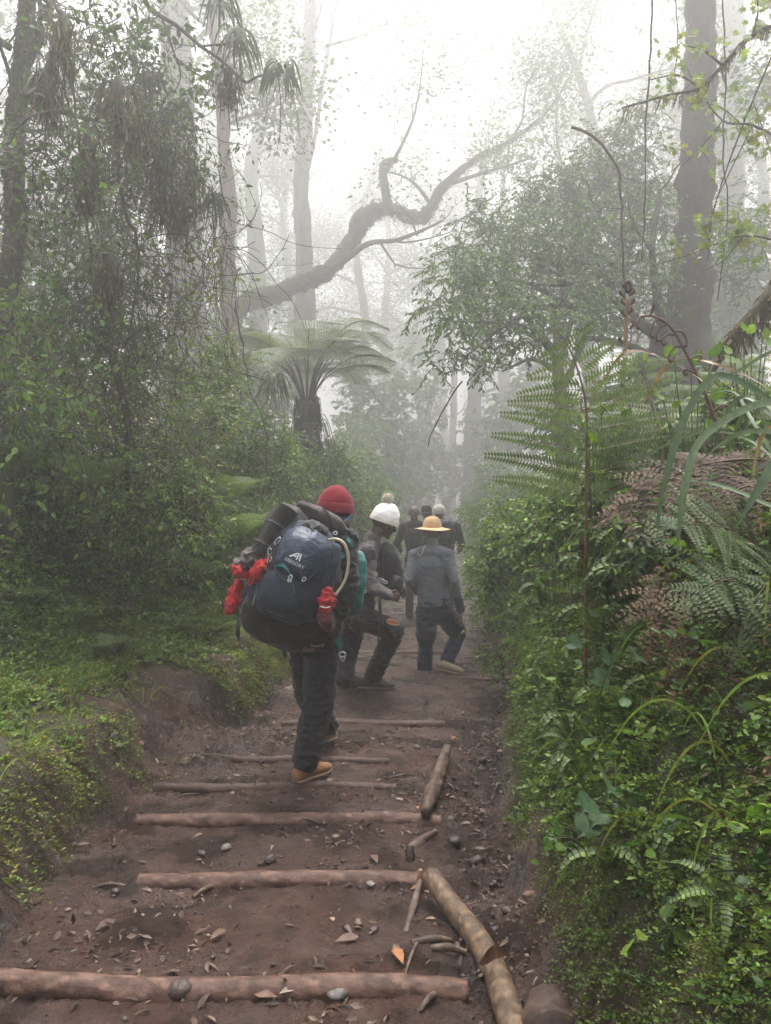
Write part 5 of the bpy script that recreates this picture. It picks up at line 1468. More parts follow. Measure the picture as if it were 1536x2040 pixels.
wood_tube('stick', 'grey stick pointing to the end of the loose log', 'stick', [P(838, 1765, 3.3) + [0, 0, .03], P(825, 1810, 3.1) + [0, 0, .02], P(808, 1870, 2.9) + [0, 0, .02]], [.011, .016, .012], [(.075, .053, .042), (.12, .085, .066)])
wood_tube('stick', 'flat splintered branch lying behind the second log step', 'stick', [P(870, 1668, 3.85) + [0, 0, .03], P(835, 1690, 3.72) + [0, 0, .03], P(808, 1712, 3.6) + [0, 0, .02]], [.012, .024, .02], [(.06, .04, .032), (.10, .065, .05)], rough=.25)
wood_tube('stake', 'short cut stake standing behind the second log step', 'stake', [P(817, 1722, 3.52) - [0, 0, .03], P(817, 1708, 3.52), P(817, 1690, 3.55) + [0, 0, .01]], [.022, .022, .018], [(.022, .015, .012), (.04, .027, .02)])
wood_tube('stake', 'pale cut stake end beside the tip of the loose log', 'stake', [P(838, 1762, 3.30) - [0, 0, .04], P(837, 1750, 3.3), P(838, 1732, 3.3)], [.016, .016, .008], [(.20, .10, .06), (.28, .16, .09)])
wood_tube('stake', 'tiny dark stake stump left of the tan boot', 'stake', [P(497, 1530, 5.0) - [0, 0, .05], P(497, 1520, 5.0)], [.025, .02], [(.03, .02, .016), (.05, .03, .025)])
wood_tube('root', 'pale root end poking from the left bank at the log step', 'root', [P(552, 1395, 6.5), P(570, 1382, 6.55), P(600, 1372, 6.6)], [.03, .05, .055], [(.10, .068, .052), (.15, .10, .08)])
stk = [(865, 2010, 838, 2040, .012, 'bleached splinter at the bottom edge'), (770, 1560, 830, 1553, .006, 'thin twig lying right of the tan boot'), (395, 1590, 345, 1600, .006, 'twig on the fourth log step'), (515, 1530, 540, 1518, .007, 'reddish twig by the small dark stump'), (590, 1640, 640, 1655, .006, 'twig before the third log step'),
       (250, 1770, 185, 1790, .008, 'twig pair left of the second log step'), (430, 1775, 385, 1810, .010, 'dark twig under the broken part of the second log step'), (820, 1900, 900, 1890, .016, 'rotten slab left of the loose log'), (860, 1915, 930, 1930, .014, 'dark splinter touching the loose log'), (400, 1530, 455, 1528, .005, 'fine twig on the fifth log step'),
       (830, 1905, 800, 1990, .007, 'thin straight twig near the bottom edge')]
for x0, y0, x1, y1, r, lab in stk:
    def gnd(px, py):
        v = (py - 960) / F_PX
        d = 1.6 / (v - .045)
        for _ in range(4):
            d = (CAM_Z - zg(P(px, py, d)[0], d)) / v * .999 if v > .05 else d
        q_ = P(px, py, d); q_[2] = float(H(q_[0], q_[1])) + .005
        return q_
    a, e = gnd(x0, y0), gnd(x1, y1)
    wood_tube('stick', lab, 'stick', [a, (a + e) / 2 + [0, 0, .012], e], [r, r * 1.1, r * .6], [(.06, .042, .032), (.11, .078, .058)], sides=7, rough=.2)


# stones
def stone(label, px, py, size, col=(.10, .085, .078), flat=.6, group=None):
    c = gnd(px, py)
    th_ = np.linspace(0, PI, 9); ph = np.linspace(0, 2 * PI, 13)[:-1]
    V = np.array([[math.sin(a) * math.cos(b_), math.sin(a) * math.sin(b_), math.cos(a)] for a in th_[1:-1] for b_ in ph] + [[0, 0, 1], [0, 0, -1]])
    o = rng.uniform(0, 50)
    V = V * (1 + .28 * noise3(V * 1.3 + o) + .12 * noise3(V * 3.1 + o))[:, None] * [1, rng.uniform(.65, .95), flat]
    m = len(ph); F_ = [(i * m + j, (i + 1) * m + j, (i + 1) * m + (j + 1) % m, i * m + (j + 1) % m) for i in range(6) for j in range(m)]
    n_ = 7 * m
    F3 = [(n_, j, (j + 1) % m) for j in range(m)] + [(n_ + 1, 6 * m + (j + 1) % m, 6 * m + j) for j in range(m)]
    a = rng.uniform(0, 6)
    V = V @ np.array([[math.cos(a), math.sin(a), 0], [-math.sin(a), math.cos(a), 0], [0, 0, 1]])
    mb = MB().add(V * size + [0, 0, size * flat * .35], [np.array(F_), np.array(F3)], np.asarray(col) * (1 + .12 * rng.normal(size=(len(V), 1))))
    return tag(mb.build('stone', M_STONE, base=c), label, 'stone', group)


G1, G2, G3 = (.12, .105, .10), (.06, .042, .036), (.17, .15, .14)
for a in [('grey stone lying in the hollow before the third log step', 450, 1705, .028, G3), ('brown stone left of that grey stone before the third log step', 402, 1718, .025, G2), ('dark round stone resting on the second log step', 538, 1732, .028, G2, .7), ('stone stuck to the front of the nearest log step', 360, 2008, .045, G2, .7),
          ('small stone left of the muddy lump at the bottom', 228, 2012, .02, G2), ('light grey flat stone on the tread behind the nearest log', 738, 1780, .025, G3, .35), ('angular grey stone at the bottom edge', 672, 2012, .035, G1, .5), ('rounded stone on the tread near the middle', 714, 1862, .022, (.13, .09, .07), .5),
          ('grey stone on the mud beyond the sixth log step', 830, 1497, .025, G1), ('dark stone by the sixth log step end', 823, 1444, .035, G2), ('pale boulder on top of the muddy ramp', 420, 1410, .075, (.14, .115, .095), .55), ('pale stone at the foot of the left cut bank', 225, 1588, .03, G1), ('mid grey stone beside it at the foot of the bank', 238, 1596, .025, G3),
          ('brown stone on the fourth log step', 463, 1592, .022, (.15, .10, .08), .45), ('small stone high on the tread before third log', 645, 1655, .018, G2), ('lump of stone in the dark mud by the loose log', 745, 1872, .02, G2), ('stone at the left side of the second tread', 230, 1800, .02, G2), ('stone in the muddy gutter beside the loose log', 1010, 1840, .03, G2), ('pink brown stone in the gutter by the right bank', 1055, 1815, .032, (.15, .08, .06), .5),
          ('round stone between rotten log and right bank', 960, 1545, .03, G2), ('wet black stone in the gutter', 985, 1470, .035, (.035, .026, .024)), ('dark stone low in the gutter beside the rotten log', 905, 1690, .04, (.035, .026, .022)), ('wet lump in the gutter before the second log', 950, 1740, .04, (.04, .028, .024)), ('second wet lump in the gutter', 900, 1640, .035, (.03, .022, .02))]:
    stone(*a)

# single conspicuous leaves, then the litter
def dead_leaf(label, px, py, size, col, asp=.4):
    c = gnd(px, py); mb = MB()
    s = MB()
    a = rng.uniform(0, 6.28)
    mb.leaves(L_LONG, [np.zeros(3)], [[math.cos(a), math.sin(a) * .5, .12]], [[.1, -.3, 1]], size, [col], size * asp)
    return tag(mb.build('fallen_leaf', M_LEAFD, base=c + [0, 0, .012]), label, 'leaf')


for a in [('orange brown dead leaf on the tread left of the loose log', 785, 1925, .10, (.28, .12, .05)), ('curled brown leaf on the near tread', 450, 1880, .08, (.13, .075, .05)), ('pinkish leaf at the foot of the right bank', 1045, 1830, .07, (.22, .10, .07)), ('rust leaf in the gutter by the loose log', 1035, 1945, .07, (.14, .07, .05)),
          ('flat brown leaf in the middle of the near tread', 715, 1893, .09, (.15, .10, .075)), ('pale dry leaf on the muddy ramp', 228, 1462, .09, (.26, .20, .12)), ('red brown leaf on the muddy ramp', 270, 1460, .07, (.24, .11, .08)), ('orange leaf beside the far end of the rotten log', 905, 1478, .09, (.24, .10, .05)), ('brown leaf at the tip of the second log', 840, 1770, .06, (.2, .11, .06)),
          ('narrow brown leaf on the second tread', 740, 1722, .09, (.10, .062, .045)), ('dark leaf at the left of the near tread', 230, 1860, .09, (.085, .055, .042)), ('pale splinter of leaf at the bottom edge', 590, 2005, .06, (.26, .21, .16)), ('small orange leaf below third log', 830, 1618, .05, (.26, .12, .06)), ('brown leaf by the bottom edge centre', 505, 2020, .08, (.14, .08, .06))]:
    dead_leaf(*a)
mb = MB()
x = rng.uniform(-1.6, 3.2, 60000); y = rng.uniform(1.7, 16, 60000)
dd_ = np.maximum(DL(x, y), DR(x, y))
wgt = np.where(dd_ < .06, .10 + .5 * sstep(.0, .35, noise3(np.stack([x * 1.6, y * 1.6, 0 * x], -1))) + .35 * sstep(.45, 0, -DR(x, y)), 0.0)
wgt = np.where((y > 4.6) & (y < 6.4) & (DL(x, y) > -.3) & (DL(x, y) < 1.1), .55, wgt)
wgt = np.where((y > 5.3) & (dd_ < .06), wgt * 1.25, wgt)
k_ = rng.random(len(x)) < wgt * 1.1
p = np.stack([x[k_], y[k_], H(x[k_], y[k_]) + .006], -1); n_ = len(p)
d_ = rdir(n_, 0, .15); u_ = rdir(n_, 1.6, .5)
s = rng.uniform(.014, .062, n_) * (.7 + .3 * (y[k_] < 6))
cc = pick([(.050, .032, .025), (.075, .048, .036), (.10, .066, .048), (.035, .024, .02), (.17, .12, .085), (.14, .10, .08)], n_)
mb.leaves(L_LONG, p, d_, u_, s, cc, s * rng.uniform(.12, .45, n_))
tag(mb.build('leaf_litter', M_LEAFD), 'small dead leaves and bark chips trodden into the mud', 'leaf litter', kind='stuff')
mb = MB()
V8 = np.array([[0, 0, 1], [1, 0, 0], [0, 1, 0], [-1, 0, 0], [0, -1, 0], [0, 0, -1]], float)
TP = (np.stack([V8[:, 0], V8[:, 1], V8[:, 2] * .7], -1), [np.array([(0, 1, 2), (0, 2, 3), (0, 3, 4), (0, 4, 1), (5, 2, 1), (5, 3, 2), (5, 4, 3), (5, 1, 4)])])
x = rng.uniform(-1.6, 2.2, 30000); y = rng.uniform(1.7, 10, 30000)
gut = np.exp(-(DR(x, y) + .16) ** 2 / .02)
k_ = (np.maximum(DL(x, y), DR(x, y)) < .05) & (rng.random(len(x)) < .05 + .28 * gut + .30 * sstep(.05, .4, noise3(np.stack([x * 2.3, y * 2.3, 0 * x + 5], -1))))
p = np.stack([x[k_], y[k_], H(x[k_], y[k_])], -1); n_ = len(p)
s = np.abs(rng.normal(size=n_)) * .007 + .003
s = s * (1 + .7 * gut[k_])
mb.leaves(TP, p, rdir(n_, 0, .2), rdir(n_, 1.5, .4), s, pick([G2, (.045, .03, .025), (.09, .065, .055), (.035, .026, .022)], n_), s * rng.uniform(.6, 1, n_))
tag(mb.build('gravel', M_STONE, smooth=True), 'small clods and pebbles in the mud', 'gravel', kind='stuff')
# ================================================================== people
def loft(mb, pts, rx, ry=None, ref=(1, 0, 0), sides=16, col=(1, 1, 1), round_=True, n=6):
    """rounded tube with elliptic sections: rx along ref, ry across"""
    p = catmull(np.asarray(pts, float), n); m = len(p)
    k = np.linspace(0, 1, m); q_ = np.linspace(0, 1, len(pts))
    rx = np.interp(k, q_, np.broadcast_to(rx, (len(pts),))); ry = rx if ry is None else np.interp(k, q_, np.broadcast_to(ry, (len(pts),)))
    if round_:
        a = np.array([1.0, .92, .75, .5, .2])
        t0 = p[0] - p[1]; t0 /= np.linalg.norm(t0); t1 = p[-1] - p[-2]; t1 /= np.linalg.norm(t1)
        h0, h1 = min(rx[0], ry[0]), min(rx[-1], ry[-1])
        c = np.cos(a * PI / 2); s_ = np.sin(a * PI / 2)
        p = np.vstack([p[0] + t0 * (h0 * s_)[:, None], p, p[-1] + t1 * (h1 * s_[::-1])[:, None]])
        c = np.maximum(c, .04)
        rx = np.concatenate([rx[0] * c, rx, rx[-1] * c[::-1]]); ry = np.concatenate([ry[0] * c, ry, ry[-1] * c[::-1]])
    t = np.gradient(p, axis=0); t /= np.linalg.norm(t, axis=1)[:, None]
    ref = np.asarray(ref, float)
    u = ref - t * (t @ ref)[:, None]; u /= np.linalg.norm(u, axis=1)[:, None]
    w_ = np.cross(t, u)
    th = np.linspace(0, 2 * PI, sides, endpoint=False)
    V = p[:, None] + np.cos(th)[None, :, None] * u[:, None] * rx[:, None, None] + np.sin(th)[None, :, None] * w_[:, None] * ry[:, None, None]
    m = len(p)
    i = np.arange(m - 1)[:, None] * sides; j = np.arange(sides)[None]; k = (j + 1) % sides
    f = np.stack([i + j, i + k, i + sides + k, i + sides + j], -1).reshape(-1, 4)
    V = np.vstack([V.reshape(-1, 3), p[:1], p[-1:]])
    jj = np.arange(sides); kk = (jj + 1) % sides
    mb.add(V, [f, np.stack([kk, jj, 0 * jj + m * sides], -1), np.stack([(m - 1) * sides + jj, (m - 1) * sides + kk, 0 * jj + m * sides + 1], -1)], col)
    return mb


def ball(mb, c, r, ref=(1, 0, 0), up=(0, 0, 1)):
    """ellipsoid r=(along ref, across, along up)"""
    c = np.asarray(c, float); up = np.asarray(up, float) / np.linalg.norm(up); ref = np.asarray(ref, float)
    ref = ref - up * (ref @ up); ref /= np.linalg.norm(ref); w_ = np.cross(up, ref)
    a = np.linspace(-PI / 2, PI / 2, 12); th = np.linspace(0, 2 * PI, 18, endpoint=False)
    V = [c + up * r[2] * math.sin(x) + math.cos(x) * (ref * r[0] * math.cos(y) + w_ * r[1] * math.sin(y)) for x in a[1:-1] for y in th] + [c - up * r[2], c + up * r[2]]
    m = 18; f = [(i * m + j, i * m + (j + 1) % m, (i + 1) * m + (j + 1) % m, (i + 1) * m + j) for i in range(9) for j in range(m)]
    f3 = [(180, (j + 1) % m, j) for j in range(m)] + [(181, 162 + j, 162 + (j + 1) % m) for j in range(m)]
    mb.add(V, [np.array(f), np.array(f3)])
    return mb


def fuse(mb, voxel=.006, smooth=4, wr=0.0, ws=(14, 14, 26), colf=None, col=(1, 1, 1), base=(0, 0, 0)):
    """one continuous surface out of overlapping shapes; wr = height of cloth folds"""
    me = mb.mesh('tmp', None); o = bpy.data.objects.new('tmp', me); COL.objects.link(o)
    r_ = o.modifiers.new('r', 'REMESH'); r_.mode = 'VOXEL'; r_.voxel_size = voxel
    s_ = o.modifiers.new('s', 'SMOOTH'); s_.iterations = smooth; s_.factor = .5
    dg = bpy.context.evaluated_depsgraph_get(); dg.update()
    ev = o.evaluated_get(dg).to_mesh()
    n = len(ev.vertices); V = np.zeros(n * 3); ev.vertices.foreach_get('co', V); V = V.reshape(-1, 3)
    N = np.zeros(n * 3); ev.vertices.foreach_get('normal', N); N = N.reshape(-1, 3)
    L = np.zeros(len(ev.loops), int); ev.loops.foreach_get('vertex_index', L)
    tot = np.zeros(len(ev.polygons), int); ev.polygons.foreach_get('loop_total', tot)
    st = np.zeros(len(ev.polygons), int); ev.polygons.foreach_get('loop_start', st)
    out = MB()
    fs = [L[st[tot == k][:, None] + np.arange(k)] for k in (3, 4) if (tot == k).any()]
    o.evaluated_get(dg).to_mesh_clear()
    bpy.data.objects.remove(o); bpy.data.meshes.remove(me)
    if wr:
        a = noise3(V * np.asarray(ws) + 3); b_ = noise3(V * np.asarray(ws) * 2.1 + 30)
        V = V + N * (wr * ((1 - np.abs(a)) ** 2 - .55) + wr * .4 * b_)[:, None]
    c = colf(V) if colf else np.broadcast_to(np.asarray(col, float), (n, 3))
    out.add(V - np.asarray(base), fs, c)
    return out


def unit(v): v = np.asarray(v, float); return v / np.linalg.norm(v)


def hand(mb, wrist, d, palm_n, side, curl=.6, r=.0085, L=.095):
    """palm and five bent fingers; d = direction of the hand, palm_n = palm normal, side = thumb side"""
    d, pn, sd = unit(d), unit(palm_n), unit(side)
    w_ = np.asarray(wrist, float)
    loft(mb, [w_ - d * .02, w_ + d * .03, w_ + d * .085], [.024, .034, .038], [.019, .016, .014], ref=sd)
    for i, (o, l_) in enumerate([(.028, .070), (.0095, .078), (-.0095, .073), (-.028, .056)]):
        p0 = w_ + d * .078 + sd * o
        pts = [p0]; dd = d.copy()
        for s_ in (.42, .32, .26):
            dd = unit(dd * math.cos(curl * (.8 + .1 * i)) + pn * math.sin(curl * (.8 + .1 * i)))
            pts.append(pts[-1] + dd * l_ * s_)
        loft(mb, pts, [r * 1.1, r * 1.05, r, r * .85], n=4, sides=9)
    p0 = w_ + d * .02 + sd * .026
    loft(mb, [p0, p0 + unit(d * .7 + sd * .8) * .03, p0 + unit(d * .9 + sd * .5 + pn * .3) * .058, p0 + unit(d + sd * .25 + pn * .5) * .08], [r * 1.4, r * 1.3, r * 1.15, r * .9], n=4, sides=9)


def headparts(mb, c, f, up, k=1.0, hair=False):
    """skull, jaw, nose, brow, lips, ears round the centre c of the head, facing f"""
    f, up = unit(f), unit(up); f = unit(f - up * (f @ up)); r_ = np.cross(f, up); c = np.asarray(c, float)
    def p(x, y, z): return c + (r_ * x + f * y + up * z) * k
    ball(mb, p(0, -.012, .028), (.076 * k, .094 * k, .092 * k), ref=r_, up=up)
    ball(mb, p(0, .022, -.035), (.062 * k, .068 * k, .078 * k), ref=r_, up=up)
    loft(mb, [p(0, .04, -.088), p(0, .072, -.098)], [.036 * k, .026 * k], [.022 * k, .018 * k], ref=r_)       # chin
    loft(mb, [p(-.042, .0, -.07), p(0, .062, -.088), p(.042, .0, -.07)], .018 * k)                            # jaw line
    loft(mb, [p(0, .082, .018), p(0, .098, -.008), p(0, .110, -.030)], [.010 * k, .012 * k, .017 * k])        # nose
    for s_ in (-1, 1):
        ball(mb, p(.014 * s_, .094, -.032), (.011 * k, .012 * k, .009 * k), ref=r_, up=up)
        loft(mb, [p(.012 * s_, .084, .024), p(.045 * s_, .070, .022)], .010 * k)                              # brow
        ball(mb, p(.045 * s_, .062, -.022), (.020 * k, .018 * k, .018 * k), ref=r_, up=up)                    # cheek
        loft(mb, [p(.074 * s_, -.006, .014), p(.082 * s_, -.014, .0), p(.076 * s_, -.004, -.028)], [.012 * k, .014 * k, .010 * k], [.008 * k, .008 * k, .007 * k], ref=f)  # ear
    loft(mb, [p(-.022, .083, -.058), p(0, .094, -.056), p(.022, .083, -.058)], .0075 * k)
    loft(mb, [p(-.019, .081, -.070), p(0, .092, -.071), p(.019, .081, -.070)], .0085 * k)
    return p


def eyes(root, p, f, b):
    for s_ in (-1, 1):
        mb = MB(); ball(mb, p(.030 * s_, .0735, .004) - b, (.012, .012, .010)); mb.c[0] = np.where((mb.v[0] @ f > (mb.v[0] @ f).max() - .0035)[:, None], [.01, .008, .006], [.5, .45, .4])
        mb.build('eye', M_EYE, root)


M_EYE = vcol_mat('eye_surface', .2, .0, 5)
SKIN_D = plain_mat('dark_brown_skin', (.060, .030, .020), .5, var=.2)
SKIN_M = plain_mat('brown_skin', (.20, .095, .062), .5, var=.15)
K_PANT = cloth_mat('charcoal_trousers', (.019, .019, .023), .85, var=.1, wr=.9)
K_BLACK = cloth_mat('black_cloth', (.009, .009, .010), .8, var=.1, wr=.9)
K_BLACKN = cloth_mat('black_nylon', (.010, .010, .012), .62, spec=.28, var=.15)
K_NAVY = cloth_mat('navy_nylon', (.018, .033, .060), .48, spec=.45, sheen=.05, wr=.9)
K_NAVYD = cloth_mat('dark_navy_mesh', (.009, .016, .029), .7, wr=.9)
K_RED = cloth_mat('red_knit', (.135, .004, .012), .95, fine=260, sheen=.12, wr=.3)
K_REDN = cloth_mat('red_nylon', (.30, .012, .012), .8, wr=1.0)
K_GREY = cloth_mat('purple_grey_fleece', (.085, .070, .075), .9)
K_ROLL = cloth_mat('grey_brown_stuff_sack', (.055, .043, .045), .8)
K_MAT = cloth_mat('dark_foam', (.022, .020, .019), .8, fine=120)
K_TAN = cloth_mat('tan_hat_cotton', (.47, .30, .155), .85, wr=.5)
K_TANB = cloth_mat('pale_tan_cotton', (.66, .47, .28), .85, wr=.3)
K_WHITE = cloth_mat('white_quilted_knit', (.72, .71, .70), .8, fine=200)
K_CREAM = cloth_mat('cream_rib_knit', (.62, .57, .50), .9, fine=200)
K_FUR = vcol_mat('cream_fur', .95, 0, 60, .1)
K_SHIRT = cloth_mat('blue_grey_shirt', (.105, .115, .135), .8, wr=.4)
K_NVY = cloth_mat('navy_padded', (.012, .015, .030), .75, wr=1.0)
K_TEAL = cloth_mat('teal_nylon', (.006, .115, .105), .5, spec=.4)
K_SUEDE = cloth_mat('tan_suede', (.235, .118, .055), .92, fine=200, var=.25)
K_SOLE = plain_mat('pale_rubber_sole', (.28, .19, .12), .8)
K_DSOLE = plain_mat('grey_rubber_sole', (.10, .085, .075), .8)
K_BOOT = cloth_mat('brown_grey_boot', (.042, .032, .027), .85, var=.3)
K_SHOE = cloth_mat('beige_shoe', (.21, .17, .115), .85, var=.2)
K_TUBE = plain_mat('beige_tube', (.36, .31, .22), .3)
K_BLUE = plain_mat('light_blue_tube', (.16, .45, .72), .3)
K_METAL = plain_mat('brushed_steel', (.45, .45, .46), .35, metal=.8)
K_WHT = plain_mat('white_print', (.62, .64, .66), .6, var=.03)
K_LBLUE = plain_mat('pale_blue_tab', (.22, .48, .60), .5)


def boot(name, root, b, heel, toe, ankle, mat, solemat, h=.075, w=.047, laces=True):
    """boot from heel to toe under the ankle, with its sole"""
    heel, toe, ankle = (np.asarray(q, float) for q in (heel, toe, ankle))
    d = toe - heel; L = np.linalg.norm(d); d = d / L; s_ = unit(np.cross(d, [0, 0, 1.])); u = np.cross(s_, d)
    mb = MB()
    def c(t, z): return heel + d * L * t + u * z
    loft(mb, [c(.06, .045), c(.3, .048), c(.55, .042), c(.78, .034), c(.93, .028)], [w * .82, w * .86, w * .98, w * 1.05, w * .72], [.045, .047, .040, .031, .024], ref=s_)
    loft(mb, [c(.16, .05), ankle * .5 + c(.2, .06) * .5, ankle + u * .03], [w * .9, w * .92, w * 1.05], ref=s_)
    loft(mb, [c(.35, .085), c(.55, .070), c(.7, .055)], [.022, .024, .022], [.012, .011, .009], ref=s_)
    sh = fuse(mb, .005, 3, .002, (20, 20, 20), base=b).build(name, mat, root)
    mb = MB()
    loft(mb, [c(.02, .010), c(.3, .009), c(.5, .009), c(.75, .009), c(.97, .014)], [w * .92, w * .90, w * 1.0, w * 1.12, w * .75], .0125, ref=s_, sides=20)
    mb.v[0] = mb.v[0] - b
    mb.build('sole', solemat, sh)
    if laces:
        mb = MB()
        for t, z in ((.38, .098), (.47, .090), (.56, .080)):
            p0 = c(t, z) - b
            mb.tube([p0 - s_ * .02 - u * .008, p0 + u * .002, p0 + s_ * .02 - u * .008], .0025, 5)
        mb.build('lace', K_DSOLE if mat is not K_SUEDE else K_SOLE, sh)
    return sh


def limb(mb, a, b_, c, r, flat=1.0, bend=None):
    """two segment limb a-b-c with five radii"""
    a, b_, c = (np.asarray(q, float) for q in (a, b_, c))
    loft(mb, [a, a * .5 + b_ * .5, b_], r[:3]); loft(mb, [b_, b_ * .5 + c * .5, c], r[2:])


def dress(J, root, b, top, pants, sk=1.0, vox=.007, folds=.006, leg_r=(.092, .085, .074, .068, .064), arm_r=(.062, .055, .050, .046, .040), chest=(.165, .115), waist=(.145, .11), hip=(.165, .12), r=(1, 0, 0), tname='jacket', pname='trousers', hem=0.0, cuff=-.022, pws=(9, 9, 22), colf=None, arms=True):
    mb = MB()
    loft(mb, [J['pelvis'] + [0, 0, -.05], J['pelvis'] + [0, 0, .05], J['waist']], [hip[0] * .95, hip[0], waist[0]], [hip[1] * .95, hip[1], waist[1]], ref=r)
    for s_ in 'LR':
        a = J['ank' + s_] + [0, 0, cuff]
        limb(mb, J['hip' + s_], J['knee' + s_], a, leg_r)
    fuse(mb, vox, 5, folds, pws, base=b).build(pname, pants, root)
    mb = MB()
    loft(mb, [J['pelvis'] + [0, 0, .03 - hem], J['waist'], J['chest'], J['neck'] - (J['neck'] - J['chest']) * .32], [hip[0] * 1.04, waist[0] * 1.05, chest[0], chest[0] * .62], [hip[1] * 1.05, waist[1] * 1.05, chest[1], chest[1] * .62], ref=r)
    mid_ = (J['shL'] + J['shR']) / 2
    loft(mb, [J['shL'], mid_ + [0, 0, .02], J['shR']], [.064, .088, .064])
    for s_ in 'LR':
        loft(mb, [J['sh' + s_] * .8 + mid_ * .2 + [0, 0, -.01], (J['sh' + s_] * .72 + mid_ * .28) * .5 + (J['waist'] + (J['sh' + s_] - mid_) * .45) * .5, J['waist'] + (J['sh' + s_] - mid_) * .42], [.072, .085, .08])
        loft(mb, [J['neck'] + [0, 0, -.02], J['sh' + s_] + [0, 0, .01]], [.058, .055])
    loft(mb, [J['neck'] + [0, 0, -.06], J['neck'] + [0, 0, .012]], [.075, .062])
    if arms:
        for s_ in 'LR':
            limb(mb, J['sh' + s_], J['el' + s_], J['wr' + s_], arm_r)
    fuse(mb, vox, 5, folds * .8, (12, 12, 18), base=b, colf=colf).build(tname, top, root)


def body(J, name, label, base, f, up, skin, hands=(), vox=.006, k=1.0, group=None, headk=1.0):
    """the continuous skin surface: head with face, neck, trunk, limbs, hands"""
    mb = MB()
    pf = headparts(mb, J['head'], f, up, headk)
    loft(mb, [J['chest'], J['neck'], J['head'] + unit(up) * -.02 - unit(f) * .012], [.07, .056, .054])
    loft(mb, [J['pelvis'], J['waist'], J['chest']], [.10, .09, .10])
    for s_ in 'LR':
        limb(mb, J['hip' + s_], J['knee' + s_], J['ank' + s_], (.055, .05, .042, .040, .032))
        limb(mb, J['sh' + s_], J['el' + s_], J['wr' + s_], (.036, .034, .030, .028, .025))
        loft(mb, [J['chest'], J['sh' + s_]], [.06, .036]); loft(mb, [J['pelvis'], J['hip' + s_]], [.08, .055])
    for h_ in hands: hand(mb, *h_)
    m_ = fuse(mb, vox, 2, base=base)
    root = m_.build('person', skin, base=base)
    tag(root, label, 'person', group)
    return root, pf


def shell(mb, c, f, up, rx, ry, z0, z1, top_round=.8, n=14, sides=28, col=(1, 1, 1), wr=.0, rib=0.0, tilt=0.0):
    """knitted cap: dome from height z0 to z1 over an elliptic base"""
    f, up = unit(f), unit(up); f = unit(f - up * (f @ up)); r_ = np.cross(f, up)
    V = []
    t = np.linspace(0, 1, n)
    th = np.linspace(0, 2 * PI, sides, endpoint=False)
    for a in t:
        s_ = (1 - a ** 2.6) ** top_round
        z = z0 + (z1 - z0) * a
        for x in th:
            q_ = 1 + rib * math.cos(x * sides / 2) * (1 - a)
            V.append(np.asarray(c) + r_ * rx * s_ * math.cos(x) * q_ + f * (ry * s_ * math.sin(x) * q_ + tilt * a) + up * z)
    V = np.array(V + [np.asarray(c) + up * (z1 + .001) + f * tilt])
    if wr: V = V + unit(up) * (wr * noise3(V * 22))[:, None] + (V - c) * (wr * 6 * noise3(V * 18 + 7))[:, None]
    i = np.arange(n - 1)[:, None] * sides; j = np.arange(sides)[None]; k = (j + 1) % sides
    fq_ = np.stack([i + j, i + k, i + sides + k, i + sides + j], -1).reshape(-1, 4)
    mb.add(V, [fq_], col)
    return mb


def pillow(c, W, U, N, a, b_, T1, T2=.02, p=2.6, kk=2.2, wr=.006, ws=16, rings=16, sides=56, base=(0, 0, 0), off=0.0):
    """soft bag: superellipse outline a x b in the W,U plane, bulging T1 along N and T2 behind"""
    W, U, N = unit(W), unit(U), unit(N); c = np.asarray(c, float)
    th = np.linspace(0, 2 * PI, sides, endpoint=False)
    bx = np.sign(np.cos(th)) * np.abs(np.cos(th)) ** (2 / p) * a; by = np.sign(np.sin(th)) * np.abs(np.sin(th)) ** (2 / p) * b_
    V = [c + N * T1]; s_ = np.sin(np.linspace(0, 1, rings + 1)[1:] * PI / 2)
    for s in s_:
        d_ = max(0.0, 1 - s ** kk) ** (1 / kk)
        V += list(c + W * (bx * s)[:, None] + U * (by * s)[:, None] + N * T1 * d_)
    for s in s_[::-1][1:]:
        d_ = max(0.0, 1 - s ** kk) ** (1 / kk)
        V += list(c + W * (bx * s)[:, None] + U * (by * s)[:, None] - N * T2 * d_)
    V.append(c - N * T2)
    V = np.array(V); m = sides; R_ = 2 * rings - 1
    i = 1 + np.arange(R_ - 1)[:, None] * m; j = np.arange(m)[None]; k = (j + 1) % m
    f = np.stack([i + j, i + m + j, i + m + k, i + k], -1).reshape(-1, 4)
    jj = np.arange(m)
    f3 = [np.stack([0 * jj, 1 + jj, 1 + (jj + 1) % m], -1), np.stack([0 * jj + len(V) - 1, 1 + (R_ - 1) * m + (jj + 1) % m, 1 + (R_ - 1) * m + jj], -1)]
    nr = V - c; nr /= np.linalg.norm(nr, axis=1)[:, None] + 1e-9
    dn = wr * ((1 - np.abs(noise3(V * ws + 8))) ** 2 - .5) * 1.3 + wr * .5 * noise3(V * ws * 2.3)
    return MB().add(V + nr * dn[:, None] - np.asarray(base), [f] + f3)


def onpillow(c, W, U, N, a, b_, T1, kk, u, v, p=2.6):
    W, U, N = unit(W), unit(U), unit(N)
    s = (np.abs(u / a) ** p + np.abs(v / b_) ** p) ** (1 / p)
    return np.asarray(c) + W * np.asarray(u)[..., None] + U * np.asarray(v)[..., None] + N * (T1 * np.maximum(0, 1 - s ** kk) ** (1 / kk))[..., None]


Zu = np.array([0, 0, 1.])
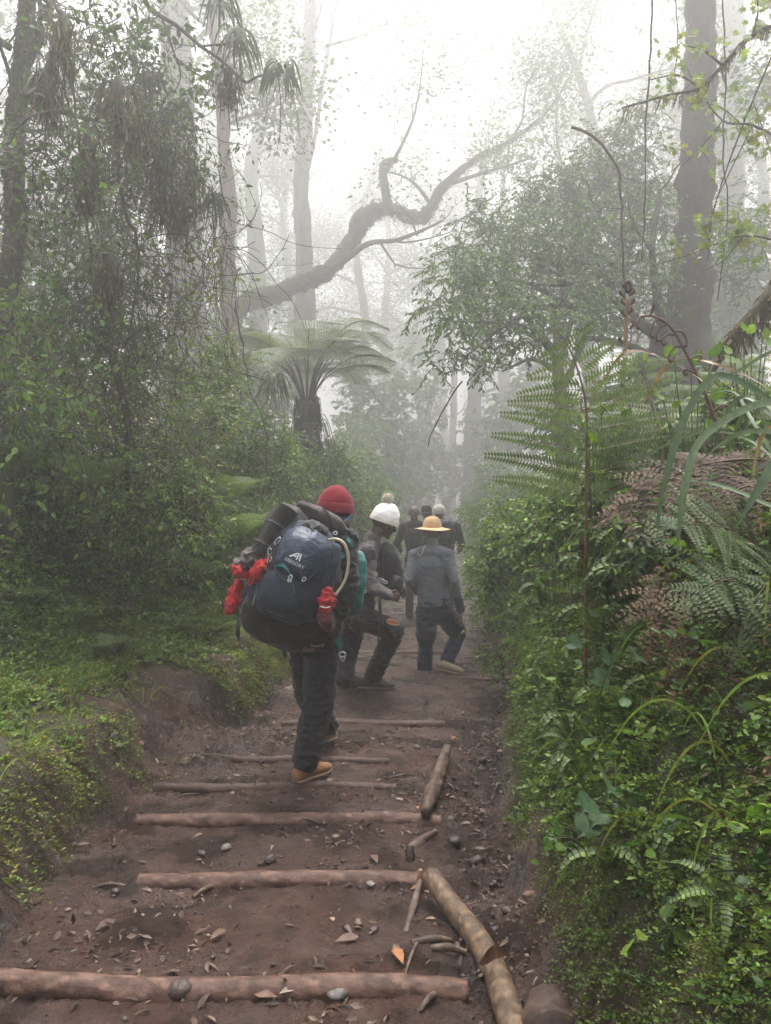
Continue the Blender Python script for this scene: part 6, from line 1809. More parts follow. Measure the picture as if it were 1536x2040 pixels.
# ------------------------------------------------------------------ 1: porter in the red beanie
D = 4.6
gz = float(H(P(610, 1540, 4.55)[0], 4.55))
f1 = unit([.66, .75, 0]); r1 = np.cross(f1, Zu)
J = dict(pelvis=P(628, 1262, 4.62), waist=P(640, 1205, 4.62), chest=P(655, 1125, 4.64), neck=P(678, 1058, 4.66), head=P(668, 1014, 4.66),
         hipR=P(642, 1285, 4.54), kneeR=P(634, 1402, 4.56), ankR=P(610, 1518, 4.56), hipL=P(606, 1285, 4.72), kneeL=P(618, 1386, 5.0), ankL=P(651, 1450, 5.2),
         shR=P(690, 1085, 4.52), elR=P(698, 1170, 4.44), wrR=P(652, 1278, 4.34), shL=P(640, 1085, 4.80), elL=P(610, 1170, 4.86), wrL=P(600, 1250, 4.7))
b = np.array([J['pelvis'][0], 4.62, zg(J['pelvis'][0], 4.62)])
fh = unit([.80, .60, -.12])
hd = P(606, 1309, 4.26) - J['wrR']
p1, pf = body(J, 'person', 'person in red beanie and tan boots carrying a huge load of bags', b, fh, (.10, .05, 1), SKIN_D,
              [(J['wrR'], unit(hd), (0, .3, 1), (-.2, -1, 0), .35), (J['wrL'], (-.1, -.1, -1), (.3, -.8, 0), (1, .2, 0), .5)])
eyes(p1, pf, fh, b)
dress(J, p1, b, K_BLACK, K_PANT, leg_r=(.108, .100, .096, .088, .082), r=r1, arm_r=(.068, .062, .056, .050, .046), pws=(9, 9, 17), folds=.014, cuff=.018)
z0 = gz
a = P(590, 1546, 4.53); a[2] = z0 + .005
t = P(657, 1530, 4.72); t[2] = z0 + .012
boot('boot', p1, b, a, t, J['ankR'], K_SUEDE, K_SOLE)
gl = float(H(P(650, 1480, 5.3)[0], 5.3))
a = P(648, 1484, 5.14); t = P(662, 1500, 5.40); t[2] = gl + .01; a[2] = gl + .07
boot('boot', p1, b, a, t, J['ankL'], K_SUEDE, K_SOLE)
mb = MB(); hc = J['head'] - b
shell(mb, hc, fh, (.10, .05, 1), .102, .116, -.012, .148, .62, wr=.004)
shell(mb, hc, fh, (.10, .05, 1), .108, .122, -.020, .052, .10, n=8, wr=.003, rib=.008, sides=44)
mb.build('beanie', K_RED, p1)

# his load ---------------------------------------------------------------
U_ = unit(P(618, 1010, 4.5) - P(562, 1290, 4.5)); N_ = unit(np.array([-.28, -1, .05]) - U_ * (np.array([-.28, -1, .05]) @ U_)); W_ = np.cross(U_, N_) * 1.0
if W_[0] < 0: W_ = -W_
c = P(583, 1182, 4.50)
th = thing('duffel_pack', 'bulging black pack under the navy backpack on the porter in the red beanie', 'bag', c)
pillow(c, W_, U_, N_, .315, .33, .15, .16, p=2.5, wr=.026, ws=8, base=c).build('sack', K_BLACKN, th)
pillow(P(575, 1235, 4.42), W_, U_, N_, .30, .17, .13, .10, p=2.4, wr=.014, ws=10, base=c).build('base_panel', K_BLACK, th)
pillow(P(570, 1055, 4.40), W_, U_, N_, .13, .14, .10, .10, p=2.3, wr=.012, ws=12, base=c).build('top_pocket', K_BLACKN, th)
for pts in ([(478, 1225, 4.40), (474, 1255, 4.36), (476, 1282, 4.36)], [(562, 1285, 4.36), (567, 1300, 4.34), (570, 1314, 4.34)], [(640, 1215, 4.2), (652, 1240, 4.2), (655, 1270, 4.22)], [(530, 1078, 4.30), (522, 1095, 4.28), (515, 1110, 4.28)]):
    m_ = MB(); strap(m_, line(*pts) - c, .022, (1, 1, 1)); m_.build('webbing', K_BLACKN, th)
m_ = MB(); m_.tube(line((575, 1300, 4.34), (577, 1312, 4.34)) - c, .004, 6); m_.build('strap_end', K_METAL, th)

U_ = unit(P(630, 1035, 4.30) - P(553, 1235, 4.24)); N_ = unit(np.array([-.30, -1, .10])); N_ = unit(N_ - U_ * (N_ @ U_)); W_ = np.cross(U_, N_)
if W_[0] < 0: W_ = -W_
c = P(588, 1140, 4.27)
th = thing('backpack', 'navy hiking backpack with white printed lettering strapped on top of the black pack', 'backpack', c)
def at(u, v, n=0.): return c + W_ * u + U_ * v + N_ * n
pillow(at(0, 0), W_, U_, N_, .205, .285, .13, .12, p=2.7, wr=.016, ws=9, base=c).build('main_body', K_NAVYD, th)
LC, LA, LB, LT, LK = at(.035, .105, .05), .150, .155, .135, 2.3
lid = pillow(LC, W_, U_, N_, LA, LB, LT, .02, p=2.5, kk=LK, wr=.009, ws=9, base=c).build('lid', K_NAVY, th)
pillow(at(-.01, -.115, .05), W_, U_, N_, .150, .140, .105, .02, p=2.6, wr=.008, ws=12, base=c).build('front_pocket', K_NAVYD, th)
pillow(at(-.155, -.08, .02), W_ + N_ * .5, U_, N_ - W_ * .6, .075, .165, .075, .02, p=2.6, wr=.006, ws=12, base=c).build('side_pocket', K_NAVY, th)
pillow(at(.165, .0, .0), W_ - N_ * .6, U_, N_ + W_ * .5, .07, .23, .07, .02, p=2.4, wr=.008, ws=12, base=c).build('side_panel', K_NAVYD, th)
pillow(at(.03, .262, .03), W_, U_, N_, .075, .045, .06, .06, p=2.0, wr=.008, ws=20, base=c).build('top_collar', K_BLACKN, th)
# dots of the pocket's mesh, seams, trim
kb = MB()
PC, PA, PB, PT = at(-.01, -.115, .05), .150, .140, .105
uu, vv = np.meshgrid(np.linspace(-.085, .095, 16), np.linspace(-.05, .085, 13)); uu = uu + (np.arange(13) % 2)[:, None] * .006
q_ = onpillow(PC, W_, U_, N_, PA, PB, PT, 2.2, uu.ravel(), vv.ravel()) + N_ * .008
kb.leaves(L_KITE, q_ - c, np.broadcast_to(U_, q_.shape), N_, .0075, (.5, .5, .5)); kb.build('mesh_dots', plain_mat('slate_dots', (.035, .050, .075), .6), th)
for pts, r_, mt, nm in [([(-.06, .0, .148), (-.02, .012, .165), (.03, .0, .17), (.06, -.03, .165)], .0035, K_TEAL, 'trim'), ([(.06, -.03, .165), (.085, -.07, .155), (.095, -.10, .14)], .0035, K_TEAL, 'trim'),
                        ([(-.105, .13, .145), (-.085, .03, .15), (-.03, -.035, .165), (.05, -.055, .165), (.13, -.02, .145), (.16, .05, .13)], .004, K_BLACKN, 'lid_seam'), ([(-.09, .02, .14), (-.095, -.08, .12), (-.10, -.2, .09)], .004, K_BLACKN, 'compression_strap'),
                        ([(-.10, .18, .10), (-.125, .08, .12), (-.115, -.02, .12)], .004, K_BLACKN, 'compression_strap'), ([(.02, .24, .12), (.09, .20, .14), (.145, .10, .14)], .004, K_BLACKN, 'lid_strap'), ([(.0, .27, .06), (.05, .255, .11), (.12, .20, .10)], .005, K_ROLL, 'haul_loop')]:
    m_ = MB(); m_.tube(catmull([at(*q) - c for q in pts], 6), r_, 6); m_.build(nm, mt, th)
m_ = MB()
strap(m_, catmull([at(-.05, .01, .15) - c, at(-.01, .02, .172) - c, at(.035, .005, .176) - c], 4), .016, (1, 1, 1)); m_.build('trim', K_TEAL, th)


def ring(cc, U2, W2, a, b2, r_, n=18):
    t = np.linspace(0, 2 * PI, n)
    return MB().tube(np.asarray(cc) + np.cos(t)[:, None] * unit(W2) * a + np.sin(t)[:, None] * unit(U2) * b2, r_, 6, caps=False)


ring(at(.055, -.028, .178) - c, U_, W_, .009, .017, .003).build('buckle', K_METAL, th)
ring(at(.055, -.042, .176) - c, U_, W_, .011, .008, .003).build('buckle', K_METAL, th)
for u, v, n_, a2, b2, ax in [(-.115, .13, .12, .010, .024, .4), (-.135, .06, .12, .011, .020, -.5), (-.12, .02, .12, .009, .018, .2), (-.14, -.06, .11, .008, .016, .3), (.13, .12, .14, .009, .012, 0), (.12, -.01, .15, .008, .012, .4)]:
    ring(at(u, v, n_) - c, U_ + W_ * ax, W_ - U_ * ax, a2, b2, .003).build('carabiner', K_METAL, th)
m_ = MB(); m_.tube(catmull([at(-.15, -.03, .12) - c, at(-.155, -.055, .125) - c, at(-.165, -.075, .125) - c], 4), [.003] * 5 + [.006] * 4, 6); m_.build('zip_pull', K_LBLUE, th)
m_ = MB(); m_.tube(catmull([at(-.125, -.19, .11) - c, at(-.12, -.225, .115) - c, at(-.115, -.25, .12) - c], 4), .006, 6); m_.build('zip_pull', K_DSOLE, th)
# lettering and mark, laid on the lid
TAX = unit(W_ * 1.0 - U_ * .10); TAY = unit(U_ + W_ * .10)


def onlid(x, y):
    return onpillow(LC, W_, U_, N_, LA, LB, LT, LK, x, y, 2.5) + N_ * .0075 - c


cu = bpy.data.curves.new('lettering', 'FONT'); cu.body = 'GREGORY'; cu.size = .030; cu.align_x = 'CENTER'; cu.space_character = 1.08; cu.resolution_u = 4
to = bpy.data.objects.new('tmp', cu); COL.objects.link(to)
dg = bpy.context.evaluated_depsgraph_get(); dg.update(); ev = to.evaluated_get(dg).to_mesh()
V = np.zeros(len(ev.vertices) * 3); ev.vertices.foreach_get('co', V); V = V.reshape(-1, 3)
F3 = [tuple(p_.vertices) for p_ in ev.polygons]
to.evaluated_get(dg).to_mesh_clear(); bpy.data.objects.remove(to)
sc_ = .118 / (V[:, 0].max() - V[:, 0].min())
x, y = V[:, 0] * sc_, V[:, 1] * sc_ * 1.05
tx, ty = .012 + x + .10 * y, -.060 + y - .10 * x
q_ = onlid(tx, ty)
m_ = MB(); groups = {}
for t_ in F3: groups.setdefault(len(t_), []).append(t_)
m_.add(q_, [np.array(g_) for g_ in groups.values()]); m_.build('lettering', K_WHT, th, smooth=False)
m_ = MB()
for poly in ([(-.038, .0), (.0, .036), (.008, .036), (-.026, .0)], [(-.012, .010), (.002, .026), (.002, .010)], [(.006, .0), (.006, .034), (.014, .040), (.014, .0)], [(.018, .0), (.018, .040), (.026, .038), (.032, .0), (.025, .0), (.022, .026)]):
    pp = np.array(poly)
    m_.add(onlid(.010 + pp[:, 0] + .1 * pp[:, 1], -.030 + pp[:, 1] - .1 * pp[:, 0]), [np.arange(len(pp))[None]])
m_.build('emblem', K_WHT, th, smooth=False)

c = P(640, 1033, 4.48)
th = thing('stuff_sack', 'rounded grey brown stuff sack lying behind the red beanie', 'bag', c)
pillow(c, unit(P(690, 1052, 4.5) - P(600, 1018, 4.46)), unit([-.25, -.3, 1]), (-.1, -1, .2), .155, .078, .075, .08, p=2.4, wr=.009, ws=12, base=c).build('sack', K_ROLL, th)
m_ = MB(); strap(m_, line((640, 1006, 4.42), (655, 1030, 4.38), (662, 1060, 4.40)) - c, .014, (1, 1, 1)); m_.build('strap', K_BLACKN, th)

a, e = P(575, 1014, 4.33), P(514, 1112, 4.27)
th = thing('sleeping_mat', 'rolled dark ridged sleeping mat sticking up left of the grey sack', 'mat', (a + e) / 2)
b0 = (a + e) / 2; ax = unit(e - a); L = np.linalg.norm(e - a)
m_ = MB(); n_ = 73; t = np.linspace(0, 1, n_)
m_.tube(a + ax * (t * L)[:, None] - b0, .060 + .0035 * np.cos(np.arange(n_) * PI) , 26, caps=True); m_.build('foam', K_MAT, th, smooth=False)
u = unit(np.cross(ax, [0, 1, 0])); v = np.cross(ax, u)
t = np.linspace(0, 4 * PI, 60); rr = np.linspace(.008, .058, 60)
m_ = MB(); m_.tube(a - ax * .004 + (np.cos(t) * rr)[:, None] * u + (np.sin(t) * rr)[:, None] * v - b0, .0055, 6); m_.build('rolled_edge', K_BLACK, th)
for t in (.35, .75):
    ring(a + ax * L * t - b0, u, v, .065, .065, .007, 26).build('strap', K_BLACKN, th)

# red jacket tied at the left
c = P(500, 1130, 4.32)
th = thing('jacket', 'red and dark grey jacket tied to the left side of the black pack', 'jacket', c)
m_ = MB(); loft(m_, [P(535, 1108, 4.28), P(505, 1112, 4.26), P(478, 1128, 4.28)], [.045, .055, .04]); loft(m_, [P(540, 1120, 4.26), P(520, 1140, 4.25)], [.03, .035])
fuse(m_, .006, 3, .028, (18, 18, 18), base=c).build('grey_part', K_GREY, th)
m_ = MB(); loft(m_, [P(540, 1116, 4.22), P(522, 1128, 4.20), P(512, 1142, 4.20), P(504, 1158, 4.22)], [.022, .032, .036, .022])
loft(m_, [P(470, 1128, 4.25), P(477, 1140, 4.23), P(488, 1145, 4.24)], [.026, .034, .02])
fuse(m_, .006, 3, .022, (24, 24, 20), base=c).build('red_part', K_REDN, th)
m_ = MB(); loft(m_, [P(476, 1160, 4.30), P(468, 1182, 4.28), P(461, 1205, 4.27), P(455, 1220, 4.28)], [.026, .034, .036, .020])
fuse(m_, .006, 3, .020, (24, 24, 18), base=c).build('sleeve', K_REDN, th)
m_ = MB(); m_.tube(line((508, 1108, 4.20), (498, 1120, 4.185), (490, 1132, 4.20), (494, 1140, 4.22)) - c, .004, 6); m_.build('cord', K_BLACKN, th)

c = P(650, 1205, 4.16)
th = thing('pouch', 'small red and black dry bag at the right side of the navy backpack', 'bag', c)
m_ = MB(); loft(m_, [P(652, 1178, 4.15), P(650, 1195, 4.14), P(648, 1212, 4.15)], [.022, .042, .03]); loft(m_, [P(660, 1186, 4.16), P(664, 1205, 4.16)], [.02, .016])
fuse(m_, .005, 3, .018, (28, 28, 24), base=c).build('red_top', K_REDN, th)
m_ = MB(); loft(m_, [P(645, 1215, 4.16), P(648, 1232, 4.15), P(654, 1248, 4.17)], [.030, .048, .03])
fuse(m_, .005, 3, .008, (20, 20, 20), base=c).build('dark_base', cloth_mat('dark_red_nylon', (.06, .008, .010), .6), th)
m_ = MB(); m_.tube(line((638, 1208, 4.10), (648, 1211, 4.09), (658, 1209, 4.10)) - c, .004, 6); m_.build('clip', K_METAL, th)

pl = line((655, 1076, 4.18), (670, 1074, 4.16), (686, 1084, 4.15), (694, 1110, 4.15), (692, 1140, 4.15), (683, 1165, 4.15), (668, 1186, 4.15)); c = pl[20]
m_ = MB(); m_.tube(pl - c, .0085, 9); tag(m_.build('drinking_tube', K_TUBE, base=c), 'beige drinking tube curving down the right side of the navy backpack', 'tube')
pl = line((682, 1040, 4.62), (694, 1032, 4.64), (703, 1020, 4.66), (702, 1008, 4.68), (693, 1002, 4.7)); c = pl[10]
m_ = MB(); m_.tube(pl - c, .0065, 8); tag(m_.build('drinking_tube', K_BLUE, base=c), 'light blue drinking tube looping beside the red beanie', 'tube')

# the pack he carries in front, teal, seen past his arm
c = P(700, 1160, 4.72)
th = thing('backpack', 'teal and black backpack hugged in front by the porter in the red beanie', 'backpack', c)
pillow(c + [.015, -.06, 0], (1, -.3, 0), (.10, .1, 1), (.3, -1, 0), .075, .20, .08, .10, p=2.5, wr=.010, ws=12, base=c).build('main_body', K_TEAL, th)
pillow(P(688, 1068, 4.52), (1, -.2, -.3), (.3, 0, 1), (0, -1, .3), .085, .045, .04, .04, p=2.2, wr=.008, ws=18, base=c).build('shoulder_strap', K_BLACKN, th)
for pts, w_, mt, nm in [([(692, 1070, 4.46), (698, 1080, 4.44), (702, 1092, 4.44)], .02, K_TEAL, 'strap'), ([(682, 1100, 4.42), (684, 1112, 4.42)], .03, K_TEAL, 'strap'), ([(706, 1115, 4.60), (704, 1165, 4.58), (698, 1215, 4.58)], .007, K_BLACKN, 'strap'),
                        ([(700, 1172, 4.56), (694, 1195, 4.52), (690, 1225, 4.5)], .02, K_TEAL, 'strap'), ([(668, 1240, 4.40), (674, 1272, 4.38), (681, 1298, 4.38)], .036, K_TEAL, 'hip_strap'), ([(690, 1110, 4.45), (696, 1130, 4.44), (694, 1150, 4.45)], .012, K_BLACKN, 'strap')]:
    m_ = MB(); strap(m_, line(*pts) - c, w_, (1, 1, 1)); m_.build(nm, mt, th)
ring(P(682, 1304, 4.37) - c, (0, 0, 1), (1, 0, 0), .018, .014, .005).build('buckle', K_METAL, th)
m_ = MB(); m_.tube(line((678, 1308, 4.37), (683, 1318, 4.37), (688, 1308, 4.37)) - c, .005, 6); m_.build('buckle', K_METAL, th)
ring(P(668, 1062, 4.44) - c, (0, 0, 1), (1, 0, 0), .011, .009, .004).build('ring', K_WHT, th)
for px, py in [(720, 1170), (726, 1178), (716, 1184), (694, 1165)]:
    ring(P(px, py, 4.62) - c, (.3, 0, 1), (1, 0, -.3), .012, .008, .003).build('buckle', K_METAL, th)

# ------------------------------------------------------------------ 2: man in the white bobble hat
D = 6.6
f2 = unit([1, .12, 0]); r2 = np.cross(f2, Zu)
J = dict(pelvis=P(716, 1222, 6.62), waist=P(718, 1180, 6.62), chest=P(728, 1120, 6.6), neck=P(742, 1078, 6.6), head=P(764, 1042, 6.6),
         hipR=P(722, 1232, 6.52), kneeR=P(786, 1256, 6.52), ankR=P(744, 1340, 6.62), hipL=P(708, 1234, 6.72), kneeL=P(692, 1305, 6.86), ankL=P(686, 1352, 6.7),
         shR=P(733, 1104, 6.42), elR=P(741, 1170, 6.36), wrR=P(774, 1186, 6.30), shL=P(735, 1104, 6.78), elL=P(752, 1165, 6.84), wrL=P(785, 1175, 6.66))
b = np.array([J['pelvis'][0], 6.6, zg(J['pelvis'][0], 6.6)])
fh = unit([1, .10, -.30]); uh = unit([.34, .0, 1])
p2, pf = body(J, 'person', 'person in white bobble hat and grey jacket turned right, knee bent', b, fh, uh, SKIN_D,
              [(J['wrR'], (.8, .3, -.25), (0, .9, -.3), (.2, 0, 1), 1.15), (J['wrL'], (.8, -.2, -.2), (0, -.9, -.3), (.2, 0, 1), 1.1)], headk=1.02)
eyes(p2, pf, fh, b)
m_ = MB(); loft(m_, [pf(0, .060, -.092), pf(0, .078, -.104)], [.030, .018], [.014, .012], ref=np.cross(fh, uh)); fuse(m_, .004, 1, base=b).build('beard', K_BLACK, p2)
dress(J, p2, b, K_GREY, K_BLACK, leg_r=(.105, .100, .088, .082, .078), r=r2, chest=(.17, .125), arm_r=(.068, .062, .056, .052, .044), folds=.014)
m_ = MB(); loft(m_, [J['pelvis'] + [0, 0, .06], J['waist'], J['chest'], J['chest'] * .5 + J['neck'] * .5], [.172, .162, .182, .15], [.135, .128, .138, .10], ref=r2)
loft(m_, [J['shR'] + [0, 0, .01], J['shR'] + [.0, -.012, -.07]], [.074, .074])
fuse(m_, .007, 4, .008, (10, 10, 16), base=b).build('vest', K_BLACKN, p2)
m_ = MB(); loft(m_, [J['neck'] + [-.01, 0, -.055], J['neck'] + [.004, 0, .02]], [.082, .072]); fuse(m_, .006, 3, .006, base=b).build('collar', K_GREY, p2)
a = P(716, 1356, 6.63); t = P(787, 1366, 6.58); a[2] = float(H(a[0], a[1])) + .002; t[2] = float(H(t[0], t[1])) + .002
boot('boot', p2, b, a, t, J['ankR'] + [0, 0, -.02], K_BOOT, K_DSOLE, w=.050)
a = P(680, 1362, 6.72); a[2] = float(H(a[0], 6.72)) + .005; t = a + [.26, .06, .0]
boot('boot', p2, b, a, t, J['ankL'], K_BOOT, K_DSOLE)
hc = pf(0, 0, 0) - b
m_ = MB(); shell(m_, hc, fh, uh, .108, .122, .03, .185, .55, wr=.008); m_.build('hat', K_WHITE, p2)
m_ = MB(); shell(m_, hc, fh, uh, .112, .128, .008, .062, .05, n=8, rib=.02, sides=64); m_.build('hat_cuff', K_CREAM, p2)
fm = MB(); pc = hc + uh * .206 - fh * .035; d_ = rdir(900)
fm.leaves(L_STRIP, pc + d_ * .02, d_ + rdir(900) * .25, rdir(900), rng.uniform(.028, .042, 900), pick([(.95, .88, .76), (.95, .92, .84), (.85, .74, .60)], 900), .006)
fm.build('pompom', K_FUR, p2)
m_ = MB(); strap(m_, np.array([P(772, 1235, 6.33), P(783, 1238, 6.32), P(794, 1246, 6.34)]) - b, .045, (1, 1, 1)); m_.build('pocket_lining', cloth_mat('orange_lining', (.42, .09, .02), .7), p2)
ring(P(783, 1240, 6.32) - b, (.1, 0, .35), (1, 0, -.25), .056, .020, .004, 24).build('zip', K_TUBE, p2)
c = P(776, 1130, 6.62)
th = thing('backpack', 'black backpack worn on the chest of the person in the white hat', 'backpack', c)
pillow(c, (.25, -1, 0), (-.22, 0, 1), (1, .25, .2), .15, .22, .11, .10, p=2.6, wr=.014, ws=12, base=c).build('main_body', K_BLACKN, th)
pillow(P(784, 1162, 6.55), (.25, -1, 0), (-.15, 0, 1), (1, .25, 0), .12, .09, .08, .04, p=2.6, wr=.010, ws=14, base=c).build('front_pocket', K_BLACKN, th)
for pts, w_ in [([(752, 1085, 6.42), (745, 1105, 6.38), (742, 1130, 6.38), (750, 1160, 6.42)], .045), ([(765, 1090, 6.45), (780, 1120, 6.42), (786, 1160, 6.42)], .01), ([(756, 1192, 6.40), (757, 1235, 6.34), (752, 1290, 6.36)], .028), ([(760, 1186, 6.42), (785, 1160, 6.42), (796, 1158, 6.46)], .012)]:
    m_ = MB(); strap(m_, line(*pts) - c, w_, (1, 1, 1)); m_.build('strap', K_BLACKN, th)
for px, py in [(762, 1157), (768, 1160), (757, 1155)]:
    ring(P(px, py, 6.40) - c, (0, 0, 1), (1, 0, 0), .014, .011, .005).build('buckle', K_METAL, th)

# ------------------------------------------------------------------ 3: grey shirt and tan hat
f3 = unit([.22, 1, 0]); r3 = np.cross(f3, Zu)
J = dict(pelvis=P(864, 1208, 7.92), waist=P(861, 1172, 7.92), chest=P(858, 1124, 7.92), neck=P(861, 1088, 7.94), head=P(861, 1058, 7.96),
         hipL=P(848, 1215, 7.92), kneeL=P(849, 1276, 7.86), ankL=P(846, 1336, 7.88), hipR=P(880, 1214, 7.90), kneeR=P(913, 1262, 7.98), ankR=P(889, 1318, 7.86),
         shL=P(825, 1106, 7.96), elL=P(815, 1155, 7.86), wrL=P(832, 1180, 8.08), shR=P(893, 1105, 7.88), elR=P(906, 1158, 7.78), wrR=P(917, 1216, 7.82))
b = np.array([J['pelvis'][0], 7.9, zg(J['pelvis'][0], 7.9)])
p3, pf = body(J, 'person', 'person in a tan brimmed hat and tight grey shirt walking away in navy trousers', b, f3, (0, -.02, 1), SKIN_M,
              [(J['wrR'], (.10, .05, -1), (-.9, .3, 0), (-.2, .95, 0), .5), (J['wrL'], (.8, .5, -.2), (0, .3, -1), (0, -.6, .6), .6)])


def shirtcol(V):
    return np.ones((len(V), 3))


dress(J, p3, b, K_SHIRT, K_NVY, leg_r=(.098, .092, .082, .062, .056), r=r3, chest=(.165, .118), waist=(.150, .115), hip=(.168, .13), arm_r=(.060, .055, .050, .046, .038), folds=.007, tname='shirt', hem=.0)
m_ = MB(); hp = (J['pelvis'] + J['waist']) / 2
for s_ in 'LR':
    loft(m_, [J['hip' + s_], J['hip' + s_] * .35 + J['knee' + s_] * .65, J['hip' + s_] * .15 + J['knee' + s_] * .85], [.105, .108, .104])
loft(m_, [J['pelvis'] + [0, 0, -.05], J['pelvis'] + [0, 0, .06]], [.172, .172], [.138, .132], ref=r3)
fuse(m_, .007, 4, .010, (8, 8, 30), base=b).build('padded_shorts', K_NVY, p3)
for s_, (a, t) in dict(L=((848, 1292, 7.86), (845, 1344, 7.87)), R=((911, 1270, 7.97), (891, 1314, 7.86))).items():
    m_ = MB(); a, t = P(*a), P(*t); loft(m_, [a, (a + t) / 2, t], [.074, .078, .076])
    fuse(m_, .006, 3, .010, (8, 8, 40), base=b).build('gaiter', cloth_mat('navy_quilt', (.016, .022, .050), .7, wr=1.0), p3)
g3 = float(H(J['ankL'][0], 7.88))
a = P(846, 1342, 7.82); a[2] = g3 + .004; t = a + unit([.2, 1, 0]) * .27
boot('shoe', p3, b, a, t, J['ankL'], K_SHOE, K_SOLE, laces=False)
a = P(872, 1330, 7.80); t = P(912, 1342, 7.74); g3 = float(H(t[0], 7.78)); a[2] = g3 + .035; t[2] = g3 + .008
t = a + (t - a) / np.linalg.norm(t - a) * .27
boot('shoe', p3, b, a, t, J['ankR'], K_SHOE, K_SOLE, laces=False)
hc = J['head'] - b
m_ = MB(); shell(m_, hc, f3, (0, -.06, 1),   .100, .110, .030, .155, .42, wr=.007); hat = m_.build('hat', K_TAN, p3)
th_ = np.linspace(0, 2 * PI, 48, endpoint=False); V = []
for k_, (s_, z) in enumerate([(.094, .040), (.115, .036), (.145, .026), (.184, .016), (.186, .012), (.145, .020), (.115, .030), (.094, .034)]):
    V += [hc + r3 * s_ * 1.02 * math.cos(x) + f3 * s_ * 1.05 * math.sin(x) + Zu * (z + (s_ - .094) * (.10 * math.sin(2 * x + .6) - .35 * math.sin(x) * .4)) for x in th_]
i = np.arange(7)[:, None] * 48; j = np.arange(48)[None]; k_ = (j + 1) % 48
m_ = MB().add(V, [np.stack([i + j, i + k_, i + 48 + k_, i + 48 + j], -1).reshape(-1, 4)]); m_.build('hat_brim', K_TANB, hat)
m_ = MB(); loft(m_, [J['neck'] + [0, 0, -.03], J['neck'] + [0, 0, .05]], [.070, .066]); fuse(m_, .006, 3, .006, (8, 8, 50), base=b).build('neck_gaiter', cloth_mat('pale_blue_grey_scarf', (.16, .165, .19), .85), p3)
m_ = MB(); m_.tube(line((846, 1088, 7.83), (842, 1098, 7.80), (838, 1108, 7.79), (832, 1102, 7.80)) - b, .005, 6); m_.build('chin_cord', K_TUBE, p3)
m_ = MB(); loft(m_, [J['elR'] * .45 + J['wrR'] * .55, J['wrR'] + [0, 0, .01]], [.050, .046]); fuse(m_, .006, 3, .006, (20, 20, 20), base=b).build('cuff', cloth_mat('dark_patterned_sleeve', (.04, .045, .07), .6, fine=60, var=.7), p3)

# ------------------------------------------------------------------ 4-6: the far group
def walker(label, px, d, hpx, lean=0.0, headpx=None, hk=1.0, armout=.0, mirror=1, top=K_BLACK, pants=K_PANT, skin=SKIN_M, turn=0.0):
    g = P(px, 1000, d); z = zg(g[0], d); hh = CAM_Z - z + P(0, hpx, d)[2] - CAM_Z   # head top above ground
    s_ = hh / 1.75
    f_ = unit([.1 + turn, 1, 0]); r_ = np.cross(f_, Zu)
    def L(x, y, zz): return np.array([g[0], d, z]) + r_ * x * s_ + f_ * y * s_ + Zu * zz * s_
    hx = 0 if headpx is None else (P(headpx, 1000, d)[0] - g[0]) / s_
    J = dict(pelvis=L(0, 0, .93), waist=L(0, .0, 1.08), chest=L(0, .03, 1.30), neck=L(hx * .6, .05, 1.47), head=L(hx, .08, 1.60), hipL=L(-.09, 0, .90), kneeL=L(-.10, .10, .48), ankL=L(-.10, -.02, .09), hipR=L(.09, 0, .90), kneeR=L(.10, .02, .48), ankR=L(.10, -.16, .11),
             shL=L(-.19, .03, 1.40), elL=L(-.27 - armout, .02, 1.14), wrL=L(-.24 - armout, .22, 1.02), shR=L(.19, .03, 1.40), elR=L(.27 + armout, .02, 1.14), wrR=L(.24 + armout, .22, 1.04))
    b_ = np.array([g[0], d, z])
    p_, pf_ = body(J, 'person', label, b_, f_, (0, 0, 1), skin, [(J['wrL'], (.1, .8, -.5), (.9, 0, 0), (0, .5, .8), 1.1), (J['wrR'], (-.1, .8, -.5), (-.9, 0, 0), (0, .5, .8), 1.1)], vox=.008, group='three hikers far ahead on the path')
    dress(J, p_, b_, top, pants, vox=.010, folds=.006, r=r_, arm_r=(.072, .066, .060, .054, .046), chest=(.18, .13))
    for q_ in 'LR':
        a = J['ank' + q_] + f_ * -.06; a[2] = zg(a[0], a[1]) + .01
        boot('boot', p_, b_, a, a + f_ * .28, J['ank' + q_], K_BOOT, K_DSOLE, laces=False)
    return p_, J, b_, f_, r_


def pole(label, top_, foot_):
    c_ = np.asarray(top_); th = thing('trekking_pole', label, 'pole', c_)
    m_ = MB(); m_.tube([np.zeros(3), (foot_ - c_) * .5, foot_ - c_], [.008, .007, .005], 7); m_.build('shaft', K_BLACKN, th)
    ax_ = unit(foot_ - c_); m_ = MB(); loft(m_, [-ax_ * .02, ax_ * .05, ax_ * .12], [.014, .016, .012]); m_.build('grip', K_DSOLE, th)
    m_ = MB(); m_.tube([(foot_ - c_) - ax_ * .06, (foot_ - c_) - ax_ * .055], [.028, .028], 12); m_.build('basket', K_BLACKN, th)


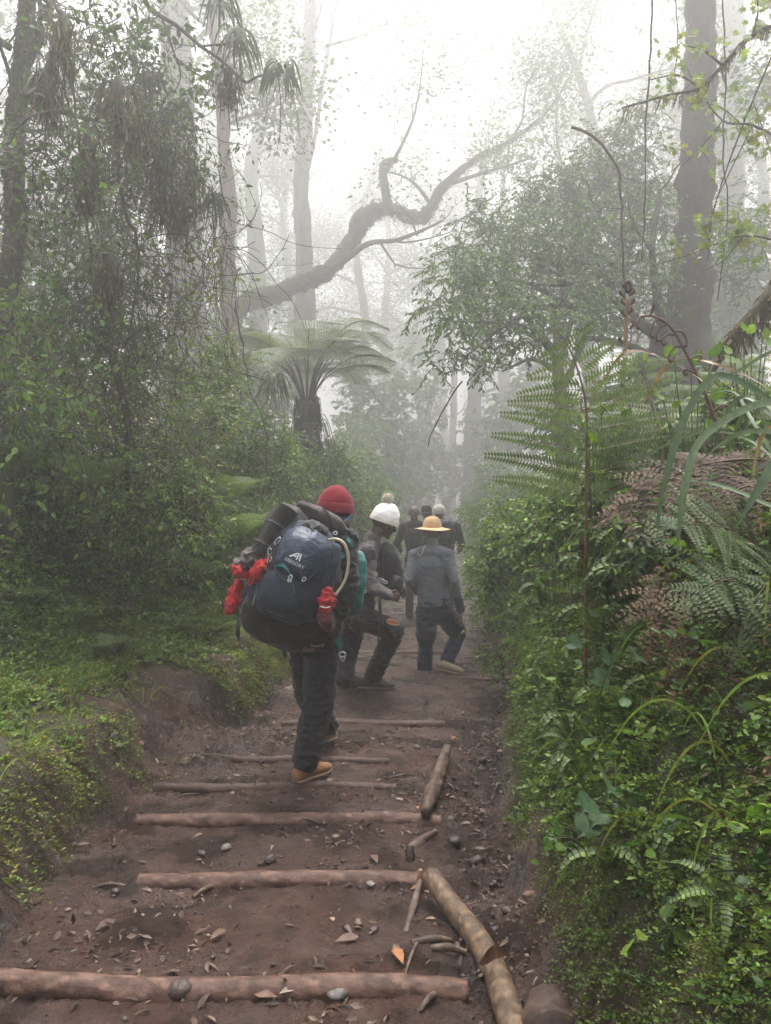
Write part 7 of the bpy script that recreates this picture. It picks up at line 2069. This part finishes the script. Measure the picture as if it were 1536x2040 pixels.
pa, J, b, f_, r_ = walker('person in black with a patterned cap, left of the far group', 829, 12.0, 1003, headpx=824, armout=.02)
hc = J['head'] - b
m_ = MB(); shell(m_, hc, f_, (0, 0, 1), .100, .112, -.03, .125, .5); m_.build('cap', cloth_mat('grey_patterned_cap', (.12, .115, .11), .8, fine=30, var=.9), pa)
m_ = MB(); strap(m_, np.array([J['shL'] + [.03, -.09, .05], J['chest'] + [-.13, -.13, .0], J['waist'] + [-.12, -.12, 0]]) - b, .05, (1, 1, 1)); m_.build('shoulder_strap', K_BLACKN, pa)
pole('trekking pole hanging from the left hand of the far person in the patterned cap', P(812, 1120, 12.1), np.array([P(809, 1200, 11.95)[0], 11.95, zg(P(809, 1200, 11.95)[0], 11.95) + .02]))
pole('second trekking pole beside it, slightly shorter in view', P(817, 1118, 12.2), np.array([P(816, 1195, 12.3)[0], 12.3, zg(P(816, 1195, 12.3)[0], 12.3) + .02]))
pb, J, b, f_, r_ = walker('person in a black brimmed hat in the middle of the far group', 853, 12.5, 1004, headpx=849, armout=-.01)
hc = J['head'] - b
m_ = MB(); shell(m_, hc, f_, (0, 0, 1), .098, .110, .02, .140, .30); hat = m_.build('hat', K_BLACK, pb)
V = []
for s_, z in [(.094, .030), (.150, .012), (.152, .006), (.094, .022)]:
    V += [hc + r_ * s_ * math.cos(x) + f_ * s_ * 1.05 * math.sin(x) + Zu * z for x in th_]
i = np.arange(3)[:, None] * 48
MB().add(V, [np.stack([i + j, i + k_, i + 48 + k_, i + 48 + j], -1).reshape(-1, 4)]).build('hat_brim', K_BLACK, hat)
pc_, J, b, f_, r_ = walker('person in a pale cap with a dark pack at the right of the far group', 884, 11.8, 1001, headpx=875, armout=.0)
hc = J['head'] - b
m_ = MB(); shell(m_, hc, f_, (0, 0, 1), .100, .112, -.02, .128, .5); cap = m_.build('cap', cloth_mat('pale_cap', (.42, .40, .35), .85, fine=40, var=.25), pc_)
m_ = MB(); strap(m_, np.array([hc + r_ * .05 + f_ * .08 - Zu * .01, hc + r_ * .13 + f_ * .10 - Zu * .03, hc + r_ * .19 + f_ * .10 - Zu * .05]), .10, (1, 1, 1)); m_.build('cap_peak', cloth_mat('pale_peak', (.45, .42, .36), .85), cap)
c = J['chest'] + [0, -.17, -.02]
th = thing('backpack', 'dark backpack on the far person in the pale cap', 'backpack', c)
pillow(c, (1, 0, 0), (0, .05, 1), (0, -1, 0), .16, .24, .11, .06, wr=.012, ws=12, base=c).build('main_body', K_BLACKN, th)
pillow(c + [0, -.06, -.08], (1, 0, 0), (0, .05, 1), (0, -1, 0), .12, .10, .08, .02, wr=.008, ws=12, base=c).build('front_pocket', K_BLACK, th)
pole('trekking pole at the right of the far group', P(902, 1052, 11.8), np.array([P(900, 1150, 11.9)[0], 11.9, zg(P(900, 1150, 11.9)[0], 11.9) + .02]))
